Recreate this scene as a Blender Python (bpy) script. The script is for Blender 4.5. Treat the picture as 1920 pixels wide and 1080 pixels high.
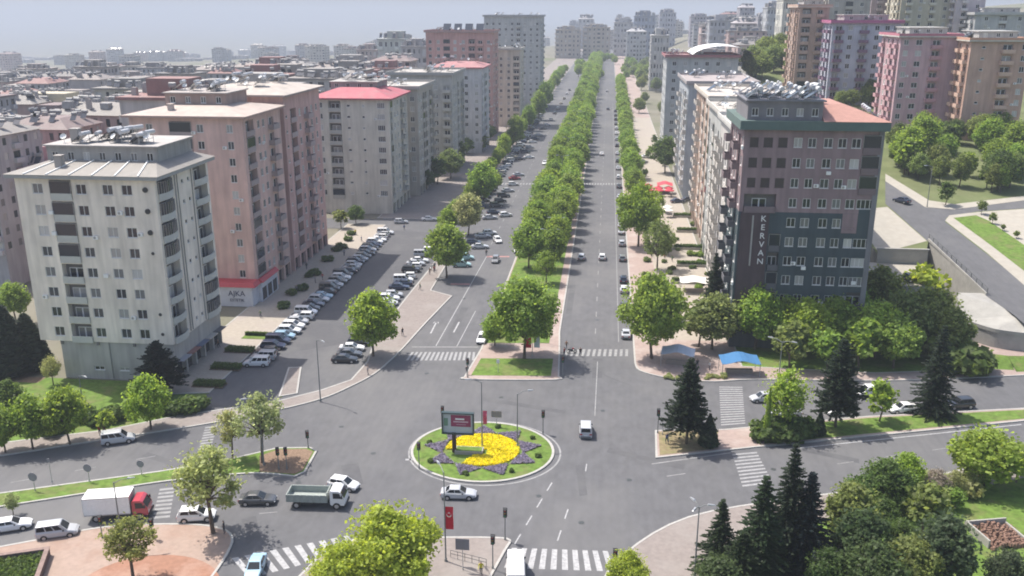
import bpy, math, random
import numpy as np
from mathutils import Vector, Matrix

for o in list(bpy.data.objects):
    bpy.data.objects.remove(o)
SC = bpy.context.scene
COL = SC.collection
RAD = math.radians
PI = math.pi

# ------------------------------------------------------------------ camera
F, CX, CY, HOR, CAMH = 1690.0, 960.0, 540.0, 20.0, 58.0      # photo pixels (1920 wide), metres
PITCH = math.atan((CY - HOR) / F)
YAW = math.atan((1145 - CX) * math.cos(PITCH) / F)
cam = bpy.data.cameras.new('camera')
cam.sensor_width = 36.0
cam.lens = 36.0 * F / 1920.0
cam.clip_start = 0.5
cam.clip_end = 30000.0
camo = bpy.data.objects.new('camera', cam)
COL.objects.link(camo)
camo.location = (0, 0, CAMH)
camo.rotation_euler = (PI / 2 - PITCH, 0, YAW)
SC.camera = camo

# ------------------------------------------------------------------ light
SUN_DIR = Vector((0.49, -0.22, -1.0)).normalized()           # the way the light travels
SUN_EL = math.asin(-SUN_DIR.z)
SUN_AZ = math.atan2(-SUN_DIR.x, -SUN_DIR.y)
world = bpy.data.worlds.new('World')
SC.world = world
world.use_nodes = True
wn = world.node_tree.nodes
wl = world.node_tree.links
wn.clear()
sky = wn.new('ShaderNodeTexSky')
sky.sky_type = 'NISHITA'
sky.sun_disc = False
sky.sun_elevation = SUN_EL
sky.sun_rotation = SUN_AZ
sky.altitude = 600
sky.air_density = 1.0
sky.dust_density = 5.0
sky.ozone_density = 0.6
bg = wn.new('ShaderNodeBackground')
bg.inputs['Strength'].default_value = 0.145
wo = wn.new('ShaderNodeOutputWorld')
wl.new(sky.outputs[0], bg.inputs['Color'])
wl.new(bg.outputs[0], wo.inputs['Surface'])
sun = bpy.data.lights.new('sun', 'SUN')
sun.energy = 4.0
sun.angle = RAD(0.53)
sun.color = (1.0, 0.945, 0.87)
suno = bpy.data.objects.new('sun', sun)
COL.objects.link(suno)
suno.rotation_euler = SUN_DIR.to_track_quat('-Z', 'Y').to_euler()
suno.location = (-60, 60, 150)
SC.view_settings.view_transform = 'Standard'
SC.view_settings.look = 'None'
SC.view_settings.gamma = 1.0
SC.view_settings.exposure = 0.80
SC.view_settings.use_curve_mapping = False
SC.render.engine = 'CYCLES'
SC.cycles.use_denoising = True
SC.cycles.max_bounces = 6
SC.cycles.volume_bounces = 1
SC.cycles.transparent_max_bounces = 8
SC.cycles.filter_width = 1.9

# ------------------------------------------------------------------ pixel -> place
_cy, _sy, _cp, _sp = math.cos(YAW), math.sin(YAW), math.cos(PITCH), math.sin(PITCH)
FW = Vector((-_sy * _cp, _cy * _cp, -_sp))
RT = Vector((_cy, _sy, 0))
UP = RT.cross(FW)

def ray(px, py):
    return FW + RT * ((px - CX) / F) - UP * ((py - CY) / F)

def G(px, py, z=0.0):
    d = ray(px, py)
    t = (z - CAMH) / d.z
    return Vector((d.x * t, d.y * t, z))

def GY(px, py, Y):
    d = ray(px, py)
    t = Y / d.y
    return Vector((d.x * t, Y, CAMH + d.z * t))

TA, TB = -12.7, 0.12                                           # hillside plane on the right: z = TA + TB * y
def GT(px, py):
    d = ray(px, py)
    t = (TA - CAMH) / (d.z - TB * d.y)
    return Vector((d.x * t, d.y * t, CAMH + d.z * t))

def proj(x, y, z):
    v = Vector((x, y, z - CAMH))
    w = v.dot(FW)
    return CX + F * v.dot(RT) / w, CY - F * v.dot(UP) / w, w

# ------------------------------------------------------------------ mesh helpers
class MB:
    def __init__(s):
        s.v = []; s.f = []; s.m = []
    def quad(s, a, b, c, d, m=0):
        i = len(s.v); s.v += [tuple(a), tuple(b), tuple(c), tuple(d)]
        s.f.append((i, i + 1, i + 2, i + 3)); s.m.append(m)
    def face(s, pts, m=0):
        i = len(s.v); s.v += [tuple(p) for p in pts]
        s.f.append(tuple(range(i, i + len(pts)))); s.m.append(m)
    def box(s, x0, y0, z0, x1, y1, z1, m=0, top=None, bottom=True):
        i = len(s.v)
        s.v += [(x0, y0, z0), (x1, y0, z0), (x1, y1, z0), (x0, y1, z0), (x0, y0, z1), (x1, y0, z1), (x1, y1, z1), (x0, y1, z1)]
        fs = [(0, 1, 5, 4), (1, 2, 6, 5), (2, 3, 7, 6), (3, 0, 4, 7), (4, 5, 6, 7)]
        ms = [m] * 4 + [m if top is None else top]
        if bottom:
            fs.append((3, 2, 1, 0)); ms.append(m)
        s.f += [tuple(i + k for k in f) for f in fs]; s.m += ms
    def frustum(s, b, t, m=0, cap=True, base=False):            # two rings of equal length
        n = len(b); i = len(s.v)
        s.v += [tuple(p) for p in b] + [tuple(p) for p in t]
        for k in range(n):
            j = (k + 1) % n
            s.f.append((i + k, i + j, i + n + j, i + n + k)); s.m.append(m)
        if cap:
            s.f.append(tuple(i + n + k for k in range(n))); s.m.append(m)
        if base:
            s.f.append(tuple(i + n - 1 - k for k in range(n))); s.m.append(m)
    def tube(s, p0, p1, r0, r1=None, n=6, m=0, cap=True):
        r1 = r0 if r1 is None else r1
        p0 = Vector(p0); p1 = Vector(p1)
        d = (p1 - p0).normalized()
        a = d.orthogonal().normalized(); b = d.cross(a)
        R0 = [p0 + (a * math.cos(2 * PI * k / n) + b * math.sin(2 * PI * k / n)) * r0 for k in range(n)]
        R1 = [p1 + (a * math.cos(2 * PI * k / n) + b * math.sin(2 * PI * k / n)) * r1 for k in range(n)]
        s.frustum(R0, R1, m, cap, cap)
    def mesh(s, name, mats):
        me = bpy.data.meshes.new(name)
        me.from_pydata(s.v, [], s.f)
        for x in mats:
            me.materials.append(x)
        if len(mats) > 1:
            me.polygons.foreach_set('material_index', s.m)
        me.update()
        return me

def add(name, me, parent=None, loc=(0, 0, 0), rz=0.0, sc=None, color=None):
    o = bpy.data.objects.new(name, me)
    COL.objects.link(o)
    if parent is not None:
        o.parent = parent
    o.location = loc
    if rz:
        o.rotation_euler = (0, 0, rz)
    if sc is not None:
        o.scale = sc if isinstance(sc, (tuple, list)) else (sc, sc, sc)
    if color is not None:
        o.color = (color[0], color[1], color[2], 1.0)
    return o

def tag(o, label, cat=None, group=None, kind=None):
    o['label'] = label
    if cat: o['category'] = cat
    if group: o['group'] = group
    if kind: o['kind'] = kind
    return o

def thing(name, label, cat, loc=(0, 0, 0), rz=0.0, group=None, sc=None):
    o = add(name, None, None, loc, rz, sc)
    return tag(o, label, cat, group)

def struct(name, me, label=None, kind='structure', loc=(0, 0, 0), color=None):
    o = add(name, me, None, loc, color=color)
    o['kind'] = kind
    if label: o['label'] = label
    return o

def copy_tree(src, parent=None, loc=None, rz=None, sc=None):
    c = src.copy(); COL.objects.link(c)
    c.parent = parent
    if loc is not None: c.location = loc
    if rz is not None: c.rotation_euler = (0, 0, rz)
    if sc is not None: c.scale = (sc, sc, sc)
    for ch in src.children:
        copy_tree(ch, c)
    return c

ORD = ['first', 'second', 'third', 'fourth', 'fifth', 'sixth', 'seventh', 'eighth', 'ninth', 'tenth', 'eleventh', 'twelfth', 'thirteenth',
       'fourteenth', 'fifteenth', 'sixteenth', 'seventeenth', 'eighteenth', 'nineteenth', 'twentieth', 'twenty-first', 'twenty-second',
       'twenty-third', 'twenty-fourth', 'twenty-fifth', 'twenty-sixth', 'twenty-seventh', 'twenty-eighth', 'twenty-ninth', 'thirtieth',
       'thirty-first', 'thirty-second', 'thirty-third', 'thirty-fourth', 'thirty-fifth', 'thirty-sixth', 'thirty-seventh', 'thirty-eighth']

# ------------------------------------------------------------------ materials
def srgb(r, g, b):
    return tuple(((c / 255.0 + 0.055) / 1.055) ** 2.4 if c / 255.0 > 0.04045 else c / 255.0 / 12.92 for c in (r, g, b))

def newmat(name):
    m = bpy.data.materials.new(name); m.use_nodes = True
    nt = m.node_tree
    return m, nt, nt.nodes['Principled BSDF']

def mat(name, base=(0.5, 0.5, 0.5), rough=0.7, noise=0.0, scale=1.0, detail=4, metal=0.0, objcol=False, stretch=None, coat=0.0,
        bump=0.0, spec=0.5, second=None, scale2=None, amt2=0.0, glob=False):
    m, nt, b = newmat(name)
    N, L = nt.nodes, nt.links
    b.inputs['Roughness'].default_value = rough
    b.inputs['Metallic'].default_value = metal
    b.inputs['Specular IOR Level'].default_value = spec
    b.inputs['Coat Weight'].default_value = coat
    b.inputs['Coat Roughness'].default_value = 0.08
    if objcol:
        oi = N.new('ShaderNodeObjectInfo'); colout = oi.outputs['Color']
    else:
        rgb = N.new('ShaderNodeRGB'); rgb.outputs[0].default_value = (*base, 1); colout = rgb.outputs[0]
    if noise or bump or second:
        tc = N.new('ShaderNodeTexCoord'); mp = N.new('ShaderNodeMapping')
        if glob:
            ge = N.new('ShaderNodeNewGeometry'); L.new(ge.outputs['Position'], mp.inputs['Vector'])
        else:
            L.new(tc.outputs['Object'], mp.inputs['Vector'])
        if stretch: mp.inputs['Scale'].default_value = stretch
        nz = N.new('ShaderNodeTexNoise'); nz.inputs['Scale'].default_value = scale; nz.inputs['Detail'].default_value = detail
        nz.inputs['Roughness'].default_value = 0.62
        L.new(mp.outputs[0], nz.inputs['Vector'])
    if noise:
        mr = N.new('ShaderNodeMapRange'); mr.inputs['From Min'].default_value = 0.3; mr.inputs['From Max'].default_value = 0.7
        mr.inputs['To Min'].default_value = 1 - noise; mr.inputs['To Max'].default_value = 1 + noise
        L.new(nz.outputs['Fac'], mr.inputs['Value'])
        mx = N.new('ShaderNodeMix'); mx.data_type = 'RGBA'; mx.blend_type = 'MULTIPLY'; mx.inputs['Factor'].default_value = 1
        L.new(colout, mx.inputs['A']); L.new(mr.outputs[0], mx.inputs['B']); colout = mx.outputs['Result']
    if second is not None:
        n2 = N.new('ShaderNodeTexNoise'); n2.inputs['Scale'].default_value = scale2 or scale * 0.2; n2.inputs['Detail'].default_value = 5
        n2.inputs['Roughness'].default_value = 0.65
        L.new(mp.outputs[0], n2.inputs['Vector'])
        r2 = N.new('ShaderNodeMapRange'); r2.inputs['From Min'].default_value = 0.48; r2.inputs['From Max'].default_value = 0.66
        r2.inputs['To Max'].default_value = amt2
        L.new(n2.outputs['Fac'], r2.inputs['Value'])
        mx2 = N.new('ShaderNodeMix'); mx2.data_type = 'RGBA'
        L.new(r2.outputs[0], mx2.inputs['Factor']); L.new(colout, mx2.inputs['A']); mx2.inputs['B'].default_value = (*second, 1)
        colout = mx2.outputs['Result']
    L.new(colout, b.inputs['Base Color'])
    if bump:
        bp = N.new('ShaderNodeBump'); bp.inputs['Strength'].default_value = bump; bp.inputs['Distance'].default_value = 0.05
        L.new(nz.outputs['Fac'], bp.inputs['Height']); L.new(bp.outputs[0], b.inputs['Normal'])
    return m

def wallmat(name, objcol=True, base=(0.5, 0.5, 0.5)):
    m, nt, b = newmat(name); N, L = nt.nodes, nt.links
    b.inputs['Roughness'].default_value = 0.85
    b.inputs['Specular IOR Level'].default_value = 0.25
    oi = N.new('ShaderNodeObjectInfo')
    tc = N.new('ShaderNodeTexCoord')
    def noise(scale, st, lo, hi, fmin=0.3, fmax=0.7):
        mp = N.new('ShaderNodeMapping'); mp.inputs['Scale'].default_value = st
        va = N.new('ShaderNodeVectorMath'); va.operation = 'ADD'
        L.new(tc.outputs['Object'], va.inputs[0]); L.new(oi.outputs['Location'], va.inputs[1])
        L.new(va.outputs[0], mp.inputs['Vector'])
        nz = N.new('ShaderNodeTexNoise'); nz.inputs['Scale'].default_value = scale; nz.inputs['Detail'].default_value = 5
        L.new(mp.outputs[0], nz.inputs['Vector'])
        mr = N.new('ShaderNodeMapRange'); mr.inputs['From Min'].default_value = fmin; mr.inputs['From Max'].default_value = fmax
        mr.inputs['To Min'].default_value = lo; mr.inputs['To Max'].default_value = hi
        L.new(nz.outputs['Fac'], mr.inputs['Value']); return mr.outputs[0]
    a = noise(0.35, (1, 1, 0.6), 0.84, 1.08)
    c = noise(1.3, (1, 1, 0.07), 0.82, 1.06)
    mu = N.new('ShaderNodeMath'); mu.operation = 'MULTIPLY'; L.new(a, mu.inputs[0]); L.new(c, mu.inputs[1])
    mx = N.new('ShaderNodeMix'); mx.data_type = 'RGBA'; mx.blend_type = 'MULTIPLY'; mx.inputs['Factor'].default_value = 1
    if objcol: L.new(oi.outputs['Color'], mx.inputs['A'])
    else: mx.inputs['A'].default_value = (*base, 1)
    L.new(mu.outputs[0], mx.inputs['B']); L.new(mx.outputs['Result'], b.inputs['Base Color'])
    return m

def glassmat(name, mode):
    m, nt, b = newmat(name); N, L = nt.nodes, nt.links
    b.inputs['Roughness'].default_value = 0.12
    cr = N.new('ShaderNodeValToRGB'); e = cr.color_ramp; e.interpolation = 'CONSTANT'
    e.elements[0].position = 0; e.elements[0].color = (0.018, 0.022, 0.028, 1)
    e.elements[1].position = 0.38; e.elements[1].color = (0.05, 0.055, 0.06, 1)
    for p, c in ((0.58, (0.16, 0.16, 0.16, 1)), (0.74, (0.34, 0.33, 0.31, 1)), (0.9, (0.46, 0.45, 0.43, 1))):
        k = e.elements.new(p); k.color = c
    if mode == 'obj':
        oi = N.new('ShaderNodeObjectInfo'); L.new(oi.outputs['Random'], cr.inputs['Fac'])
    elif mode == 'island':
        ge = N.new('ShaderNodeNewGeometry'); L.new(ge.outputs['Random Per Island'], cr.inputs['Fac'])
    L.new(cr.outputs[0], b.inputs['Base Color'])
    return m

def leafmat(name, sat=1.0):
    m, nt, b = newmat(name); N, L = nt.nodes, nt.links
    b.inputs['Roughness'].default_value = 0.55
    b.inputs['Specular IOR Level'].default_value = 0.25
    oi = N.new('ShaderNodeObjectInfo'); ge = N.new('ShaderNodeNewGeometry')
    mr = N.new('ShaderNodeMapRange'); mr.inputs['To Min'].default_value = 0.62; mr.inputs['To Max'].default_value = 1.38
    L.new(ge.outputs['Random Per Island'], mr.inputs['Value'])
    mx = N.new('ShaderNodeMix'); mx.data_type = 'RGBA'; mx.blend_type = 'MULTIPLY'; mx.inputs['Factor'].default_value = 1
    L.new(oi.outputs['Color'], mx.inputs['A']); L.new(mr.outputs[0], mx.inputs['B'])
    L.new(mx.outputs['Result'], b.inputs['Base Color'])
    tr = N.new('ShaderNodeBsdfTranslucent')
    hs = N.new('ShaderNodeHueSaturation'); hs.inputs['Hue'].default_value = 0.485; hs.inputs['Saturation'].default_value = 1.1
    hs.inputs['Value'].default_value = 1.9
    L.new(mx.outputs['Result'], hs.inputs['Color']); L.new(hs.outputs[0], tr.inputs['Color'])
    ms = N.new('ShaderNodeMixShader'); ms.inputs[0].default_value = 0.5
    L.new(b.outputs[0], ms.inputs[1]); L.new(tr.outputs[0], ms.inputs[2])
    L.new(ms.outputs[0], nt.nodes['Material Output'].inputs['Surface'])
    return m

M = {}
M['asphalt'] = mat('asphalt', (0.100, 0.100, 0.105), 0.88, 0.13, 0.7, 9, second=(0.138, 0.136, 0.135), scale2=0.035, amt2=0.8, spec=0.3, stretch=(1, .55, 1))
M['asphalt_dark'] = mat('asphalt_patch', (0.085, 0.085, 0.09), 0.9, 0.10, 1.2, 8, second=(0.12, 0.12, 0.12), scale2=0.12, amt2=0.6, spec=0.3)
M['paving'] = mat('paving', (0.21, 0.182, 0.167), 0.85, 0.13, 1.6, 6, second=(0.25, 0.228, 0.21), scale2=0.12, amt2=0.7, spec=0.3)
M['paving_pink'] = mat('paving_pink', (0.29, 0.225, 0.20), 0.85, 0.12, 1.6, 6, second=(0.38, 0.33, 0.30), scale2=0.15, amt2=0.7, spec=0.3)
M['paving_light'] = mat('paving_light', (0.31, 0.275, 0.23), 0.85, 0.12, 1.4, 6, second=(0.30, 0.26, 0.235), scale2=0.1, amt2=0.8, spec=0.3)
M['terracotta'] = mat('terracotta_paving', (0.265, 0.14, 0.095), 0.85, 0.14, 1.6, 6, second=(0.34, 0.22, 0.17), scale2=0.2, amt2=0.7, spec=0.3)
M['plaza'] = mat('plaza_paving', (0.295, 0.22, 0.18), 0.85, 0.12, 1.6, 6, second=(0.25, 0.165, 0.125), scale2=0.16, amt2=0.8, spec=0.3)
M['kerb'] = mat('kerb_stone', (0.34, 0.33, 0.31), 0.8, 0.12, 2.0)
M['concrete'] = mat('concrete', (0.31, 0.30, 0.275), 0.85, 0.10, 0.6, second=(0.23, 0.22, 0.205), scale2=0.25, amt2=0.6)
M['beige'] = mat('beige_concrete', (0.32, 0.295, 0.25), 0.85, 0.10, 0.6, second=(0.31, 0.29, 0.25), scale2=0.25, amt2=0.6)
M['grass'] = mat('grass', (0.10, 0.16, 0.032), 0.9, 0.38, 1.1, 9, second=(0.145, 0.15, 0.06), scale2=0.3, amt2=0.85, spec=0.15, bump=0.5)
M['grass_dry'] = mat('grass_dry', (0.21, 0.17, 0.10), 0.9, 0.25, 2.0, 8, second=(0.12, 0.14, 0.05), scale2=0.5, amt2=0.6, spec=0.15, bump=0.4)
M['soil'] = mat('soil', (0.17, 0.125, 0.085), 0.95, 0.3, 3.0, 8, spec=0.1, bump=0.5)
M['chips'] = mat('bark_chips', (0.20, 0.14, 0.10), 0.95, 0.4, 5.0, 8, spec=0.1, bump=0.8)
M['ground'] = mat('ground', (0.17, 0.16, 0.125), 0.95, 0.2, 0.03, 8, second=(0.10, 0.125, 0.05), scale2=0.008, amt2=0.7, spec=0.1, glob=True)
M['hill'] = mat('hillside', (0.13, 0.145, 0.07), 0.95, 0.2, 0.15, 8, second=(0.09, 0.125, 0.045), scale2=0.05, amt2=0.8, spec=0.1)
M['line'] = mat('road_paint', (0.33, 0.33, 0.335), 0.8, 0.22, 3.0, 8, second=(0.2, 0.2, 0.2), scale2=2.0, amt2=0.75)
M['line_mid'] = mat('thin_road_paint', (0.27, 0.27, 0.275), 0.8, 0.2, 3.0, 8, second=(0.17, 0.17, 0.17), scale2=2.0, amt2=0.7)
M['line_faint'] = mat('worn_road_paint', (0.25, 0.25, 0.25), 0.85, 0.2, 3.0, 8, second=(0.15, 0.15, 0.15), scale2=1.5, amt2=0.85)
M['line_red'] = mat('red_road_paint', (0.32, 0.16, 0.15), 0.85, 0.15, 3.0, 8, second=(0.15, 0.14, 0.14), scale2=1.5, amt2=0.7)
M['wall'] = wallmat('stucco')
M['wall_trim'] = mat('stucco_trim', rough=0.85, objcol=True, noise=0.08, scale=0.8)
M['frame'] = mat('window_frame', (0.62, 0.61, 0.59), 0.6)
M['glass'] = glassmat('window_glass', 'obj')
M['glass_i'] = glassmat('window_glass_far', 'island')
M['glass_dark'] = mat('tinted_glass', (0.022, 0.028, 0.036), 0.1)
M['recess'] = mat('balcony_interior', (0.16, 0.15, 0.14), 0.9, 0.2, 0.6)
M['rail'] = mat('railing', (0.30, 0.29, 0.27), 0.5)
M['roof'] = mat('roof_sheet', rough=0.75, objcol=True, noise=0.12, scale=0.5, second=(0.22, 0.2, 0.18), scale2=0.3, amt2=0.35)
M['frame_dark'] = mat('brown_frame', (0.05, 0.035, 0.035), 0.6)
M['glass_brown'] = mat('brown_shutter', (0.045, 0.032, 0.034), 0.4)
M['roof_pink'] = mat('roof_red_sheet', (0.42, 0.09, 0.11), 0.6, 0.14, 0.5)
M['metal'] = mat('galvanised', (0.42, 0.43, 0.44), 0.45, 0.08, 2.0, metal=0.6)
M['metal_dark'] = mat('dark_metal', (0.045, 0.05, 0.05), 0.5)
M['pole'] = mat('lamp_pole_paint', (0.19, 0.20, 0.20), 0.5, 0.1, 2.0, metal=0.2)
M['white'] = mat('white_paint', (0.72, 0.72, 0.70), 0.5, 0.06, 3.0)
M['tank'] = mat('tank_enamel', (0.46, 0.46, 0.46), 0.4, 0.1, 2.0)
M['tank_far'] = mat('weathered_tank', (0.27, 0.265, 0.26), 0.6, 0.2, 1.0)
M['panel'] = mat('solar_panel', (0.03, 0.038, 0.055), 0.18)
M['paint'] = mat('car_paint', rough=0.32, objcol=True, coat=0.8, spec=0.5)
M['tyre'] = mat('tyre', (0.02, 0.02, 0.02), 0.85)
M['rim'] = mat('rim', (0.5, 0.5, 0.52), 0.35, metal=0.8)
M['carglass'] = mat('car_glass', (0.015, 0.018, 0.022), 0.06)
M['lamp'] = mat('headlamp', (0.75, 0.76, 0.78), 0.15)
M['tail'] = mat('tail_lamp', (0.35, 0.015, 0.015), 0.25)
M['plate'] = mat('plate_white', (0.65, 0.65, 0.65), 0.5)
M['plastic'] = mat('black_plastic', (0.025, 0.025, 0.027), 0.6)
M['leaf'] = leafmat('leaves')
M['bark'] = mat('bark', (0.10, 0.075, 0.055), 0.9, 0.3, 3.0, stretch=(3, 3, 0.6), bump=0.4)
M['objflat'] = mat('painted', rough=0.6, objcol=True, noise=0.06, scale=2.0)
M['cloth'] = mat('cloth', rough=0.9, objcol=True, noise=0.06, scale=3.0)
M['skin'] = mat('skin', (0.45, 0.27, 0.19), 0.6)
M['hair'] = mat('hair', (0.02, 0.015, 0.012), 0.6)
M['trouser'] = mat('trousers', (0.035, 0.04, 0.06), 0.9)
M['red'] = mat('red_cloth', (0.50, 0.02, 0.035), 0.8, 0.06, 2.0)
M['blue_tarp'] = mat('blue_awning', (0.05, 0.20, 0.42), 0.6, 0.12, 1.5)
M['yellow_fl'] = leafmat('yellow_flowers')

def GG(px, py):
    """where the pixel's ray meets the open ground"""
    d = ray(px, py); t = 60.0
    while t < 6000:
        p = Vector((d.x * t, d.y * t, CAMH + d.z * t))
        if p.z < ground_h(p.x, p.y): return p
        t += 4
    return p

def lane_wear(m):
    nt = m.node_tree; N, L = nt.nodes, nt.links; b = N['Principled BSDF']
    src = b.inputs['Base Color'].links[0].from_socket
    ge = N.new('ShaderNodeNewGeometry'); mp = N.new('ShaderNodeMapping'); mp.inputs['Scale'].default_value = (1, .02, 1)
    L.new(ge.outputs['Position'], mp.inputs['Vector'])
    wv = N.new('ShaderNodeTexWave'); wv.inputs['Scale'].default_value = .29; wv.inputs['Distortion'].default_value = 5.0; wv.inputs['Detail'].default_value = 3; wv.inputs['Detail Scale'].default_value = .6
    L.new(mp.outputs[0], wv.inputs['Vector'])
    nz = N.new('ShaderNodeTexNoise'); nz.inputs['Scale'].default_value = .06; L.new(ge.outputs['Position'], nz.inputs['Vector'])
    mu = N.new('ShaderNodeMath'); mu.operation = 'MULTIPLY'; L.new(wv.outputs['Fac'], mu.inputs[0]); L.new(nz.outputs['Fac'], mu.inputs[1])
    mr = N.new('ShaderNodeMapRange'); mr.inputs['To Min'].default_value = 1.015; mr.inputs['To Max'].default_value = .955; L.new(mu.outputs[0], mr.inputs['Value'])
    mx = N.new('ShaderNodeMix'); mx.data_type = 'RGBA'; mx.blend_type = 'MULTIPLY'; mx.inputs['Factor'].default_value = 1
    L.new(src, mx.inputs['A']); L.new(mr.outputs[0], mx.inputs['B']); L.new(mx.outputs['Result'], b.inputs['Base Color'])
lane_wear(M['asphalt'])
# ================================================================== ground, roads, pavements
def sstep(a, b, x):
    t = min(1.0, max(0.0, (x - a) / (b - a)))
    return t * t * (3 - 2 * t)

def ground_h(x, y):
    h = -0.06
    if x < -92:
        h -= min(44.0, (-92 - x) * 0.045)
    h -= 85 * sstep(1300, 4200, y)
    if x > 40 and y > 330:
        h += (24 * sstep(40, 120, x) + min(60, max(0, x - 120) * 0.10)) * sstep(330, 430, y) * (1 - 0.8 * sstep(1300, 3000, y))
    return h

def build_ground():
    xs = [-14000, -9000, -6000, -4000, -2600, -1800, -1200, -800, -600, -450, -350, -280, -220, -180, -150, -125, -105, -92, -40, 24, 40, 60, 80, 100, 120, 160,
          220, 300, 420, 600, 900, 1400, 2200, 3500, 6000, 9000, 14000]
    ys = [-600, -100, 30, 100, 200, 330, 355, 380, 405, 430, 500, 600, 750, 900, 1100, 1300, 1600, 2000, 2500, 3000, 3600, 4200, 5500, 7500, 10000, 14000, 20000]
    mb = MB()
    mb.v = [(x, y, ground_h(x, y)) for y in ys for x in xs]
    n = len(xs)
    for j in range(len(ys) - 1):
        for i in range(n - 1):
            a = j * n + i
            mb.f.append((a, a + 1, a + n + 1, a + n)); mb.m.append(0)
    me = mb.mesh('ground', [M['ground']])
    return struct('ground', me, 'bare and grassy city ground falling away to a hazy plain')

build_ground()

def catmull(pts, n=6, closed=False):
    out = []
    P = [Vector((p[0], p[1], 0)) for p in pts]
    k = len(P)
    rng = range(k) if closed else range(k - 1)
    for i in rng:
        if closed:
            p0, p1, p2, p3 = P[(i - 1) % k], P[i], P[(i + 1) % k], P[(i + 2) % k]
        else:
            p0, p1, p2, p3 = P[max(i - 1, 0)], P[i], P[i + 1], P[min(i + 2, k - 1)]
        for s in range(n):
            t = s / n
            out.append(0.5 * ((2 * p1) + (p2 - p0) * t + (2 * p0 - 5 * p1 + 4 * p2 - p3) * t * t + (3 * p1 - p0 - 3 * p2 + p3) * t ** 3))
    if not closed:
        out.append(P[-1])
    return [(p.x, p.y) for p in out]

def area(p):
    return 0.5 * sum(p[i][0] * p[(i + 1) % len(p)][1] - p[(i + 1) % len(p)][0] * p[i][1] for i in range(len(p)))

def ccw(p):
    return list(p) if area(p) > 0 else list(reversed(p))

def inset(p, d):
    n = len(p); out = []
    for i in range(n):
        a = Vector(p[i - 1]); b = Vector(p[i]); c = Vector(p[(i + 1) % n])
        e1 = (b - a); e2 = (c - b)
        if e1.length < 1e-6 or e2.length < 1e-6:
            out.append(p[i]); continue
        e1.normalize(); e2.normalize()
        n1 = Vector((-e1.y, e1.x)); n2 = Vector((-e2.y, e2.x))
        m = n1 + n2
        if m.length < 1e-4: m = n1
        m.normalize()
        k = d / max(0.45, m.dot(n1))
        out.append((b.x + m.x * k, b.y + m.y * k))
    return out

def slab(name, pts, z0, z1, top, label, kerb=True, kind='structure', kw=0.28):
    p = ccw(pts)
    mb = MB()
    q = inset(p, kw) if kerb else p
    mb.face([(x, y, z1) for x, y in q], 0)
    if not kerb:
        n = len(p)
        for i in range(n):
            j = (i + 1) % n
            mb.quad((*p[i], z0), (*p[j], z0), (*p[j], z1), (*p[i], z1), 0)
    o = struct(name, mb.mesh(name, [top]), label, kind)
    if kerb:
        mk = MB(); n = len(p); zt = z1 + 0.025
        for i in range(n):
            j = (i + 1) % n
            mk.quad((*p[i], z0), (*p[j], z0), (*p[j], zt), (*p[i], zt))
            mk.quad((*p[i], zt), (*p[j], zt), (*q[j], zt), (*q[i], zt))
            mk.quad((*q[i], zt), (*q[j], zt), (*q[j], z1 - 0.02), (*q[i], z1 - 0.02))
        add('kerb', mk.mesh('kerb', [M['kerb']]), o)
    return o

def sheet(name, pts, z, m, label, kind='structure', parent=None):
    mb = MB(); p = ccw(pts)
    mb.face([(x, y, z) for x, y in p])
    me = mb.mesh(name, [m])
    if parent is not None:
        return add(name, me, parent)
    return struct(name, me, label, kind)

# one asphalt sheet: the junction, both cross streets, the boulevard and the parking strip beside it
road = sheet('road', [(-260, -60), (130, -60), (130, 165), (24, 152), (24, 1500), (-64, 1500), (-64, 127), (-260, 60)], 0.0, M['asphalt'],
             'grey asphalt of the boulevard, the junction and the cross streets')
sheet('parking_strip', [(-61, 141), (-41.2, 153), (-40.9, 236), (-61, 238)], 0.005, M['asphalt_dark'], 'darker asphalt of the parking strip beside the shops')
sheet('road_patch', [(-30.5, 184), (-23, 184.6), (-23, 214), (-30, 212)], 0.005, M['asphalt'], 'patched asphalt on the near carriageway')

OUT = catmull([(-260, 18), (-100, 94.0), (-80.5, 102.8), (-73.3, 106.6), (-58.9, 114.0), (-49.9, 119.7), (-43.2, 125.3), (-39.7, 130.9), (-37.2, 136.6), (-35.7, 144.3), (-35.0, 150.0)], 4)
slab('pavement', OUT + [(-33.7, 162.9), (-31.6, 180.2), (-36.8, 183.7), (-37.1, 203), (-36.6, 236), (-40.6, 236), (-40.4, 202.6), (-41.2, 177.5), (-41.5, 153), (-40.0, 141.6),
     (-40.6, 133.5), (-44.1, 129.0), (-49.2, 124.4), (-52.4, 122.6), (-62.9, 117.2), (-70.5, 111.8), (-83.1, 106.4), (-102, 98), (-260, 24)],
     0, 0.13, M['paving'], 'pale pavement curving from the side street round to the boulevard')
slab('pavement', [(-52.6, 137.6), (-50.4, 138.0), (-47.4, 127.2), (-50.0, 125.6)], 0, 0.13, M['paving'], 'small paved strip at the mouth of the parking area')
# shop-side plaza
slab('pavement', [(-71.5, 124.0), (-61.4, 126.0), (-61.4, 244), (-72.5, 244)], 0, 0.12, M['paving_light'], 'broad shop front pavement along the apartment blocks')
sheet('side_street', [(-110, 238.5), (-36.3, 238.5), (-36.3, 251), (-110, 251)], 0.009, M['asphalt'], 'narrow side street between the rows of blocks')
slab('pavement', [(-66, 252), (-40.5, 252), (-40.5, 1500), (-66, 1500)], 0, 0.12, M['paving'], 'long tree lined pavement on the far part of the boulevard')
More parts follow.
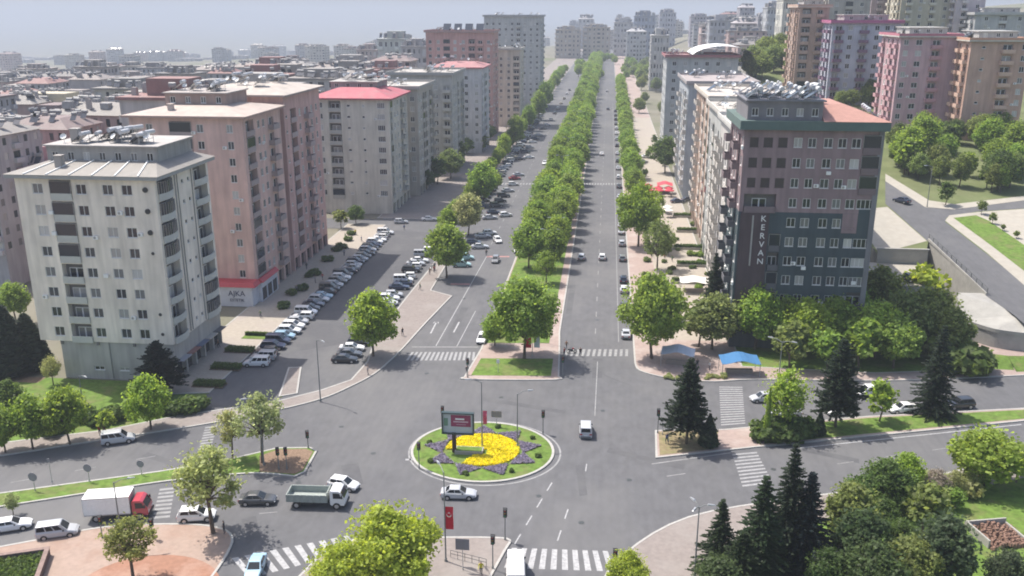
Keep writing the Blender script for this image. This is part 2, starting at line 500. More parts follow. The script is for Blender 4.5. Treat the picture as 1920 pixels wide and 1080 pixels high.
# yard round the cream tower
sheet('yard', [(-130, 76), (-102, 98), (-83.1, 106.4), (-70.5, 111.8), (-62.9, 117.2), (-61.5, 126), (-71, 129.3), (-150, 129.3)], 0.03, M['grass'], 'grass verge in front of the cream tower')
sheet('yard', [(-150, 123.5), (-91, 123.5), (-86, 114.5), (-97, 109.5), (-150, 104)], 0.045, M['beige'], 'pale dusty yard at the foot of the cream tower')
sheet('yard', [(-150, 129.3), (-91, 129.3), (-91, 127), (-150, 127)], 0.041, M['soil'], 'dark soil strip beside the yard')

# boulevard median
med = slab('median', catmull([(-22.3, 136.6), (-21.6, 135.6), (-7.3, 136.9), (-6.6, 138.5)], 3) + [(-7.1, 150.4), (-7.6, 160), (-7.9, 1500), (-21.4, 1500), (-21.4, 160), (-21.3, 150)],
           0, 0.13, M['paving_pink'], 'long central median of the boulevard')
sheet('grass', [(-21.2, 137.3), (-8.0, 138.4), (-8.1, 146.2), (-20.6, 145.0)], 0.16, M['grass'], None, parent=med)
sheet('grass', [(-20.9, 152.6), (-9.3, 153.8), (-9.7, 1500), (-20.9, 1500)], 0.16, M['grass'], None, parent=med)

# roundabout
def ell(cx, cy, rx, ry, n=40, a0=0):
    return [(cx + rx * math.cos(a0 + 2 * PI * k / n), cy + ry * math.sin(a0 + 2 * PI * k / n)) for k in range(n)]
RB = (-15.7, 111.1)
rb = slab('roundabout', ell(*RB, 9.9, 8.9, 56), 0, 0.16, M['grass'], 'round grass traffic island with a yellow flower sun', kw=0.35)

# left cross street median
slab('median', catmull([(-260, 2), (-100, 77.5), (-72.1, 90.3), (-55.8, 98.0), (-47, 101.0), (-42.9, 101.6), (-39.0, 101.2)], 3) +
     [(-38.0, 102.6), (-38.3, 108.6), (-39.6, 109.5), (-44.1, 108.9), (-50.0, 104.6), (-57.1, 100.9), (-74.2, 93.5), (-100, 81.2), (-260, 6)],
     0, 0.14, M['grass'], 'narrow grass median of the side street beside the trucks')
sheet('planting_bed', [(-45.6, 106.2), (-44.0, 102.0), (-39.2, 101.9), (-38.5, 102.9), (-38.8, 108.2), (-40.0, 108.9), (-43.8, 108.3)], 0.165, M['chips'], 'bark covered bed at the tip of the side street median')
# right cross street median
slab('median', [(8.2, 119.8), (7.9, 111.3), (22.1, 116.0), (41.0, 121.8), (62.6, 128.6), (130, 149), (130, 154), (64.6, 133.4), (40, 127.9), (23.9, 123.0), (18.3, 121.2)],
     0, 0.14, M['paving_pink'], 'median of the right hand street with crossing refuge')
sheet('grass_verge', [(8.7, 119.3), (8.5, 112.1), (16.0, 114.7), (17.3, 120.5)], 0.165, M['grass_dry'], 'dry grass patch under the lone pine at the crossing')
sheet('grass_verge', [(23.2, 117.0), (41.0, 122.6), (62.6, 129.3), (130, 149.8), (130, 153.3), (64.6, 132.7), (40, 127.2), (24.3, 122.5)], 0.165, M['grass'], 'mown grass strip along the right hand street median')

# right side of the boulevard
slab('pavement', [(5.9, 1500), (5.9, 153.9)] + catmull([(5.9, 146.0), (6.8, 142.2), (11.9, 139.4), (18.7, 138.9), (25.8, 140.5), (46.6, 142.2), (70.1, 146.9), (130, 160)], 4) +
     [(130, 163.5), (70, 150.2), (46, 145.6), (24.2, 146.2), (24.2, 1500)], 0, 0.13, M['paving_pink'], 'sunlit pink pavement and forecourts on the right of the boulevard')
sheet('park_lawn', [(24.2, 146.2), (46, 145.6), (61.5, 148.3), (61.5, 172), (24.2, 172)], 0.10, M['grass'], 'shaded lawn under the trees beside the dark green block')

sheet('forecourt', [(12.0, 158), (24.0, 158), (24.0, 520), (12.0, 520)], 0.136, M['paving_light'], 'sunlit beige forecourts in front of the right hand row')
# near right park
slab('pavement', catmull([(0.5, 60), (0.6, 80), (3.3, 88.2), (11.1, 96.8), (24.0, 102.4), (35.9, 106.6), (58.2, 117.6), (100, 140), (140, 160)], 4) + [(140, -50), (0.5, -50)],
     0, 0.13, M['paving'], 'pale pavement at the near right corner of the junction')
sheet('park_lawn', [(15.5, -40), (17.0, 84), (23.5, 96.5), (36, 101.6), (58.6, 112.4), (100, 134.5), (139, 150), (139, -40)], 0.17, M['grass'], 'green lawn of the small park near the conifers')

# near left plaza
PL = catmull([(-260, -12), (-100, 66.3), (-66.3, 82.6), (-57.9, 87.2), (-50.5, 88.8), (-44.6, 88.9), (-41.4, 87.0), (-40.5, 82.5), (-40.6, 76)], 4) + [(-41, -50), (-260, -50)]
slab('plaza', PL, 0, 0.13, M['plaza'], 'terracotta toned paved corner plaza')
sheet('plaza_circle', ell(-46.5, 76.5, 7.6, 6.2, 36), 0.136, M['terracotta'], 'darker brick circle in the plaza paving')
# near middle island
slab('pavement', catmull([(-30.5, 84.0), (-27.3, 88.0), (-22, 88.9), (-16.8, 89.5), (-11.5, 90.0), (-9.5, 89.6), (-9.9, 87.2), (-11.2, 80.0), (-12.0, 70)], 3) + [(-12.5, -50), (-35, -50), (-34, 70)],
     0, 0.13, M['paving'], 'pale corner pavement below the roundabout')

# ------------------------------------------------------------------ road markings
ZEB = {}
def zebra(a, b, c, d, n, label, m='line', z=0.009, fill=0.52):
    a, b, c, d = (Vector(p) for p in (a, b, c, d))
    o = add('zebra_crossing', None)
    o['kind'] = 'structure'; o['label'] = label
    for i in range(n):
        t0 = (i + (1 - fill) / 2) / n; t1 = (i + (1 + fill) / 2) / n
        mb = MB()
        p = [a.lerp(b, t0), a.lerp(b, t1), d.lerp(c, t1), d.lerp(c, t0)]
        pp = ccw([tuple(q) for q in p])
        mb.quad(*[(x, y, z) for x, y in pp])
        add('stripe', mb.mesh('stripe', [M[m]]), o)
    return o
zebra((-33.5, 147.1), (-21.9, 148.3), (-21.5, 144.4), (-33.7, 143.0), 15, 'zebra crossing on the left carriageway at the median tip', 'line_mid')
zebra((-6.2, 151.3), (5.2, 152.5), (5.1, 149.1), (-6.5, 147.9), 12, 'worn zebra crossing on the right carriageway', 'line_faint')
zebra((-40.2, 82.8), (-28.0, 88.9), (-26.4, 86.0), (-36.8, 79.4), 10, 'slanted zebra crossing by the terracotta plaza')
zebra((-9.5, 88.2), (1.8, 88.7), (2.6, 84.9), (-10.0, 84.3), 10, 'broad zebra crossing in front of the minibus')
zebra((17.9, 122.4), (19.3, 137.4), (23.0, 137.6), (21.5, 123.4), 17, 'zebra crossing over the far lane of the right hand street', 'line_mid', fill=.42)
zebra((18.4, 114.0), (18.6, 104.6), (22.6, 106.0), (21.8, 115.0), 10, 'zebra crossing over the near lane of the right hand street', 'line_mid', fill=.45)
q = [G(p[0], p[1]).xy for p in ((285, 975), (300, 915), (328, 912), (318, 972))]
zebra(q[0], q[1], q[2], q[3], 8, 'faded zebra crossing just ahead of the box truck', 'line_faint')
q = [G(p[0], p[1]).xy for p in ((372, 845), (385, 800), (408, 797), (395, 842))]
zebra(q[0], q[1], q[2], q[3], 9, 'faded zebra crossing on the side street behind the pale tree', 'line_faint')
zebra((-36.3, 312), (-21.6, 313.5), (-21.6, 310.5), (-36.3, 309), 14, 'far zebra crossing on the left carriageway', 'line_faint')
zebra((-7.8, 315), (5.6, 316), (5.6, 313), (-7.8, 312), 14, 'far zebra crossing on the right carriageway', 'line_faint')

LN = add('lane_lines', None); LN['kind'] = 'structure'; LN['label'] = 'painted lane and stop lines of the carriageways'
def line(p, q, w=0.16, m='line', z=0.013):
    p = Vector(p[:2]); q = Vector(q[:2]); d = (q - p).normalized(); n = Vector((-d.y, d.x)) * w / 2
    mb = MB()
    pp = ccw([tuple(p - n), tuple(q - n), tuple(q + n), tuple(p + n)])
    mb.quad(*[(x, y, z) for x, y in pp])
    add('lane_line', mb.mesh('lane_line', [M[m]]), LN)
def dashes(p, q, seg, gap, w=0.14, m='line'):
    p = Vector(p[:2]); q = Vector(q[:2]); L = (q - p).length; d = (q - p) / L; t = 0
    while t < L:
        line(p + d * t, p + d * min(L, t + seg), w, m); t += seg + gap
line((-33.8, 149.6), (-21.9, 150.8), 0.35, 'line_faint')
line((-29.6, 150.6), (-28.6, 214), 0.16)
line((-25.8, 150.8), (-25.3, 171), 0.14)
line((-31.8, 157), (-31.9, 163), 0.3); line((-27.6, 158), (-27.5, 164), 0.3)
for k in range(3): line((-32.4 + 0.5 * k, 163.5 - abs(k - 1) * 0.8), (-31.9 + 0.3 * k - 0.3, 163.6), 0.18)
dashes((-29, 225), (-29.2, 700), 3, 6, 0.16, 'line_faint')
line((-0.5, 124), (-0.4, 146), 0.14, 'line_faint')
dashes((-1, 160), (-1.2, 700), 3, 7, 0.14, 'line_faint')
line((3.3, 156), (3.2, 600), 0.12, 'line_faint')
dashes(G(1100, 870), G(1095, 905), 2, 3.5); 
dashes(G(1035, 905), G(965, 1020), 2.2, 2.0, 0.16)
dashes(G(1065, 955), G(1040, 1030), 2.2, 2.6, 0.16)
line(G(1250, 893), G(1285, 888), 0.16, 'line_faint')
line(G(1222, 870), G(1370, 849), 0.2, 'line_faint')
line(G(1500, 840), G(1915, 796), 0.22, 'line')
dashes(G(1570, 870), G(1900, 822), 2.5, 5, 0.12, 'line_faint')
line(G(760, 862), G(782, 861), 0.45, 'line')
line((-28.6, 213), (-23.0, 213.6), 1.1, 'line_red'); line((-33.5, 189), (-29.2, 189.4), 1.1, 'line_red')
dashes(G(20, 905), G(330, 848), 2.5, 5, 0.12, 'line_faint')
dashes(G(240, 985), G(520, 960), 2.5, 5, 0.12, 'line_faint')
# yellowish paint ring outside the island
mb = MB(); A = ell(RB[0] + 0.3, RB[1] - 0.1, 10.55, 9.45, 56); B = ell(RB[0] + 0.3, RB[1] - 0.1, 10.3, 9.2, 56)
for i in range(56):
    j = (i + 1) % 56
    mb.quad((*B[i], 0.013), (*A[i], 0.013), (*A[j], 0.013), (*B[j], 0.013))
add('lane_line', mb.mesh('lane_ring', [M['line_faint']]), LN)
# curved skid mark on the right approach
sk = catmull([tuple(G(*p).xy) for p in ((1092, 668), (1103, 685), (1130, 702), (1180, 722))], 6)
for i in range(len(sk) - 1):
    line(sk[i], sk[i + 1], 0.22, 'asphalt_dark', 0.011)

# manhole covers and tar patches
mb = MB(); mb.tube((0, 0, 0), (0, 0, .012), .36, n=16); MH = mb.mesh('manhole_cover', [M['metal_dark']])
PR = random.Random(61)
for i, (px_, py_) in enumerate(((800, 700), (940, 745), (1130, 770), (560, 905), (700, 850), (1180, 900), (1010, 930), (1120, 600), (870, 560), (1450, 880), (430, 905), (1090, 980), (640, 800), (1110, 440))):
    p = G(px_, py_)
    o_ = add('manhole_cover', MH, None, (p.x, p.y, .004)); o_['kind'] = 'structure'; o_['label'] = 'dark round manhole cover set in the asphalt'
for i, (px_, py_, w, l, a) in enumerate(((1120, 690, 1.6, 9, 0), (980, 760, 1.2, 14, 1.3), (660, 890, 2.2, 6, .4), (1210, 860, 1.3, 11, 1.2), (860, 600, 1.4, 16, 0), (1070, 560, 1.2, 20, 0), (330, 870, 1.1, 12, 1.2), (1540, 850, 1.3, 10, 1.2), (1090, 900, 1.0, 8, .1), (470, 990, 1.6, 5, .5))):
    p = G(px_, py_); c, s_ = math.cos(a), math.sin(a)
    P4 = [(p.x + c * u - s_ * v, p.y + s_ * u + c * v) for u, v in ((-w / 2, -l / 2), (w / 2, -l / 2 + .2), (w / 2 + .1, l / 2), (-w / 2, l / 2 - .1))]
    sheet('tar_patch', P4, .006, M['asphalt_dark'], 'darker repaired patch in the asphalt')

# ------------------------------------------------------------------ hillside on the right
def planez(y): return TA + TB * y
def tpoly(name, pts, lift, m, label, parent=None):
    p = ccw(pts); mb = MB()
    mb.face([(x, y, planez(y) + lift) for x, y in p])
    me = mb.mesh(name, [m])
    if parent is not None: return add(name, me, parent)
    return struct(name, me, label)
HB = ccw([(56.5, 187.5), (66.5, 188.5), (69.3, 196.0), (71.0, 168.0), (74.2, 160.0), (79, 150), (140, 140), (330, 140), (330, 420), (56.5, 420)])
mb = MB()
mb.face([(x, y, planez(y)) for x, y in HB], 0)
for i in range(len(HB)):
    a, b = HB[i], HB[(i + 1) % len(HB)]
    mb.quad((*a, -1), (*b, -1), (*b, planez(b[1])), (*a, planez(a[1])), 1)
hill = struct('hillside', mb.mesh('hillside', [M['hill'], M['concrete']]), 'terraced hillside behind the dark green block')
def gt(*ps): return [tuple(GT(*p).xy) for p in ps]
tpoly('beige_apron', [(57, 188)] + gt((1738, 452), (1664, 388)) + [(57, 215)], 0.02, M['beige'], 'pale concrete apron above the retaining wall')
tpoly('upper_road', gt((1852, 557), (1738, 451), (1660, 382), (1660, 338), (1740, 388), (1790, 392), (1915, 372), (1935, 372), (1935, 390), (1830, 397), (1775, 408), (1772, 416), (1850, 476), (1935, 545), (1935, 620), (1900, 590)),
      0.03, M['asphalt'], 'grey uphill road climbing past the retaining wall')
tpoly('upper_pavement', gt((1772, 414), (1780, 404), (1832, 398), (1935, 391), (1935, 548), (1850, 474)), 0.05, M['beige'], 'pale pavement beside the uphill road')
tpoly('upper_lawn', gt((1788, 409), (1830, 404), (1855, 415), (1935, 470), (1935, 520), (1860, 462)), 0.08, M['grass'], 'bright green lawn wedge beside the uphill road')
tpoly('upper_pavement', gt((1660, 340), (1735, 389), (1790, 393), (1935, 374), (1935, 366), (1790, 383), (1742, 376), (1660, 326)), 0.06, M['beige'], 'sunlit pavement on the far side of the uphill road')
# curved terrace and its wall
W = [G(1793, 618, 1.5), G(1812, 634, 1.5), G(1850, 648, 1.5), G(1885, 655, 1.5), G(1960, 664, 1.5)]
Wl = catmull([(w.x, w.y) for w in W], 5)
rim = list(reversed(Wl))
Tin = [(66.0, 168.8), (70.7, 169.0), (74.2, 160.0), (79, 150.5)]
mb = MB()
zz = [4.3] * len(Wl)
mb.face([(x, y, 4.3) for x, y in Wl] + [(x, y, planez(y) - 0.02) for x, y in reversed(Tin)], 0)
for i in range(len(Wl) - 1):
    a, b = Wl[i], Wl[i + 1]
    mb.quad((*a, 0), (*b, 0), (*b, 4.35), (*a, 4.35), 1)
mb.quad((*Tin[0], 0), (*Wl[0], 0), (*Wl[0], 4.45), (*Tin[0], 7.2), 1)
tr = struct('terrace', mb.mesh('terrace', [M['concrete'], M['concrete']]), 'curved pale concrete terrace below the uphill road')
mb = MB()
for i in range(len(Wl) - 1):
    a, b = Vector(Wl[i]), Vector(Wl[i + 1]); d = (b - a).normalized(); n = Vector((-d.y, d.x)) * 0.16
    mb.frustum([(*(a - n), 4.3), (*(b - n), 4.3), (*(b + n), 4.3), (*(a + n), 4.3)], [(*(a - n), 4.95), (*(b - n), 4.95), (*(b + n), 4.95), (*(a + n), 4.95)])
add('parapet', mb.mesh('parapet', [M['concrete']]), tr)
pk = [G(1780, 622, 1.5), G(1800, 642, 1.5), G(1850, 662, 1.5), G(1890, 667, 1.5), G(1960, 668, 1.5)]
mb = MB()
mb.face([(w.x, w.y, 1.5) for w in pk] + [(x, y, 1.5) for x, y in rim], 0)
struct('curved_path', mb.mesh('curved_path', [M['paving_pink']]), 'pinkish path curving below the terrace wall')
mb = MB()
for i in range(len(pk) - 1):
    a, b = pk[i], pk[i + 1]
    mb.quad((a.x, a.y - 4.0, 0.1), (b.x, b.y - 3.2, 0.1), (b.x, b.y, 1.495), (a.x, a.y, 1.495), 0)
mb.quad((pk[0].x - 5, pk[0].y + 4, 0.1), (pk[0].x, pk[0].y - 4, 0.1), (pk[0].x, pk[0].y, 1.495), (pk[0].x + 1, pk[0].y + 8, 1.495), 0)
struct('grass_bank', mb.mesh('grass_bank', [M['grass']]), 'green bank rising from the street to the curved path')
# raised court behind the dark green block
mb = MB(); cp = ccw([(46.6, 173.5), (57.5, 171.0), (62.5, 170.5), (66.5, 186.0), (56.5, 187.4), (46.6, 187.4)])
mb.face([(x, y, 8.0) for x, y in cp], 0)
for i in range(len(cp)):
    a, b = cp[i], cp[(i + 1) % len(cp)]
    mb.quad((*a, 0), (*b, 0), (*b, 8.0), (*a, 8.0), 1)
struct('raised_court', mb.mesh('raised_court', [M['beige'], M['concrete']]), 'raised pale parking court behind the dark green block')
# retaining wall with railing
rwall = thing('retaining_wall', 'tall pale retaining wall with guard rail below the uphill road', 'wall')
a, b = Vector((66.6, 188.3)), Vector((69.4, 196.2)); c = Vector((71.1, 167.9))
mb = MB()
for p, q_ in ((b, c),):
    d = (q_ - p).normalized(); n = Vector((-d.y, d.x)) * 0.2
    if n.x > 0: n = -n
    mb.frustum([(*p, 0), (*q_, 0), (*(q_ + n), 0), (*(p + n), 0)], [(*p, planez(p.y) + .5), (*q_, planez(q_.y) + .5), (*(q_ + n), planez(q_.y) + .5), (*(p + n), planez(p.y) + .5)])
add('wall_face', mb.mesh('wall_face', [M['concrete']]), rwall)
mb = MB()
d = (c - b); L = d.length
for k in range(13):
    p = b + d * (k / 12)
    mb.tube((p.x, p.y, planez(p.y) + 0.4), (p.x, p.y, planez(p.y) + 1.45), 0.06, n=5)
for h in (1.0, 1.42):
    mb.tube((b.x, b.y, planez(b.y) + h), (c.x, c.y, planez(c.y) + h), 0.055, n=5)
add('guard_rail', mb.mesh('guard_rail', [M['metal_dark']]), rwall)
bw = thing('retaining_wall', 'beige retaining wall at the back of the raised court', 'wall')
mb = MB(); mb.box(56.4, 187.0, 7.9, 66.4, 187.35, 11.0)
add('wall_face', mb.mesh('wall_face', [M['beige']]), bw)
mb = MB(); mb.box(56.2, 186.85, 11.0, 66.6, 187.5, 11.2)
add('coping', mb.mesh('coping', [M['concrete']]), bw)
# ================================================================== buildings
_WC = {}
def window_mesh(w, h, near, mull=1, dark=False):
    k = ('w', round(w, 2), round(h, 2), near, mull, dark)
    if k in _WC: return _WC[k]
    mb = MB(); t = 0.09; y0, y1 = 0.07, 0.15
    mb.box(-w / 2, y0, 0, w / 2, y1, t); mb.box(-w / 2, y0, h - t, w / 2, y1, h)
    mb.box(-w / 2, y0, t, -w / 2 + t, y1, h - t); mb.box(w / 2 - t, y0, t, w / 2, y1, h - t)
    for i in range(mull):
        x = -w / 2 + w * (i + 1) / (mull + 1)
        mb.box(x - t / 2, y0 + 0.005, t, x + t / 2, y1, h - t)
    mb.box(-w / 2 - 0.06, -0.06, -0.07, w / 2 + 0.06, 0.14, -0.002)
    if near:
        fr = mb.mesh('window', [M['frame_dark' if dark else 'frame']])
        pb = MB(); pb.quad((-w / 2 + t, 0.125, t), (w / 2 - t, 0.125, t), (w / 2 - t, 0.125, h - t), (-w / 2 + t, 0.125, h - t))
        _WC[k] = (fr, pb.mesh('pane', [M['glass_brown' if dark else 'glass']]))
    else:
        mb.quad((-w / 2 + t, 0.125, t), (w / 2 - t, 0.125, t), (w / 2 - t, 0.125, h - t), (-w / 2 + t, 0.125, h - t), 1)
        _WC[k] = (mb.mesh('window', [M['frame'], M['glass']]), None)
    return _WC[k]

def balcony_mesh(w, proj_, h, curved=False, glazed=0.0):
    k = ('b', round(w, 2), round(proj_, 2), round(h, 2), curved, glazed)
    if k in _WC: return _WC[k]
    sl = MB(); pa = MB(); gl = MB()
    n = 8 if curved else 1
    if curved:
        pts = [(-w / 2 + w * i / n, -proj_ * (0.35 + 0.65 * math.sin(PI * i / n))) for i in range(n + 1)]
    else:
        pts = [(-w / 2, -proj_), (w / 2, -proj_)]
    ring = [(-w / 2, 0.3)] + pts + [(w / 2, 0.3)]
    rr = ccw(ring)
    sl.frustum([(x, y, -0.16) for x, y in rr], [(x, y, 0.02) for x, y in rr], 0, True, True)
    path = [(-w / 2, 0.0)] + pts + [(w / 2, 0.0)]
    for i in range(len(path) - 1):
        a = Vector(path[i]); b = Vector(path[i + 1]); d = (b - a)
        if d.length < 1e-4: continue
        d.normalize(); nn = Vector((-d.y, d.x)) * 0.09
        pa.frustum([(*a, 0.0), (*b, 0.0), (*(b + nn), 0.0), (*(a + nn), 0.0)], [(*a, h), (*b, h), (*(b + nn), h), (*(a + nn), h)])
        if glazed:
            gl.quad((*(a + nn * .5), h), (*(b + nn * .5), h), (*(b + nn * .5), h + glazed), (*(a + nn * .5), h + glazed), 0)
            gl.tube((*(a + nn * .4), h), (*(a + nn * .4), h + glazed), 0.05, n=4, m=1)
    if glazed:
        gl.tube((*path[1], h + glazed), (*path[-2], h + glazed), 0.05, n=4, m=1)
    _WC[k] = (sl.mesh('balcony', [M['wall_trim']]), pa.mesh('parapet', [M['wall_trim']]), gl.mesh('glazing', [M['glass_dark'], M['rail']]) if glazed else None)
    return _WC[k]

_AC = []
def ac_mesh():
    if not _AC:
        mb = MB(); mb.box(0, -.3, 0, .8, .0, .58, 0); mb.tube((.3, -.305, .29), (.3, -.31, .29), .22, n=10, m=1)
        _AC.append(mb.mesh('air_conditioner', [M['white'], M['rail']]))
    return _AC[0]
_DOOR = {}
def door_mesh(w, h):
    k = (round(w, 2), round(h, 2))
    if k not in _DOOR:
        mb = MB()
        mb.box(-w / 2, -0.06, 0, w / 2, 0.0, h, 0)
        for s in (-1, 1):
            mb.quad((s * w / 4 - w / 5, -0.065, 0.12), (s * w / 4 + w / 5, -0.065, 0.12), (s * w / 4 + w / 5, -0.065, h - 0.12), (s * w / 4 - w / 5, -0.065, h - 0.12), 1)
        _DOOR[k] = mb.mesh('balcony_door', [M['frame'], M['glass']])
    return _DOOR[k]

def facade(mb, ox, oy, rz, W, z0, z1, ops, m=0, mrec=1):
    c, s = math.cos(rz), math.sin(rz)
    def T(u, d, z): return (ox + c * u - s * d, oy + s * u + c * d, z)
    us = sorted({0.0, W, *[min(max(o[0], 0), W) for o in ops], *[min(max(o[1], 0), W) for o in ops]})
    zs = sorted({z0, z1, *[o[2] for o in ops], *[o[3] for o in ops]})
    us = [u for i, u in enumerate(us) if i == 0 or u - us[i - 1] > 1e-5]
    zs = [u for i, u in enumerate(zs) if i == 0 or u - zs[i - 1] > 1e-5]
    for i in range(len(us) - 1):
        uc = (us[i] + us[i + 1]) / 2
        run = None
        col = [o for o in ops if o[0] < uc < o[1]]
        for j in range(len(zs) - 1):
            zc = (zs[j] + zs[j + 1]) / 2
            hole = any(o[2] < zc < o[3] for o in col)
            if hole:
                if run is not None:
                    mb.quad(T(us[i], 0, run), T(us[i + 1], 0, run), T(us[i + 1], 0, zs[j]), T(us[i], 0, zs[j]), m); run = None
            elif run is None:
                run = zs[j]
        if run is not None:
            mb.quad(T(us[i], 0, run), T(us[i + 1], 0, run), T(us[i + 1], 0, z1), T(us[i], 0, z1), m)
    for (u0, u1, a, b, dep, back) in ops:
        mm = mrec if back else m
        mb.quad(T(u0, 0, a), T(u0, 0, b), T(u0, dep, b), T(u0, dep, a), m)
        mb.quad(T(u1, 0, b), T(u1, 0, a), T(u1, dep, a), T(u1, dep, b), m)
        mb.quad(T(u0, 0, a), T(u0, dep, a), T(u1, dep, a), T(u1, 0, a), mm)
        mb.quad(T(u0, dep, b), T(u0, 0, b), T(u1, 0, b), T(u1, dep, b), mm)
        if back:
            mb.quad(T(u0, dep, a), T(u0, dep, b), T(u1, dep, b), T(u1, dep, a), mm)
    return T

FACES = {'S': lambda W, D: (0, 0, 0.0, W), 'E': lambda W, D: (W, 0, PI / 2, D), 'W': lambda W, D: (0, D, -PI / 2, D), 'N': lambda W, D: (W, D, PI, W)}

def dress(root, name, W, D, z0, z1, fh, nf, faces, color, near, trim=None, wallname='wall', extra_ops=None, glass_mode=None):
    """Walls with real openings for one storey stack plus window / balcony parts."""
    mb = MB(); rng = random.Random(hash(name) % 9999 if False else len(name) * 7 + int(W * 10))
    for f in 'SEWN':
        ox, oy, rz, FWid = FACES[f](W, D)
        ops = []; items = []
        for col in faces.get(f, []):
            u, w, kind = col[:3]; rows = col[3] if len(col) > 3 else (0, nf)
            for r in range(rows[0], min(rows[1], nf)):
                zb = z0 + r * fh
                if kind in 'wk':
                    ops.append((u - w / 2, u + w / 2, zb + 0.85, zb + 0.85 + 1.6, 0.16, False)); items.append((kind, u, w, zb + 0.85, 1.6))
                elif kind == 's':
                    ops.append((u - w / 2, u + w / 2, zb + 1.2, zb + 1.9, 0.16, False)); items.append(('w1', u, w, zb + 1.2, 0.7))
                elif kind in 'lLgG':
                    if kind == 'l' and rng.random() < .28: kind_ = 'g'
                    else: kind_ = kind
                    ops.append((u - w / 2, u + w / 2, zb + 0.03, zb + fh - 0.32, 1.15, True)); items.append((kind_, u, w, zb, fh))
                elif kind in 'pc':
                    ops.append((u - w / 2 + .5, u + w / 2 - .5, zb + 0.03, zb + 2.35, 0.5, True)); items.append((kind, u, w, zb, fh))
        if extra_ops and f in extra_ops: ops += extra_ops[f]
        facade(mb, ox, oy, rz, FWid, z0, z1, ops)
        c, s = math.cos(rz), math.sin(rz)
        def put(nm, me, u, d, z, par=root, col=None):
            return add(nm, me, par, (ox + c * u - s * d, oy + s * u + c * d, z), rz, color=col)
        for it in items:
            k, u, w, z, h = it
            if k in ('w', 'w1', 'k'):
                fr, pane = window_mesh(w, h, near, 1 if k != 'w1' and w < 2.2 else (3 if w >= 2.2 else 0), k == 'k')
                o = put('window', fr, u, 0, z)
                if pane: add('pane', pane, o)
                if k == 'w' and rng.random() < .13: put('air_conditioner', ac_mesh(), u + rng.choice((-w / 2 - 1.0, w / 2 + .15)), -.02, z - rng.uniform(-.3, .5))
            else:
                tc_ = trim or color
                pj = {'l': 0.22, 'L': 0.6, 'g': 0.15, 'G': 0.6, 'p': 1.25, 'c': 1.3}[k]
                gl = {'l': 0, 'L': 0, 'g': fh - 1.4, 'G': fh - 1.5, 'p': 0, 'c': 0}[k]
                sl, pa, g = balcony_mesh(w, pj, 0.95, k in 'cG' or k == 'L', gl)
                b_ = put('balcony', sl, u, 0, z, col=tc_)
                add('parapet', pa, b_, color=tc_)
                if g: add('glazing', g, b_)
                if k in 'lL':
                    put('balcony_door', door_mesh(min(w - .4, 2.4), 2.1), u, 1.13, z + 0.05)
                elif k in 'pc':
                    put('balcony_door', door_mesh(w - 1.05, 2.2), u, 0.48, z + 0.05)
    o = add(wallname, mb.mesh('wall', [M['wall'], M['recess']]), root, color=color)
    return o

def roof_hip(root, W, D, z, over, rise, run, color, fascia, name='roof'):
    mb = MB()
    o = over
    mb.box(-o, -o, z, W + o, D + o, z + 0.35, 0)
    r = min(run, W / 2 + o - .2, D / 2 + o - .2)
    mb.frustum([(-o - .12, -o - .12, z + .36), (W + o + .12, -o - .12, z + .36), (W + o + .12, D + o + .12, z + .36), (-o - .12, D + o + .12, z + .36)],
               [(r - o, r - o, z + .36 + rise), (W + o - r, r - o, z + .36 + rise), (W + o - r, D + o - r, z + .36 + rise), (r - o, D + o - r, z + .36 + rise)], 1, True, True)
    ro = add(name, mb.mesh('roof', [M['wall_trim'], M['roof']]), root, color=color)
    fb = MB()
    for (x0, y0, x1, y1) in ((-o, -o - .14, W + o, -o - .125), (W + o + .125, -o, W + o + .14, D + o), (-o - .14, -o, -o - .125, D + o)):
        fb.box(x0, y0, z - .05, x1, y1, z + .34)
    add('fascia', fb.mesh('fascia', [M['wall_trim']]), ro, color=fascia)
    return ro

def box_part(root, name, x0, y0, z0, x1, y1, z1, m, color=None):
    mb = MB(); mb.box(x0, y0, z0, x1, y1, z1)
    return add(name, mb.mesh(name, [m]), root, color=color)

def penthouse(root, W, D, x0, y0, x1, y1, z, h, color, roofcol, win=5):
    p = add('penthouse', None, root)
    mb = MB(); ops = []
    Wd = x1 - x0
    for i in range(win):
        u = Wd * (i + .5) / win
        ops.append((u - .55, u + .55, z + .7, z + .7 + min(1.3, h - 1.0), .16, False))
    facade(mb, x0, y0, 0, Wd, z, z + h, ops)
    facade(mb, x1, y0, PI / 2, y1 - y0, z, z + h, [])
    facade(mb, x1, y1, PI, Wd, z, z + h, [])
    facade(mb, x0, y1, -PI / 2, y1 - y0, z, z + h, [])
    add('wall', mb.mesh('wall', [M['wall'], M['recess']]), p, color=color)
    for o_ in ops:
        fr, pane = window_mesh(1.1, o_[3] - o_[2], False)
        add('window', fr, p, (x0 + (o_[0] + o_[1]) / 2, y0, o_[2]))
    mb = MB(); mb.box(x0 - .4, y0 - .4, z + h, x1 + .4, y1 + .4, z + h + .22)
    add('roof', mb.mesh('roof', [M['roof']]), p, color=roofcol)
    return p

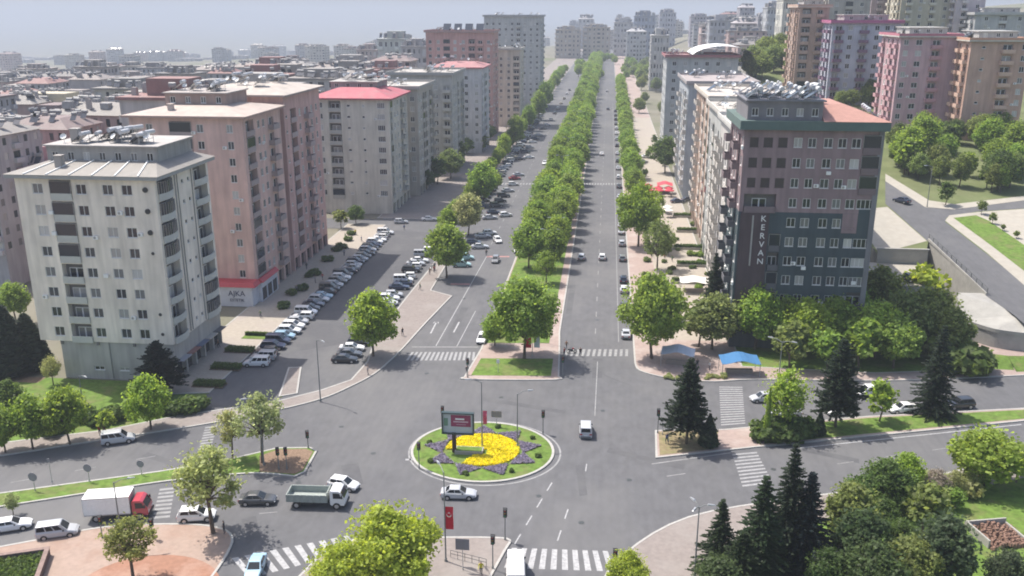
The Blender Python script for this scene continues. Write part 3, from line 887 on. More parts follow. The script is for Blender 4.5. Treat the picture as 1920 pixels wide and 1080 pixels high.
# ---- rooftop kit: chimney parts and solar water heaters (things)
_kit = {}
def kit():
    if _kit: return
    p = MB(); p.quad((-1.0, -.95, .25), (1.0, -.95, .25), (1.0, .55, 1.25), (-1.0, .55, 1.25)); p.quad((-1.0, .55, 1.2), (1.0, .55, 1.2), (1.0, -.95, .2), (-1.0, -.95, .2))
    for x in (-.35, .32): p.box(x, -.9, .2, x + .04, .5, .22)
    _kit['panel'] = p.mesh('panel', [M['panel']])
    t = MB(); t.tube((-.95, .75, 1.45), (.95, .75, 1.45), .31, n=10)
    _kit['tank'] = t.mesh('tank', [M['tank']])
    f = MB()
    for x in (-.8, .8):
        f.tube((x, .75, 0), (x, .75, 1.2), .035, n=4); f.tube((x, -.95, 0), (x, -.95, .25), .035, n=4); f.tube((x, -.95, .04), (x, .75, .04), .03, n=4)
        f.tube((x, -.95, .2), (x, .6, 1.22), .03, n=4)
    f.tube((-.8, .75, .6), (.8, .75, .6), .03, n=4)
    _kit['frame'] = f.mesh('frame', [M['metal']])
    d = MB()
    n = 10; R = [(0, 0, 0)]
    ring1 = [(math.cos(2 * PI * k / n) * .28, -.06, math.sin(2 * PI * k / n) * .28) for k in range(n)]
    ring2 = [(math.cos(2 * PI * k / n) * .5, -.2, math.sin(2 * PI * k / n) * .5) for k in range(n)]
    rot = Matrix.Rotation(RAD(-38), 3, 'X')
    tr_ = lambda q: tuple(rot @ Vector(q) + Vector((0, 0, 1.0)))
    d.frustum([tr_(q) for q in ring2], [tr_(q) for q in ring1], 0, True, False)
    d.frustum([tr_((q[0], q[1] - .03, q[2])) for q in reversed(ring2)], [tr_((q[0], q[1] + .03, q[2])) for q in reversed(ring1)], 0, True, False)
    _kit['dish'] = d.mesh('dish', [M['white']])
    s = MB(); s.tube((0, .05, 0), (0, .05, 1.0), .035, n=5); s.tube((0, 0, .75), tr_((0, -.55, -.1)), .02, n=4); s.box(-.18, -.18, 0, .18, .25, .05)
    _kit['mast'] = s.mesh('mast', [M['metal']])
kit()
NHEAT = [0]; NDISH = [0]
def heater(x, y, z, rz, label, group, sc=1.0, parts=True):
    if NHEAT[0] >= 290: return
    NHEAT[0] += 1
    o = thing('solar_water_heater', label, 'solar heater', (x, y, z), rz, group, sc)
    for k in ('panel', 'tank', 'frame'): add(k, _kit[k], o)
    return o
def dish(x, y, z, rz, label, group, sc=1.2):
    if NDISH[0] >= 150: return
    NDISH[0] += 1
    o = thing('satellite_dish', label, 'satellite dish', (x, y, z), rz, group, sc)
    add('dish', _kit['dish'], o); add('mast', _kit['mast'], o)

def roof_clutter(R, x0, x1, y0, y1, z, nh, nd, where, grp):
    for i in range(nh):
        heater(R.uniform(x0, x1), R.uniform(y0, y1), z, R.choice((-1.9, -1.6, -1.4, -1.7)), 'solar water heater on ' + where, 'solar heaters on ' + grp, R.uniform(1.0, 1.35))
    for i in range(nd):
        dish(R.uniform(x0, x1), R.uniform(y0, y1), z, R.uniform(-.6, .6), 'satellite dish on ' + where, 'satellite dishes on ' + grp, R.uniform(.9, 1.35))

def chimney(root, x, y, z, h=1.4, w=.7, color=(.3, .28, .26)):
    mb = MB(); mb.box(x - w / 2, y - w / 2, z, x + w / 2, y + w / 2, z + h); mb.box(x - w / 2 - .1, y - w / 2 - .1, z + h, x + w / 2 + .1, y + w / 2 + .1, z + h + .14)
    return add('chimney', mb.mesh('chimney', [M['wall_trim']]), root, color=color)

R0 = random.Random(5)
HAZE = 0.00031
CREAM = (.75, .68, .585); PINK = (.62, .43, .375); PINKD = (.56, .36, .325); GREYB = (.60, .555, .475)

# ---- 1. cream tower, front left ------------------------------------------------------------
XW0, YW0 = -91.0, 129.5
b = thing('apartment_tower', 'cream ten storey apartment tower with curved corner balconies at front left', 'apartment block', (XW0, YW0, 0))
W, D = 22.7, 18.8
S = [(3.6, 1.7, 'w'), (10.7, 1.7, 'w'), (15.0, 1.7, 'w'), (18.1, 1.7, 'w'), (7.4, 3.5, 'g', (4, 8)), (7.4, 3.5, 'l', (0, 4))]
E_ = [(3.0, 4.6, 'G', (4, 8)), (3.0, 4.6, 'L', (0, 4)), (9.0, 0.8, 's'), (11.2, 0.8, 's'), (15.6, 5.0, 'L', (2, 8)), (15.6, 5.0, 'G', (0, 2))]
dress(b, 'cream', W, D, 6.6, 33.4, 3.35, 8, {'S': S, 'E': E_, 'W': [(3, 1.4, 'w'), (8, 3.2, 'l'), (14, 1.4, 'w')]}, CREAM, True, trim=(.46, .46, .42))
# ground block, inset on the left
mb = MB()
facade(mb, 3.3, .25, 0, W - 3.6, 0, 6.6, [(5.2, 7.0, 1.6, 2.3, .16, False), (9.6, 11.2, 1.6, 2.3, .16, False)])
facade(mb, W - .3, .25, PI / 2, D - .5, 0, 6.6, [(1.0 + 3.5 * k, 4.0 + 3.5 * k, .1, 3.2, .8, True) for k in range(5)])
facade(mb, 3.3, D, -PI / 2, D - .25, 0, 6.6, [])
mb.quad((0, 0, 6.6), (0, D, 6.6), (W, D, 6.6), (W, 0, 6.6))
add('ground_storey', mb.mesh('ground_storey', [M['wall'], M['recess']]), b, color=(.42, .40, .37))
for u in (8.5 + .6 + 3.3, 3.3 + 10.4):
    pass
for u in (9.4, 13.7):
    fr, pane = window_mesh(1.7, .68, True); o = add('window', fr, b, (u, .25, 1.61)); add('pane', pane, o)
for k in range(5):
    g = box_part(b, 'shop_front', W - 1.12, .25 + 1.1 + 3.5 * k, .12, W - 1.08, .25 + 3.9 + 3.5 * k, 3.1, M['glass_dark'])
    a = box_part(b, 'awning', W - .3, .25 + .9 + 3.5 * k, 3.25, W + .8, .25 + 4.1 + 3.5 * k, 3.4, M['objflat'], color=[(.3, .3, .32), (.25, .12, .1), (.12, .14, .2), (.35, .33, .3), (.1, .1, .11)][k])
for k, u in enumerate((3.3, 3.3 + 6.2, 3.3 + 12.4)):
    box_part(b, 'corbel', u + .1, .0, 6.0, u + .5, .25, 6.58, M['recess'])
mb = MB(); mb.tube((3.3 + 8.3, .16, .2), (3.3 + 8.3, .16, 6.5), .09, n=6); add('drain_pipe', mb.mesh('drain_pipe', [M['rail']]), b)
for v in (6.3, 7.1, 12.2):
    mb = MB(); mb.tube((W + .1, v, 6.8), (W + .1, v, 33.2), .1, n=6); add('drain_pipe', mb.mesh('drain_pipe', [M['rail']]), b)
mb = MB(); mb.tube((0, 0, 0), (0, -.16, 0), .42, n=14); VENT = mb.mesh('round_vent', [M['plastic']])
for r in range(8):
    z = 6.6 + r * 3.35 + 1.75
    if r in (0, 1, 4, 5, 6, 7): add('round_vent', VENT, b, (21.1, 0, z), sc=1.0 if r > 4 else .6)
mb = MB(); mb.box(0, -.3, 0, .75, .0, .55); ACM = mb.mesh('air_conditioner', [M['white']])
for r in range(8):
    for u in (12.6, 5.0):
        if R0.random() < .35: add('air_conditioner', ACM, b, (u, -.06, 6.6 + r * 3.35 + 1.0))
# faint window-size relief patches where the render has come off
mb = MB(); mb.box(-1.0, -1.0, 33.4, W + 1.0, D + 1.0, 34.0); rf = add('roof', mb.mesh('roof', [M['wall_trim']]), b, color=(.30, .30, .285))
mb = MB()
mb.frustum([(-1.1, -1.1, 34.0), (W + 1.1, -1.1, 34.0), (W + 1.1, D + 1.1, 34.0), (-1.1, D + 1.1, 34.0)], [(3.0, 5.2, 35.3), (W - 2.0, 5.2, 35.3), (W - 2.0, D - 2, 35.3), (3.0, D - 2, 35.3)], 0)
add('roof_slope', mb.mesh('roof_slope', [M['roof']]), rf, color=(.225, .21, .19))
for k in range(6):
    t = k / 5; mb = MB(); x0, x1 = 2.2 + t * (W - 4.2), 4.4 + t * (W - 7.8)
    mb.tube((x0, -1.0, 34.1), (x1, 5.15, 35.38), .12, n=4); add('roof_seam', mb.mesh('roof_seam', [M['white']]), rf)
penthouse(b, W, D, 2.5, 5.4, W - 1.8, D - 1.5, 34.6, 2.9, (.33, .32, .30), (.33, .31, .29), 7)
chimney(rf, 6.2, 2.6, 34.6, 1.8, 1.1); chimney(rf, 16.5, 8.0, 37.6, 1.6, 1.2); chimney(rf, 5.0, 10.0, 37.6, 2.0, 1.3)
roof_clutter(random.Random(11), XW0 + 3.5, XW0 + W - 3, YW0 + 7, YW0 + D - 3, 37.72, 11, 5, 'roof of the cream corner tower', 'the cream tower roof')

# ---- 2. pink blocks -------------------------------------------------------------------------
def slabblock(name, label, x0, x1, y0, y1, H, fh, base, color, faces, roofcol, fascia, over=1.0, rise=1.6, run=6, near=True, trim=None, basecol=None, z0=0.0, rooftype='hip', shop=True):
    b = thing(name, label, 'apartment block', (x0, y0, z0))
    W, D = x1 - x0, y1 - y0
    nf = int((H - base) / fh + .02)
    dress(b, label, W, D, base, H, fh, nf, faces, color, near, trim)
    if base > 0:
        mb = MB(); bo = {'S': [], 'E': [], 'W': []}
        for f, L in (('S', W), ('E', D), ('W', D)):
            ox, oy, rz, _ = FACES[f](W - .0, D)
            n = max(1, int(L / 4.2)) if shop and f != 'S' else 0
            ops = [(L * (i + .5) / n - 1.6, L * (i + .5) / n + 1.6, .15, min(base - .6, 3.1), .7, True) for i in range(n)]
            facade(mb, ox, oy, rz, L, 0, base, ops)
            c, s = math.cos(rz), math.sin(rz)
            for i in range(n):
                u = L * (i + .5) / n
                me = MB(); me.box(-1.55, 0, 0, 1.55, .04, min(base - .8, 2.9))
                add('shop_front', _shop(round(min(base - .8, 2.9), 1)), b, (ox + c * u - s * .64, oy + s * u + c * .64, .16), rz)
        facade(mb, W, D, PI, W, 0, base, [])
        add('ground_storey', mb.mesh('ground_storey', [M['wall'], M['recess']]), b, color=basecol or color)
    if rooftype == 'hip':
        roof_hip(b, W, D, H, over, rise, run, roofcol, fascia)
    else:
        mb = MB(); mb.box(-over, -over, H, W + over, D + over, H + .4)
        ro = add('roof', mb.mesh('roof', [M['roof']]), b, color=roofcol)
        mb = MB()
        for q_ in ((-over, -over, W + over, -over + .2), (-over, D + over - .2, W + over, D + over), (-over, -over + .2, -over + .2, D + over - .2), (W + over - .2, -over + .2, W + over, D + over - .2)):
            mb.box(q_[0], q_[1], H + .4, q_[2], q_[3], H + 1.1)
        add('parapet', mb.mesh('parapet', [M['wall_trim']]), ro, color=fascia)
    return b
_SH = {}
def _shop(h):
    if h not in _SH:
        mb = MB(); mb.box(-1.55, 0, 0, 1.55, .04, h, 0); mb.box(-.04, -.03, 0, .04, .0, h, 1); mb.box(-1.55, -.03, h - .35, 1.55, .0, h, 1)
        _SH[h] = mb.mesh('shop_front', [M['glass_dark'], M['rail']])
    return _SH[h]

b = slabblock('apartment_block', 'salmon pink eleven storey block behind the cream tower with flat pale roof', -94.5, -71.2, 172.0, 193.0, 37.9, 3.3, 4.4, PINK,
    {'S': [(20.6, 1.3, 'w'), (14.5, 1.4, 'w'), (10.5, 4.5, 'g', (8, 10)), (10.5, 4.5, 'l', (0, 8)), (4, 1.4, 'w')],
     'E': [(3.6, 4.2, 'l'), (8.3, 1.3, 'w'), (11.0, 1.3, 'w'), (15.3, 3.6, 'p')]}, (.37, .31, .27), (.40, .27, .23), trim=(.33, .27, .26), rise=1.3, run=7)
penthouse(b, 23.3, 21, 4, 8, 17, 19, 39.2, 2.6, (.33, .25, .22), (.3, .27, .25), 4)
chimney(b, 7.5, 3.0, 38.6, 1.5, 1.0, (.45, .38, .34))
roof_clutter(random.Random(12), -90, -77, 182, 191, 42.0, 7, 3, 'roof of the salmon pink block', 'the salmon pink block roof')
# white shop corner with red canopy
sh = add('corner_shop', None, b)
mb = MB(); mb.box(14.5, -3.2, 0, 23.6, 0, 4.2); mb.box(23.3, -0.0, 0, 24.3, 9.5, 4.2)
add('wall', mb.mesh('wall', [M['wall_trim']]), sh, color=(.55, .56, .60))
mb = MB()
mb.frustum([(14.2, -3.6, 4.2), (24.4, -3.6, 4.2), (24.4, 0, 4.2), (14.2, 0, 4.2)], [(14.6, -3.0, 5.0), (23.8, -3.0, 5.0), (23.8, 0, 5.0), (14.6, 0, 5.0)])
mb.frustum([(23.8, 0, 4.25), (24.8, 0, 4.25), (24.8, 9.5, 4.25), (23.8, 9.5, 4.25)], [(23.8, 0, 5.0), (24.2, 0, 5.0), (24.2, 9.5, 5.0), (23.8, 9.5, 5.0)])
add('canopy', mb.mesh('canopy', [M['objflat']]), sh, color=(.42, .05, .06))
for k in range(3):
    box_part(sh, 'shop_window', 24.3, .6 + 3 * k, .3, 24.34, 2.9 + 3 * k, 2.9, M['glass_dark'])
def text(name, body, size, loc, rot, m, parent, ext=.03, align='CENTER'):
    c = bpy.data.curves.new(name, 'FONT'); c.body = body; c.size = size; c.extrude = ext; c.align_x = align; c.align_y = 'CENTER'
    c.materials.append(m)
    t_ = bpy.data.objects.new('text_source', c); COL.objects.link(t_)
    me = bpy.data.meshes.new_from_object(t_.evaluated_get(bpy.context.evaluated_depsgraph_get()))
    bpy.data.objects.remove(t_); bpy.data.curves.remove(c)
    o = add(name, me, parent, loc); o.rotation_euler = rot
    return o
M['ink'] = mat('sign_ink', (.05, .06, .12), .6)
text('lettering', 'AJKA', 1.6, (20.3, -3.24, 2.75), (PI / 2, 0, 0), M['ink'], sh)
text('lettering', 'ESTETIK', .85, (20.3, -3.24, 1.35), (PI / 2, 0, 0), M['ink'], sh)

b = slabblock('apartment_block', 'dusky pink block directly behind the salmon pink one', -94.0, -71.0, 195.0, 220.5, 40.0, 3.3, 4.2, PINKD,
    {'S': [(20, 1.3, 'w')], 'E': [(1.5, 1.0, 's'), (6.0, 4.0, 'l'), (10.5, 1.3, 'w'), (15.0, 3.6, 'p'), (19.0, 1.3, 'w'), (22.6, 1.3, 'w')]}, (.36, .32, .28), (.33, .26, .24), trim=(.38, .30, .29), rise=1.3, run=7)
roof_clutter(random.Random(13), -91, -76, 200, 218, 41.7, 9, 4, 'roof of the dusky pink block', 'the dusky pink block roof')
b = slabblock('apartment_block', 'grey block with bright red roof facing the side street', -85.2, -62.6, 258.0, 282.0, 33.6, 3.2, 4.6, GREYB,
    {'S': [(2.2, 1.4, 'w'), (6.5, 3.6, 'l'), (10.6, 1.0, 's'), (15.0, 0.8, 's'), (20.2, 2.2, 'w')], 'E': [(2.5, 2.6, 'l'), (7, 1.4, 'w'), (11, 1.4, 'w'), (16, 3.4, 'p'), (21, 1.4, 'w')]},
    (.36, .095, .115), (.34, .08, .10), trim=(.40, .385, .35), rise=2.4, run=7, near=False)
penthouse(b, 22.6, 24, 3, 9, 17, 22, 35.5, 2.2, (.3, .27, .26), (.33, .31, .29), 4)
roof_clutter(random.Random(14), -82, -66, 268, 280, 38.0, 8, 4, 'roof behind the bright red hipped roof', 'the red roofed grey block')
def far_row(spec):
    for (nm, label, x0, x1, y0, y1, H, col, rc, fa, rt, nh) in spec:
        W, D = x1 - x0, y1 - y0
        fs = {'S': [], 'E': [], 'W': []}
        R = random.Random(int(x0 * 3 + y0))
        for f, L in (('S', W), ('E' if x0 < 0 else 'W', D)):
            n = max(2, int(L / 3.6))
            for i in range(n):
                fs[f].append((L * (i + .5) / n, 1.4, 'w') if (i + R.randint(0, 1)) % 3 else (L * (i + .5) / n, min(3.0, L / n - .3), R.choice('lp')))
        b = slabblock(nm, label, x0, x1, y0, y1, H, 3.2, 4.0, col, fs, rc, fa, near=False, rooftype=rt, over=.8, rise=1.5, run=5)
        roof_clutter(R, x0 + 2, x1 - 2, y0 + 2, y1 - 2, H + (1.9 if rt == 'hip' else .42), nh, 2, 'roof of the ' + label.split(' with')[0].split(' behind')[0].split(' beyond')[0].split(' on ')[0], 'the ' + label.split(' with')[0].split(' behind')[0].split(' beyond')[0].split(' on ')[0] + ' roof')
far_row([
    ('apartment_block', 'taupe block behind the red roofed one with pale flat roof', -82, -60.0, 286, 312, 34.2, (.46, .42, .37), (.36, .34, .31), (.36, .34, .31), 'flat', 10),
    ('apartment_block', 'weathered grey taupe block beyond the taupe one on the left row', -80, -56.5, 330, 358, 35.6, (.45, .43, .39), (.34, .32, .29), (.34, .33, .31), 'flat', 10),
    ('apartment_block', 'blank sided lilac grey block with window column near its right edge', -74, -52.5, 380, 404, 35.2, (.52, .51, .51), (.33, .15, .15), (.40, .12, .13), 'hip', 5),
    ('apartment_block', 'tall brick pink block with balcony stacks towering over the left row', -85.5, -54.0, 430, 452, 48.3, (.52, .31, .27), (.33, .25, .23), (.36, .22, .2), 'flat', 6),
    ('apartment_block', 'narrow cream block beside the tall brick pink one', -57.0, -45.2, 472, 492, 38.8, (.56, .51, .43), (.42, .41, .38), (.42, .40, .36), 'flat', 4),
    ('apartment_block', 'very tall grey block with stacked dark balconies at the end of the left row', -75.5, -41.5, 560, 592, 54.5, (.44, .44, .43), (.34, .33, .32), (.32, .32, .32), 'flat', 8),
])
# solar frames on the tall brick pink roof
mb = MB()
for k in range(4):
    x = -78 + 5.2 * k
    mb.quad((x, 434, 49.0), (x + 3.6, 434, 49.0), (x + 3.6, 436.6, 52.2), (x, 436.6, 52.2)); mb.quad((x, 436.65, 52.15), (x + 3.6, 436.65, 52.15), (x + 3.6, 434.05, 48.95), (x, 434.05, 48.95))
    mb.tube((x + .3, 436.6, 48.7), (x + .3, 436.6, 52.1), .07, n=4); mb.tube((x + 3.3, 436.6, 48.7), (x + 3.3, 436.6, 52.1), .07, n=4)
tag(add('solar_array', mb.mesh('solar_array', [M['panel']])), 'row of big dark tilted solar panels on the tall brick pink block', 'solar panels')

# ---- 3. dark green and mauve corner block on the right ---------------------------------------
KX0, KX1, KY0, KY1 = 23.0, 45.6, 155.5, 173.0
MAUVE = (.26, .19, .195); TEAL = (.06, .082, .09); TEALG = (.085, .125, .115)
kb = thing('corner_block', 'dark green and mauve corner block with vertical white lettering and solar heaters on top', 'apartment block', (KX0, KY0, 0))
W, D = KX1 - KX0, KY1 - KY0
fh = 3.42; nb = 4; zM = nb * fh + 6.6                       # lower dark storeys, then four mauve ones
u_of = lambda px: (px - 1388) / (1655 - 1388) * W
colsU = [(1502 - 2, 1.45), (1526, 1.45), (1545 + 1, 1.5), (1570 + 2, 1.5), (1595 + 2, 1.5)]
Su = [(8.9, 1.35, 'w'), (11.2, 1.35, 'w'), (13.8, 1.45, 'w'), (16.1, 1.4, 'w'), (18.35, 1.5, 'w'), (20.9, 2.9, 'g', (1, 4)), (20.9, 2.9, 'w', (0, 1)), (1.7, 1.4, 'k', (1, 4)), (4.0, 1.5, 'k', (1, 4)), (6.4, 1.5, 'k', (1, 4)), (3.4, 5.4, 'l', (0, 1))]
Wf = [(2.0, 3.2, 'p'), (5.6, 1.4, 'w'), (8.6, 1.4, 'w'), (12.4, 3.4, 'p'), (15.8, 1.4, 'w')]
Ef = [(3, 1.4, 'w'), (8, 3, 'l'), (13, 1.4, 'w')]
z_lo0, z_mid, z_top = 6.2, 6.2 + 4.0 * fh + 4.4, 39.0
zm = 39.0 - 4 * fh - .35
dress(kb, 'kerU', W, D, zm, 39.0, fh, 4, {'S': Su, 'W': Wf, 'E': Ef}, MAUVE, True, trim=(.17, .13, .135), wallname='upper_wall')
Sl = [(8.9, 1.45, 'w'), (11.2, 1.45, 'w'), (14.2, 1.45, 'w'), (16.5, 1.4, 'w'), (18.7, 1.4, 'w'), (20.9 + .1, 2.9, 'w', (1, 4)), (6.4, 1.9, 'l', (2, 4)), (6.4, 1.9, 'g', (0, 2)), (20.9, 2.9, 'l', (0, 1))]
zl = zm - 5 * fh
dress(kb, 'kerL', W, D, zl, zm, fh, 5, {'S': Sl, 'W': Wf, 'E': Ef}, TEAL, True, trim=(.10, .10, .11), wallname='lower_wall')
mb = MB(); facade(mb, 0, 0, 0, W, 0, zl, []); facade(mb, W, 0, PI / 2, D, 0, zl, []); facade(mb, 0, D, -PI / 2, D, 0, zl, [(2, 6, .1, 3.2, .8, True), (8, 12, .1, 3.2, .8, True)]); facade(mb, W, D, PI, W, 0, zl, [])
add('ground_storey', mb.mesh('ground_storey', [M['wall'], M['recess']]), kb, color=(.08, .09, .095))
# mauve strip stepping down into the dark storeys, greyish left bay, right edge pillar
box_part(kb, 'mauve_panel', 17.4, -.06, zm - fh, 19.9, -.003, zm - .02, M['wall'], MAUVE)
box_part(kb, 'sign_pier', .35, -.14, zl + .5, 5.2, -.003, zm - .05, M['wall'], (.085, .062, .065))
box_part(kb, 'white_strip', 2.35, -.22, zm - 9.6, 2.62, -.145, zm - .6, M['concrete'])
box_part(kb, 'corner_pier', W - .75, -.1, zl, W + .12, -.003, 39.0, M['wall'], (.20, .20, .21))
box_part(kb, 'teal_bay', 19.95, -.05, zm - .02, 22.0 - .2, -.003, zm + .9, M['wall'], TEAL)
for i, ch in enumerate('KERVAN'):
    text('letter', ch, 1.45, (4.25, -.2, zm - 1.2 - i * 1.52), (PI / 2, 0, 0), M['white'], kb, .05)
# cornice and roof
mb = MB(); mb.box(-.9, -.9, 39.0, W + .7, D + .7, 40.5)
rf = add('roof', mb.mesh('roof', [M['wall_trim']]), kb, color=TEALG)
mb = MB(); mb.frustum([(12.6, -1.0, 40.5), (W + .8, -1.0, 40.5), (W + .8, D + .8, 40.5), (12.6, D + .8, 40.5)], [(12.6, 4.2, 42.6), (W - 6.0, 5.2, 42.9), (W - 6.0, D - 3, 42.9), (12.6, D - 2, 42.9)])
add('tiled_slope', mb.mesh('tiled_slope', [mat('salmon_roof', (.34, .185, .15), .8, .12, 1.2)]), rf)
penthouse(kb, W, D, .3, .4, 12.5, D - 3, 40.5, 3.1, (.20, .19, .20), (.16, .16, .18), 5)
RR = random.Random(21)
for i in range(4):
    for j in range(4):
        heater(KX0 + 1.6 + 3.1 * i + RR.uniform(-.3, .3), KY0 + 1.6 + 3.4 * j + RR.uniform(-.3, .3), 43.82, -1.75 + RR.uniform(-.15, .15), 'solar water heater packed on the penthouse roof above the white lettering', 'solar heaters on the lettered corner block', 1.25)
roof_clutter(RR, KX0 + 1, KX0 + 12, KY0 + 1, KY0 + 13, 43.82, 3, 8, 'penthouse roof above the white lettering', 'the lettered corner block')
for i in range(4):
    heater(KX1 - 1.2 + .3 * i, KY0 + 3 + 2.4 * i, 40.52, 1.3, 'solar water heater at the eave of the salmon roof slope', 'solar heaters by the salmon slope', 1.1)
for (u, z) in ((11.3, zl + 2 * fh + .2), (20.0, zl + fh + 1.2), (13.9, zm + fh * 2 - .2)):
    add('air_conditioner', ACM, kb, (u, -.1, z))

# ---- 4. right row behind the corner block -----------------------------------------------------
def right_block(label, x0, x1, y0, y1, H, col, rc, fa, nh, where):
    W, D = x1 - x0, y1 - y0
    fs = {'S': [(W * .25, 1.4, 'w'), (W * .6, 3, 'l'), (W * .85, 1.4, 'w')], 'W': []}
    n = max(3, int(D / 4.2))
    for i in range(n):
        kd_ = 'pwlwgwp'[(i + int(y0)) % 7]
        fs['W'].append((D * (i + .5) / n, 1.5 if kd_ == 'w' else 2.9, kd_))
    b = slabblock('apartment_block', label, x0, x1, y0, y1, H, 3.25, 4.2, col, fs, rc, fa, near=y0 < 215, rooftype='flat', over=.8, trim=(.46, .43, .39))
    roof_clutter(random.Random(int(y0)), x0 + 1, x1 - 1, y0 + 1.5, y1 - 1, H + .45, nh, 3, where, where)
    return b
right_block('white fronted block touching the back of the dark green corner block', 24.0, 44, 174.5, 196, 36.5, (.50, .47, .44), (.40, .385, .36), (.5, .49, .46), 11, 'the roof just behind the lettered block')
right_block('blue grey block, second behind the dark green corner block', 24.6, 46, 198, 226, 36.5, (.40, .40, .38), (.40, .37, .33), (.46, .44, .4), 12, 'the second roof behind the lettered block')
right_block('tan banded block, third behind the dark green corner block', 25.2, 47, 229, 266, 37.0, (.46, .34, .27), (.42, .38, .34), (.50, .45, .38), 12, 'the third roof behind the lettered block')
right_block('slate blue and white block, fourth behind the dark green corner block', 25.0, 46, 292, 330, 36.0, (.38, .40, .42), (.30, .26, .25), (.32, .30, .30), 8, 'the fourth roof behind the lettered block')
bb = slabblock('apartment_block', 'grey block with maroon roof trim and curved white vault behind it', 22.5, 50, 368, 392, 40.5, 3.25, 4, (.42, .43, .43), {'S': [(3 + 4.2 * i, 1.5, 'w') for i in range(7)], 'W': [(3 + 4.4 * i, 1.5, 'w') for i in range(5)]}, (.30, .17, .17), (.30, .12, .13), near=False, rooftype='flat', over=.8)
mb = MB()
for i in range(10):
    a0, a1 = RAD(20 + 14 * i), RAD(20 + 14 * (i + 1))
    p = [(0, math.cos(a) * 9, math.sin(a) * 5.0) for a in (a0, a1)]
    mb.quad((34 + 10 + p[0][1] * 1.4, 366, 40 + p[0][2]), (34 + 10 + p[1][1] * 1.4, 366, 40 + p[1][2]), (34 + 10 + p[1][1] * 1.4, 394, 40 + p[1][2]), (34 + 10 + p[0][1] * 1.4, 394, 40 + p[0][2]))
tag(add('vaulted_roof', mb.mesh('vaulted_roof', [M['white']])), 'curved white sheet vault over the maroon trimmed grey block', 'roof')
roof_clutter(random.Random(31), 24, 36, 369, 390, 40.95, 8, 3, 'the maroon trimmed grey block roof', 'the maroon trimmed grey block')

# ---- 5. hillside blocks on the right ------------------------------------------------------------
def hill_block(label, pxl, pxr, pytop, pybase, depth, col, rc, fa, trim, cols, Wcols, fhh=3.15, nh=6, Y=None):
    p = GT((pxl + pxr) / 2, pybase)
    Yb = Y or p.y
    a = GY(pxl, pytop, Yb); c = GY(pxr, pytop, Yb)
    z0 = planez(Yb) - 1.0 if Yb < 420 else ground_h(a.x + 10, Yb) - 1
    W = c.x - a.x; H = (a.z + c.z) / 2 - z0
    fs = {'S': [(u * W, w, k) for u, w, k in cols], 'W': [(u * depth, w, k) for u, w, k in Wcols]}
    b = slabblock('apartment_block', label, a.x, c.x, Yb, Yb + depth, H, fhh, max(1.0, H - fhh * int((H - 1) / fhh)), col, fs, rc, fa, near=False, rooftype='flat', over=.9, trim=trim, z0=z0, shop=False)
    penthouse(b, W, depth, W * .2, 4, W * .85, depth - 3, H + .42, 2.2, (.36, .35, .34), (.36, .35, .33), 3)
    roof_clutter(random.Random(int(pxl)), a.x + 2, c.x - 2, Yb + 3, Yb + depth - 2, z0 + H + .5, nh, 3, 'roof of the ' + label.split(' with')[0].split(' behind')[0].split(' beside')[0].split(' between')[0].split(' at the')[0].split(' rising')[0], 'the ' + label.split(' with')[0] + ' roof')
    return b
stdW = [(.15, 3.0, 'p'), (.38, 1.4, 'w'), (.6, 3.0, 'p'), (.85, 3.0, 'p')]
hill_block('lilac white block with purple roof band on the hillside', 1562, 1690, 44, 196, 20, (.44, .44, .50), (.33, .12, .20), (.36, .10, .20), (.17, .10, .15),
           [(.1, 3.0, 'p'), (.27, 1.5, 'w'), (.47, 3.0, 'p'), (.66, 1.5, 'w'), (.81, 1.5, 'w'), (.93, 1.3, 'w')], stdW)
hill_block('rose pink hillside block with dark red window column', 1690, 1800, 70, 246, 20, (.50, .34, .36), (.46, .44, .40), (.40, .15, .19), (.42, .24, .26),
           [(.1, 1.4, 'w'), (.32, 1.8, 'w'), (.62, 3.2, 'p')], stdW)
hill_block('peach orange hillside block with lumpy corner balconies', 1822, 1935, 78, 264, 20, (.50, .33, .26), (.46, .44, .38), (.46, .26, .18), (.52, .36, .28),
           [(.22, 1.0, 's'), (.62, 3.6, 'p'), (.9, 1.4, 'w')], stdW)
hill_block('tall tan tower rising behind the salmon roof slope', 1500, 1556, 14, 160, 18, (.42, .30, .24), (.44, .36, .3), (.40, .28, .22), (.40, .29, .23),
           [(.25, 3, 'l'), (.7, 2.6, 'p')], stdW, Y=345)
hill_block('taupe tower topmost between the tan tower and the upper frame', 1560, 1640, -60, 150, 20, (.36, .33, .30), (.4, .38, .34), (.36, .33, .3), (.40, .37, .33),
           [(.2, 1.4, 'w'), (.5, 3, 'l'), (.8, 1.4, 'w')], stdW, Y=400)
hill_block('yellowish tower with pale balcony stacks at the upper right', 1700, 1800, -80, 150, 20, (.46, .42, .33), (.4, .38, .34), (.4, .37, .3), (.52, .49, .41),
           [(.15, 2.6, 'p'), (.38, 1.4, 'w'), (.6, 2.6, 'p'), (.85, 1.4, 'w')], stdW, Y=415)
hill_block('mauve grey tower beside the yellowish one at the upper right', 1640, 1705, -50, 150, 18, (.38, .31, .32), (.4, .38, .34), (.36, .3, .3), (.42, .36, .36),
           [(.25, 2.6, 'p'), (.7, 1.4, 'w')], stdW, Y=440)
hill_block('grey tower with heater covered lower roof at the far upper right', 1830, 1935, 28, 150, 22, (.40, .40, .41), (.36, .36, .37), (.36, .36, .36), (.46, .46, .46),
           [(.2, 1.4, 'w'), (.5, 3, 'l'), (.8, 1.4, 'w')], stdW, Y=400, nh=12)
hill_block('pale lilac tower with balcony columns behind the peach block', 1795, 1850, -10, 150, 18, (.48, .42, .44), (.4, .38, .34), (.4, .36, .36), (.5, .46, .46),
           [(.3, 2.6, 'p'), (.75, 1.4, 'w')], stdW, Y=410)

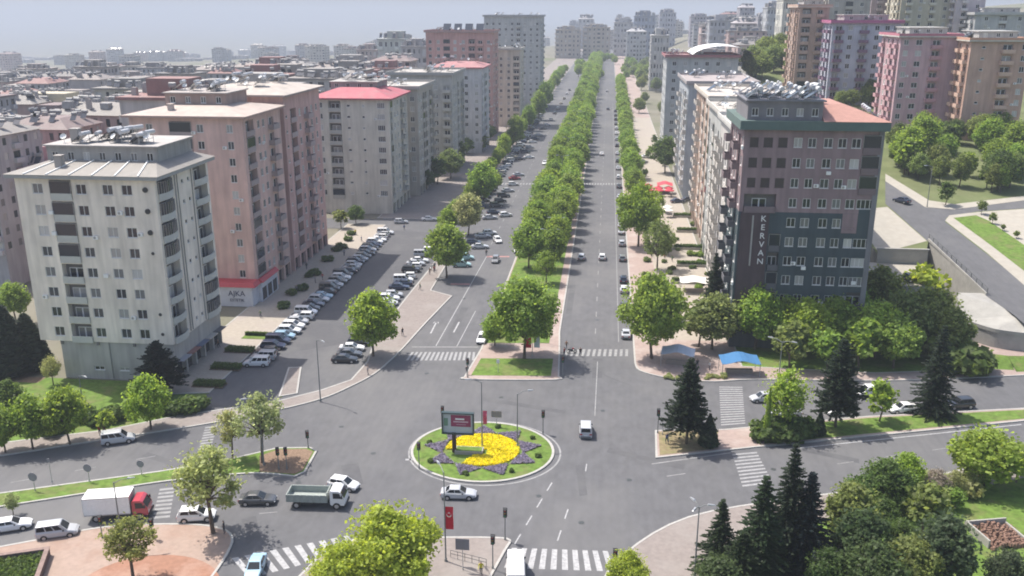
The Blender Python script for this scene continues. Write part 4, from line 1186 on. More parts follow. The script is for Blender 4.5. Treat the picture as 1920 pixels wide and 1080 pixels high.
# ---- 6. far towers --------------------------------------------------------------------------------
_ARCH = []
def archetypes():
    R = random.Random(77)
    for k in range(9):
        W = R.uniform(16, 24); D = R.uniform(14, 20); nf = R.choice((6, 7, 8)); fhh = 3.1; H = nf * fhh + 1.2
        wl_ = MB(); gl = MB(); bal = MB()
        for f, L in (('S', W), ('E', D), ('W', D), ('N', W)):
            ox, oy, rz, _ = FACES[f](W, D); ops = []
            n = int(L / 3.4)
            for i in range(n):
                u = L * (i + .5) / n
                big = (i + k) % 3 == 0
                for r in range(nf):
                    w = 2.4 if big else 1.3
                    ops.append((u - w / 2, u + w / 2, 1.2 + r * fhh + (.2 if big else .9), 1.2 + r * fhh + 2.4, .3 if big else .15, False))
            if f == 'N': ops = []
            T = facade(wl_, ox - W / 2, oy - D / 2, rz, L, -12.0, H, ops)
            for o in ops:
                gl.quad(T(o[0], o[4] - .02, o[2]), T(o[1], o[4] - .02, o[2]), T(o[1], o[4] - .02, o[3]), T(o[0], o[4] - .02, o[3]))
                if o[1] - o[0] > 2:
                    for (d0, d1) in ((-.9, .0),):
                        P4 = [T(o[0] - .2, d0, 0), T(o[1] + .2, d0, 0), T(o[1] + .2, -.002, 0), T(o[0] - .2, -.002, 0)]
                        bal.frustum([(p[0], p[1], o[2] - .3) for p in P4], [(p[0], p[1], o[2] + .75) for p in P4], 0, True, True)
        rf_ = MB(); o = .7
        if k % 3 != 1:
            rf_.box(-W / 2 - o, -D / 2 - o, H, W / 2 + o, D / 2 + o, H + .4)
            rf_.box(-W / 4, -D / 4, H + .4, W / 4, D / 4, H + 2.8)
        else:
            rf_.frustum([(-W / 2 - o, -D / 2 - o, H), (W / 2 + o, -D / 2 - o, H), (W / 2 + o, D / 2 + o, H), (-W / 2 - o, D / 2 + o, H)],
                        [(-W / 2 + 5, -D / 2 + 5, H + 1.9), (W / 2 - 5, -D / 2 + 5, H + 1.9), (W / 2 - 5, D / 2 - 5, H + 1.9), (-W / 2 + 5, D / 2 - 5, H + 1.9)], 0, True, True)
        cl = MB()
        for j in range(R.randint(16, 26)):
            x = R.uniform(-W / 2 + 1.5, W / 2 - 1.5); y = R.uniform(-D / 2 + 1.5, D / 2 - 1.5); z = H + (.4 if k % 3 != 1 else 1.0); t = R.random()
            if t < .45:
                cl.tube((x - .9, y, z + 1.6), (x + .9, y, z + 1.6), .38, n=7, m=0); cl.quad((x - .9, y - 1.6, z + .3), (x + .9, y - 1.6, z + .3), (x + .9, y - .2, z + 1.4), (x - .9, y - .2, z + 1.4), 1)
            elif t < .75:
                w = R.uniform(.35, .7); cl.box(x - w, y - w, z, x + w, y + w, z + R.uniform(1.0, 2.4), 2)
            else:
                w = R.uniform(.8, 1.6); cl.box(x - w, y - w * .7, z, x + w, y + w * .7, z + R.uniform(.9, 1.6), 0)
        _ARCH.append((W, D, H, wl_.mesh('wall', [M['wall']]), gl.mesh('glazing', [M['glass_i']]), bal.mesh('balconies', [M['wall_trim']]), rf_.mesh('roof', [M['roof']]),
                      cl.mesh('roof_clutter', [M['tank_far'], M['panel'], M['wall_trim']])))
archetypes()
ROOFS = [(.22, .205, .19), (.26, .235, .21), (.22, .12, .11), (.17, .16, .155), (.28, .265, .25), (.18, .135, .13), (.23, .20, .185)]
WALLS = [(.42, .40, .37), (.44, .34, .32), (.46, .43, .36), (.36, .35, .36), (.42, .31, .29), (.38, .38, .40), (.48, .46, .43), (.40, .36, .34)]
WNAME = ['taupe', 'rose', 'cream', 'grey', 'brick pink', 'blue grey', 'ivory', 'brownish']
RNAME = ['grey', 'tan', 'red brown', 'dark grey', 'pale grey', 'maroon', 'brown']
def generic(x, y, z, k, rz, sc, col, rcol, label, group, name='city_block'):
    W, D, H, wm, gm, bm, rm, cm = _ARCH[k]
    o = thing(name, label, 'apartment block', (x, y, z), rz, group, sc)
    add('wall', wm, o, color=col)
    g = add('glazing', gm, o); g['kind'] = 'stuff'
    q_ = add('balconies', bm, o, color=tuple(min(.6, c * 1.1) for c in col)); q_['kind'] = 'stuff'
    add('roof', rm, o, color=rcol)
    c = add('roof_clutter', cm, o, color=(.33, .3, .28)); c['kind'] = 'stuff'
    return o

RG = random.Random(404)
SKY = [1080.0] * 1300                                           # how high the blocks built so far reach, per photo column
def cover(a, b_, t):
    for c in range(max(0, int(a)), min(1299, int(b_)) + 1): SKY[c] = min(SKY[c], t)
for a, b_, t in ((28, 385, 285), (250, 530, 200), (400, 592, 178), (590, 762, 172), (740, 850, 145), (830, 905, 130), (800, 925, 62), (925, 978, 95), (910, 1018, 30)): cover(a, b_, t)
def shows(a, b_, t):
    cols = range(max(0, int(a)), min(1299, int(b_)) + 1)
    return sum(1 for c in cols if t < SKY[c] - 1.5) > max(3, .25 * len(cols))
count = 0
# the district behind the left row, falling away towards the plain
y = 150.0
while y < 1000:
    stepy = 21 + (y - 150) * 0.02
    x = -112.0 - RG.uniform(0, 4)
    while True:
        px, py, w = proj(x, y, ground_h(x, y) + 20)
        if px < -160: break
        k = RG.randrange(9); W_, D_, H_ = _ARCH[k][:3]
        sc = RG.uniform(.74, .95)
        if x > -150: sc *= 1.1
        hz = ground_h(x, y)
        skip = RG.random() < .06
        if not skip and not (x > -118 and y < 225):
            near_ = y < 420
            zs_ = RG.choice((1.15, 1.3, 1.45, 1.6, 1.8))
            lim = (185 - .11 * px) if near_ else (132 - .03 * px)
            while zs_ > .55 and proj(x, y, hz + 4 + H_ * sc * zs_)[1] < lim + RG.uniform(0, 22): zs_ -= .05
            tx, ty, _w = proj(x, y, hz + 7 + H_ * sc * zs_)
            pa, pb = proj(x - W_ * sc / 2, y, hz + 20)[0], proj(x + W_ * sc / 2, y, hz + 20)[0]
            if not shows(pa, pb, ty): x -= 21; continue
            cover(pa, pb, ty + 1)
            wi, ri = RG.randrange(8), RG.randrange(7)
            lab = '%s walled block with %s roof in the %s left district' % (WNAME[wi], RNAME[ri], 'nearer crowded' if near_ else 'hazy far')
            generic(x + RG.uniform(-2, 2), y + RG.uniform(-2, 2), hz + RG.uniform(0, 7), k, RG.choice((0, 0, .06, -.08, PI / 2, PI)), sc, WALLS[wi], ROOFS[ri], lab, 'near left district blocks' if near_ else 'far left district blocks').scale.z *= zs_
            count += 1
        x -= 20.5 + RG.uniform(0, 3.5) + (y - 150) * 0.006
    y += stepy
# left foreground: red and purple low roofs by the picture edge
# far skyline on the plain and at the end of the boulevard
def sky_block(pxl, pxr, pyt, Y, col, label, group=None, base=None, depth=18, k=None):
    a = GY(pxl, pyt, Y); c = GY(pxr, pyt, Y)
    W = c.x - a.x; zb = ground_h((a.x + c.x) / 2, Y) if base is None else base
    kk = RG.randrange(9) if k is None else k
    W_, D_, H_ = _ARCH[kk][:3]
    o = generic((a.x + c.x) / 2, Y + depth / 2, zb, kk, 0, 1, col, tuple(v * .8 for v in col), label, group, 'tower_block')
    o.scale = (W / W_, depth / D_, max(.3, (a.z - zb) / (H_ + 1.5)))
    return o
SG = 'hazy towers standing out on the plain'
SLAB = 'hazy pale tower block on the far left skyline'
for (l, r_, t, Y) in ((0, 30, 125, 1500), (36, 48, 112, 1700), (48, 62, 122, 1700), (62, 92, 132, 1500), (95, 118, 124, 1600), (150, 188, 117, 1700), (245, 285, 106, 1500), (296, 322, 100, 1500),
                      (324, 348, 98, 1520), (352, 370, 101, 1540), (402, 432, 96, 1500), (446, 468, 93, 1600), (474, 502, 94, 1500), (510, 532, 85, 1500), (538, 554, 94, 1600), (570, 590, 93, 1700), (590, 625, 96, 1300), (628, 662, 92, 1200), (430, 460, 104, 1200), (330, 372, 112, 1150),
                      (195, 230, 122, 1500), (120, 146, 130, 1450), (270, 300, 128, 1300), (380, 404, 118, 1300), (20, 60, 140, 1250)):
    sky_block(l, r_, t, Y * 1.6, RG.choice([(.42, .42, .45), (.40, .40, .42), (.45, .43, .44)]), SLAB, SG)
for i in range(40):
    Y = RG.uniform(1050, 2100); xx = RG.uniform(-1150, -60)
    zt = ground_h(xx, Y) + RG.uniform(16, 26)
    px, py, w = proj(xx, Y, zt)
    if -40 < px < 1000 and shows(px - 6, px + 6, py):
        generic(xx, Y, ground_h(xx, Y), RG.randrange(9), RG.choice((0, .1, PI / 2)), RG.uniform(.9, 1.2), RG.choice(WALLS), RG.choice(ROOFS), 'tiny hazy block in the outermost left suburbs', 'outermost left suburb blocks')
sky_block(-40, 158, 186, 330, (.50, .45, .33), 'yellowish beige block at the left frame edge', depth=20, k=2)
sky_block(-60, 62, 300, 190, (.44, .27, .28), 'rose walled low block at the left frame edge', depth=18, k=5)
sky_block(1042, 1088, 52, 1180, (.40, .345, .29), 'tan twin block closing the boulevard, left half', depth=22, k=0)
sky_block(1094, 1144, 48, 1185, (.40, .345, .29), 'tan twin block closing the boulevard, right half', depth=22, k=3)
sky_block(1152, 1188, 38, 1250, (.42, .41, .41), 'pale grey tower right of the tan twin blocks', depth=22, k=6)
sky_block(1190, 1229, 25, 1150, (.26, .29, .36), 'blue glass office tower on the far skyline', depth=24, k=0)
sky_block(1238, 1268, 20, 1250, (.40, .40, .44), 'hazy twin topped tower right of the blue glass tower', depth=24, k=3)
sky_block(1176, 1212, 55, 1000, (.42, .42, .43), 'pale low block in front of the blue glass tower', depth=20, k=4)
sky_block(1222, 1255, 60, 700, (.46, .45, .43), 'cream far block above the right tree row', depth=20, k=5)
for (l, r_, t, Y, lab) in ((708, 768, 66, 640, 'pale green rimmed tower on the left skyline'), (752, 800, 80, 600, 'grey roofed block beside the pale green rimmed tower'), (668, 706, 88, 700, 'small pink roofed block left of the pale green rimmed tower')):
    sky_block(l, r_, t, Y, {708: (.44, .46, .43), 752: (.36, .34, .34), 668: (.44, .36, .34)}[l], lab)
for (l, r_, t, Y, c, lab) in ((1332, 1375, 33, 760, (.40, .40, .42), 'flat topped block with white roof edge on the right skyline'), (1388, 1416, 10, 950, (.36, .34, .36), 'dusky tower on the right skyline'),
        (1378, 1420, 38, 720, (.38, .35, .36), 'mauve box block below the dusky tower'), (1440, 1475, 8, 700, (.42, .43, .44), 'grey tower left of the pale yellow towers'),
        (1470, 1500, -10, 560, (.48, .47, .42), 'pale yellow tower with balcony columns on the right skyline'), (1422, 1442, 28, 800, (.38, .36, .38), 'narrow mauve tower on the right skyline'),
        (1296, 1330, 28, 1100, (.38, .36, .40), 'far purple grey block on the right skyline')):
    sky_block(l, r_, t, Y, c, lab, depth=22)
for i in range(34):
    px = RG.uniform(990, 1330); Y = RG.uniform(1400, 2300)
    sky_block(px, px + RG.uniform(14, 34), RG.uniform(34, 82) - (px - 990) * .05, Y, RG.choice([(.40, .38, .36), (.42, .41, .42), (.36, .36, .39), (.44, .40, .37)]), 'hazy block of the irregular skyline beyond the boulevard', 'irregular far skyline blocks', depth=20)
for i in range(32):
    Y = RG.uniform(520, 1400); px = RG.uniform(1230, 1480)
    a = GY(px, 60, Y); zb = ground_h(a.x, Y)
    if a.x < 40: continue
    generic(a.x, Y, zb, RG.randrange(9), RG.choice((0, PI / 2, .1)), RG.uniform(.9, 1.15), RG.choice(WALLS), RG.choice(ROOFS), 'small block in the hazy right district beyond the maroon trimmed roof', 'hazy right district blocks')
# ================================================================== trees and plants
def quads_mesh(name, C, A, B, m):
    """C centres (n,3), A and B half axes (n,3) -> n loose quads."""
    n = len(C)
    V = np.empty((n, 4, 3), np.float32)
    V[:, 0] = C - A - B; V[:, 1] = C + A - B; V[:, 2] = C + A + B; V[:, 3] = C - A + B
    me = bpy.data.meshes.new(name)
    me.vertices.add(n * 4); me.vertices.foreach_set('co', V.reshape(-1))
    me.loops.add(n * 4); me.loops.foreach_set('vertex_index', np.arange(n * 4, dtype=np.int32))
    me.polygons.add(n); me.polygons.foreach_set('loop_start', np.arange(0, n * 4, 4, dtype=np.int32))
    try: me.polygons.foreach_set('loop_total', np.full(n, 4, dtype=np.int32))
    except Exception: pass
    me.materials.append(m)
    me.update(calc_edges=True); me.validate()
    return me

def unit(a):
    return a / (np.linalg.norm(a, axis=1, keepdims=True) + 1e-9)

def cloud(rs, lobes, n, size, flat=0.75, shell=.5):
    L = np.array(lobes, float)
    w = L[:, 3] ** 2; w /= w.sum()
    idx = rs.choice(len(L), n, p=w)
    d = unit(rs.normal(size=(n, 3)))
    r = (shell + (1 - shell) * rs.random(n) ** .6) * np.where(rs.random(n) < .12, rs.uniform(1.0, 1.28, n), 1.0)
    rr = L[idx, 3][:, None] * np.array([[1, 1, flat]])
    C = L[idx, :3] + d * r[:, None] * rr
    nrm = unit(d + rs.normal(size=(n, 3)) * .75 + np.array([[-.15, 0.05, .65]]))
    t = unit(np.cross(nrm, rs.normal(size=(n, 3))))
    b = np.cross(nrm, t)
    s = size * rs.uniform(.6, 1.35, n)[:, None]
    return C, t * s * .62, b * s * .42

def broad(seed, h=9.0, r=4.0, trunk=2.4, n=3400, size=.42, lobes_n=15, airy=False, wide=1.0):
    R = random.Random(seed); rs = np.random.RandomState(seed)
    mb = MB()
    top = Vector((R.uniform(-.3, .3), R.uniform(-.3, .3), trunk))
    mb.tube((0, 0, -.2), top, .20 * h / 9, .14 * h / 9, 7)
    lobes = []
    ch = h - trunk * .75
    for i in range(lobes_n):
        a = 2 * PI * (i * .618 + R.uniform(-.1, .1)); t = (i + .5) / lobes_n
        z = trunk * .85 + ch * (.12 + .78 * t)
        prof = math.sin(PI * min(1, .18 + .80 * t)) ** .7
        rad = r * prof * R.uniform(.35, .82) * wide
        lr = r * R.uniform(.20, .40) * (.8 if airy else 1.0) * (1.05 - .3 * t)
        p = Vector((math.cos(a) * rad, math.sin(a) * rad, z))
        lobes.append((p.x, p.y, p.z, lr))
        if i % 2 == 0 or airy:
            mid = top.lerp(p, .5) + Vector((0, 0, .25))
            mb.tube(top, mid, .09 * h / 9, .06 * h / 9, 5); mb.tube(mid, p, .06 * h / 9, .02, 4)
    lobes.append((0, 0, trunk + ch * .5, r * .55))
    C, A, B = cloud(rs, lobes, n, size, .85, .2 if airy else .35)
    m_ = int(n * .15)
    d_ = unit(rs.normal(size=(m_, 3))); rr_ = rs.uniform(.55, 1.06, m_)[:, None]
    zf = .5 + .5 * np.abs(np.sin(d_[:, :1] * 5 + seed) * np.cos(d_[:, 1:2] * 4)) ** .5
    C2 = np.array([[0, 0, trunk * .85 + ch * .52]]) + d_ * rr_ * np.array([[r * .98 * wide, r * .98 * wide, ch * .52]]) * (.72 + .28 * zf)
    C[:m_] = C2
    return mb.mesh('trunk', [M['bark']]), quads_mesh('crown', C, A, B, M['leaf'])

def conifer(seed, h=9.0, r=2.6, trunk=1.4, whorls=15, dens=1.0, droop=.25, spiky=1.0, power=.8):
    R = random.Random(seed); rs = np.random.RandomState(seed)
    mb = MB(); mb.tube((0, 0, -.2), (0, 0, h * .97), .17 * h / 9, .02, 6)
    Cs, As, Bs = [], [], []
    for w in range(whorls):
        t = w / (whorls - 1)
        z = trunk + (h - trunk) * t
        rad = r * (1 - t) ** power * R.uniform(.78, 1.15) + .12
        nb = max(5, int((11 - 5 * t) * dens))
        for k in range(nb):
            a = 2 * PI * (k + R.random() * .8) / nb + w
            L = rad * R.uniform(.7, 1.18)
            d = Vector((math.cos(a), math.sin(a), -droop + R.uniform(-.12, .22) + .25 * t))
            m_ = max(3, int(L * 5))
            for j in range(m_):
                f = (j + .6) / m_
                p = Vector((0, 0, z)) + d * (L * f) + Vector((0, 0, -.12 * L * f * f))
                for s in range(3):
                    side = Vector((-d.y, d.x, 0)) * R.uniform(-.30, .30) * (1.15 - f)
                    q_ = p + side + Vector((0, 0, R.uniform(-.1, .1)))
                    ax = (d + Vector((R.uniform(-.7, .7), R.uniform(-.7, .7), R.uniform(-.2, .5) * spiky))).normalized()
                    o = ax.cross(Vector((R.uniform(-1, 1), R.uniform(-1, 1), 1))).normalized()
                    Cs.append(q_); As.append(ax * R.uniform(.18, .30)); Bs.append(o * R.uniform(.05, .09))
    return mb.mesh('trunk', [M['bark']]), quads_mesh('crown', np.array([tuple(c) for c in Cs]), np.array([tuple(c) for c in As]), np.array([tuple(c) for c in Bs]), M['leaf'])

def cone_bush(seed, h=2.6, r=.9, n=1500, size=.2, power=.9):
    rs = np.random.RandomState(seed)
    t = rs.random(n) ** 1.2; a = rs.random(n) * 2 * PI
    rad = r * (1 - t) ** power * (np.sin(np.minimum(1, t * 6 + .35) * PI / 2)) * rs.uniform(.75, 1.02, n)
    C = np.stack([np.cos(a) * rad, np.sin(a) * rad, .05 + t * h], 1)
    nr = unit(np.stack([np.cos(a), np.sin(a), np.full(n, .3)], 1) + rs.normal(size=(n, 3)) * .5)
    tt = unit(np.cross(nr, rs.normal(size=(n, 3)))); b = np.cross(nr, tt); s = size * rs.uniform(.6, 1.3, n)[:, None]
    mb = MB(); mb.tube((0, 0, -.1), (0, 0, h * .6), .08, .03, 5)
    return mb.mesh('trunk', [M['bark']]), quads_mesh('crown', C, tt * s * .5, b * s * .4, M['leaf'])

def shrub(seed, r=1.2, h=1.1, n=900, size=.22):
    rs = np.random.RandomState(seed); R = random.Random(seed)
    lobes = [(R.uniform(-.55, .55) * r, R.uniform(-.55, .55) * r, h * R.uniform(.35, .6), r * R.uniform(.4, .6)) for _ in range(7)]
    C, A, B = cloud(rs, lobes, n, size, .75, .5); C[:, 2] = np.abs(C[:, 2])
    mb = MB()
    for k in range(5): mb.tube((0, 0, -.1), (lobes[k][0], lobes[k][1], lobes[k][2]), .04, .02, 4)
    return mb.mesh('stem', [M['bark']]), quads_mesh('foliage', C, A, B, M['leaf'])

TV = {}
TV['broad'] = [broad(s, 9, 4.0, 2.4, 7000, .28, 32) for s in (1, 2, 3, 4, 16, 17)]
TV['tall'] = [broad(s, 11, 3.6, 2.8, 7600, .28, 34) for s in (5, 6, 7)]
TV['fine'] = [broad(s, 9, 4.2, 2.3, 13000, .21, 34) for s in (8, 9)]
TV['airy'] = [broad(s, 8.5, 3.4, 2.2, 3600, .20, 30, True) for s in (10, 11, 12)]
TV['spring'] = [broad(s, 9, 3.3, 3.7, 2900, .21, 30, True) for s in (40, 41, 42)]
TV['small'] = [broad(s, 5, 2.0, 1.5, 1300, .3, 9) for s in (13, 14)]
TV['globe'] = [broad(15, 3.4, 1.45, 1.3, 1100, .26, 8)]
TV['pine'] = [conifer(s, 9, 2.5, 2.0, 17, 1.7, .02, 1.0, .70) for s in (20, 21)]
TV['spruce'] = [conifer(s, 14, 3.7, .5, 26, 1.35, .22, .7, .85) for s in (22, 23, 24)]
TV['cypress'] = [cone_bush(25, 9, 1.35, 4200, .3, .62), cone_bush(26, 9, 1.5, 4200, .3, .7)]
TV['cone'] = [cone_bush(27, 2.8, 1.0, 1500, .2, .8)]
TV['shrub'] = [shrub(s) for s in (30, 31, 32)]
_tn = [0]
def tree(kind, x, y, z, h, color, label, group=None, var=None, wide=1.0, name=None, rz=None):
    vs = TV[kind]; _tn[0] += 1
    i = _tn[0] % len(vs) if var is None else var
    H0 = {'broad': 9.2, 'tall': 11.2, 'fine': 9.3, 'airy': 8.4, 'spring': 9.0, 'small': 5.2, 'globe': 3.6, 'pine': 9, 'spruce': 14, 'cypress': 9, 'cone': 2.8, 'shrub': 1.5}[kind]
    s = h / H0
    nm = name or {'broad': 'broadleaf_tree', 'tall': 'broadleaf_tree', 'fine': 'broadleaf_tree', 'airy': 'broadleaf_tree', 'spring': 'broadleaf_tree', 'small': 'young_tree', 'globe': 'globe_tree', 'pine': 'pine_tree',
                  'spruce': 'spruce_tree', 'cypress': 'cypress_tree', 'cone': 'conical_shrub', 'shrub': 'shrub'}[kind]
    o = thing(nm, label, 'shrub' if kind in ('shrub', 'cone') else 'tree', (x, y, z), (_tn[0] * 2.399) % (2 * PI) if rz is None else rz, group)
    o.scale = (s * wide, s * wide, s)
    t, c = vs[i]
    add('stem' if kind == 'shrub' else 'trunk', t, o); add('foliage' if kind == 'shrub' else 'crown', c, o, color=color)
    return o
def tpx(kind, bx, by, topy, color, label, group=None, z=0.13, wide=1.0, var=None, hill=False):
    p = GT(bx, by) if hill else G(bx, by, z)
    h = GY(bx, topy, p.y).z - p.z
    return tree(kind, p.x, p.y, p.z, h, color, label, group, var, wide)

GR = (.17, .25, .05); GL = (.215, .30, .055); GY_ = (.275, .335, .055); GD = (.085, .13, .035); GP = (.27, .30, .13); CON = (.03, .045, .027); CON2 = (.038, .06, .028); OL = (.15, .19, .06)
TR = random.Random(99)
def jit(c, a=.14):
    k = 1 + TR.uniform(-a, a); return (c[0] * k * (1 + TR.uniform(-.07, .07)), c[1] * k, c[2] * k * (1 + TR.uniform(-.1, .1)))

# --- median rows
tpx('fine', 983, 672, 518, GR, 'big leafy tree leaning over the banners at the median tip', wide=.95, z=.16)
tree('broad', -19.0, 151.5, .16, 6.2, jit(GR), 'smaller tree left of the banners at the median tip')
tree('airy', -12.4, 191, .16, 7.6, jit(GR), 'thin tree in the gap of the median beyond the big leafy one')
n = 0
y = 203.0
while y < 1150:
    for x in (-17.6, -11.4):
        lab = None
        if y < 250:
            lab = '%s tree from the junction in the %s line of the dense median trees' % (ORD[int((y - 203) / 9.4)], 'left' if x < -15 else 'right')
        else:
            lab = 'green tree in the continuous far canopy of the median'
        tree('broad' if TR.random() < .7 else 'tall', x + TR.uniform(-.7, .7), y + TR.uniform(-1.5, 1.5), .16, TR.uniform(8.6, 11.0) * (1.06 if y > 260 else 1), jit(GR), lab, 'dense median trees' if y >= 250 else None, wide=TR.uniform(.95, 1.1), name='street_tree')
    y += 9.4 + (y - 200) * .008
# --- left pavement row
for i, (bx, by, ty, kd, col, lab) in enumerate([
    (700, 668, 545, 'broad', GL, 'bright round tree over the dark parked cars at the parking strip corner'),
    (838, 520, 418, 'broad', GR, 'tree at the end of the pavement bulge by the turquoise van'),
    (878, 440, 362, 'broad', GP, 'pale green tree on the left kerb above the turquoise van'),
    (905, 383, 305, 'broad', GR, 'tree on the left kerb beyond the pale green one'),
    (925, 362, 318, 'broad', GL, 'bright low tree on the left kerb near the angle parked cars'),
    (945, 300, 250, 'tall', GL, 'tall bright tree on the left kerb level with the taupe block'),
    (968, 280, 215, 'tall', GR, 'tall tree on the left kerb beyond the tall bright one'),
    (992, 245, 196, 'tall', GR, 'leafy tree on the left kerb before the cream narrow block'),
    (1010, 225, 170, 'tall', GR, 'large far tree on the left kerb by the very tall grey block'),
    (1022, 208, 152, 'tall', GR, 'broad far tree beside the large one on the left kerb')]):
    tpx(kd, bx, by, ty, jit(col, .06), lab, z=.13, wide=.92)
for i in range(16):
    y = 560 + i * 22
    tree('broad', -42.5 + TR.uniform(-2, 2), y, .13, TR.uniform(8, 11), jit(GR), 'small hazy tree far up the left kerb', 'hazy trees far up the left kerb')
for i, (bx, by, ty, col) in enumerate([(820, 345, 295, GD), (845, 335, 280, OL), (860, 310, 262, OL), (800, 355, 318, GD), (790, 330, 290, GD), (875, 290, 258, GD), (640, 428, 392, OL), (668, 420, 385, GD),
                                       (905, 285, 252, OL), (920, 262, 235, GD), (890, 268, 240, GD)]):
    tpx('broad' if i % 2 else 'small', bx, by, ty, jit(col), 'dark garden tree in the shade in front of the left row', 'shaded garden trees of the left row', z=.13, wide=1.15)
for i in range(26):
    y = 222 + i * 13.2
    tree('broad' if i % 3 else 'tall', -41.2 + TR.uniform(-1, .6), y + TR.uniform(-2, 2), .13, TR.uniform(6.2, 8.6), jit(TR.choice((GR, GL, GR))), 'slim kerb tree in the running line along the left carriageway', 'running line of left kerb trees', wide=.9, name='street_tree')
for i in range(30):
    y = TR.uniform(800, 1150); x = TR.uniform(-32, 40)
    if -7 < x < 5 and y < 1000: continue
    tree('broad', x, y, .1, TR.uniform(8, 12), jit(GR), 'hazy tree in the green mass closing the end of the boulevard', 'green mass at the end of the boulevard', name='street_tree')
# --- right kerb row
for i, (bx, by, ty, kd, col, lab) in enumerate([
    (1222, 672, 510, 'fine', GR, 'large tree at the right kerb corner beside the white awning'),
    (1238, 600, 520, 'broad', GR, 'tree partly behind the large right kerb corner tree'),
    (1197, 462, 342, 'fine', GR, 'large tree on the right kerb above the parked cars'),
    (1232, 505, 410, 'airy', OL, 'thin olive tree between the two large right kerb trees'),
    (1246, 478, 420, 'airy', OL, 'thin second olive tree by the forecourt hedges')]):
    tpx(kd, bx, by, ty, jit(col, .06), lab, wide=.85)
y = 285.0; k = 0
while y < 760:
    tree('broad' if k % 3 else 'tall', 8.8 + TR.uniform(-.6, .9), y, .13, TR.uniform(7.6, 10), jit(GR), 'green tree in the far run of the right kerb row', 'far right kerb trees', name='street_tree')
    y += 9.5; k += 1
for (bx, by, ty) in ((1247, 325, 255), (1226, 150, 92), (1238, 150, 95), (1245, 243, 205), (1262, 250, 212)):
    tpx('cypress' if ty != 255 else 'broad', bx, by, ty, GD if ty == 255 else CON, 'lone green forecourt tree before the red canopies' if ty == 255 else 'dark narrow cypress on the right forecourts', None if ty == 255 else 'dark cypresses on the right forecourts')
for i in range(26):
    y = TR.uniform(520, 1000); x = TR.uniform(13, 60)
    tree('broad', x, y, ground_h(x, y), TR.uniform(7, 12), jit(OL), 'hazy tree in the far green patch right of the boulevard', 'far green patch trees')
for i in range(34):
    q_ = GT(TR.uniform(1400, 1500), TR.uniform(82, 150)); x, y = q_.x, min(415, q_.y)
    tree('broad', x, y, planez(y), TR.uniform(8, 12), jit(OL), 'hillside tree in the green patch below the pale yellow tower', 'green patch below the pale yellow tower')
# --- grove in front of the dark green block
gv = [(1335, 655, 575, 'broad', OL, 'olive green bushy tree at the left end of the grove'), (1310, 650, 590, 'small', OL, 'low olive tree beside the white awning'), (1415, 655, 560, 'tall', GL, 'bright lime tree left of the blue awning pole'),
      (1385, 640, 575, 'broad', OL, 'olive tree behind the blue awning'), (1465, 650, 572, 'broad', GR, 'rounded green tree above the street lamp'), (1440, 590, 500, 'broad', OL, 'dull green tree against the wall under the lettering'),
      (1530, 620, 520, 'tall', GY_, 'bright yellow green tree tallest in the middle of the grove'), (1510, 668, 585, 'broad', GL, 'lime green tree in the front middle of the grove'), (1560, 660, 580, 'broad', GR, 'green tree behind the dark street pine'),
      (1590, 640, 560, 'broad', GR, 'green tree behind the grove centre'), (1640, 672, 590, 'broad', GL, 'broad lime tree at the right front of the grove'), (1610, 690, 618, 'small', GR, 'low green tree in front of the broad lime one'),
      (1690, 660, 570, 'broad', OL, 'olive tree near the raised court'), (1735, 650, 560, 'broad', OL, 'large olive tree at the right end of the grove'), (1720, 600, 518, 'small', GY_, 'yellow green treetop beside the raised court car'),
      (1640, 610, 525, 'broad', OL, 'brownish olive tree under the corner of the block'), (1675, 690, 620, 'broad', GR, 'green tree above the parked white sedan'), (1770, 672, 600, 'broad', OL, 'olive tree by the end of the curved path'),
      (1550, 700, 640, 'small', GR, 'low tree behind the white van'), (1480, 690, 625, 'small', OL, 'low olive tree left of the dark street pine'), (1355, 600, 560, 'small', GD, 'dark small tree by the block corner'), (1820, 690, 655, 'shrub', GD, 'dark green round bush on the grass bank'),
      (1790, 692, 650, 'shrub', GD, 'second dark bush on the grass bank')]
for (bx, by, ty, kd, col, lab) in gv:
    tpx(kd, bx, by, ty - 24, jit(col, .08), lab, wide=1.12)
tpx('pine', 1405, 625, 478, CON2, 'dark pine against the wall under the white lettering', wide=.9)
tpx('pine', 1575, 600, 478, CON2, 'dark pine rising in the middle of the grove', wide=.95)
tpx('pine', 1335, 605, 478, CON, 'slim dark conifer at the block corner by the forecourt', wide=.6)
# --- street conifers
tpx('pine', 1287, 832, 676, CON, 'lone dark pine on the dry grass at the crossing', z=.165, wide=.98, var=0)
tpx('pine', 1566, 800, 640, CON, 'dark pine on the street median before the white van', z=.165, wide=.95, var=1)
tpx('spruce', 1748, 776, 612, CON, 'large dark pyramid conifer on the street median by the parked cars', z=.165, wide=1.05)
tpx('cone', 1328, 836, 778, CON2, 'dark clipped cone beside the lone pine', z=.165, wide=.95)
tpx('cone', 1535, 815, 772, CON2, 'dark clipped cone beside the flowering hedge', z=.165, wide=.9)
tpx('airy', 1468, 812, 690, GL, 'pale green flowering tree over the parked silver car', z=.165, wide=1.0)
tpx('cypress', 1436, 825, 728, GL, 'slim bright green column shrub beside the crossing refuge', z=.165, wide=.5)
tpx('small', 1648, 790, 712, GL, 'small lime tree in front of the white van', z=.165)
for i, (bx, by) in enumerate([(1440, 822), (1455, 826), (1472, 824), (1490, 818), (1505, 816), (1520, 814), (1450, 812), (1480, 810)]):
    tpx('shrub', bx, by, by - 38, jit(GD), 'rounded bush in the thick hedge beside the crossing refuge', 'hedge bushes beside the crossing refuge', z=.165)
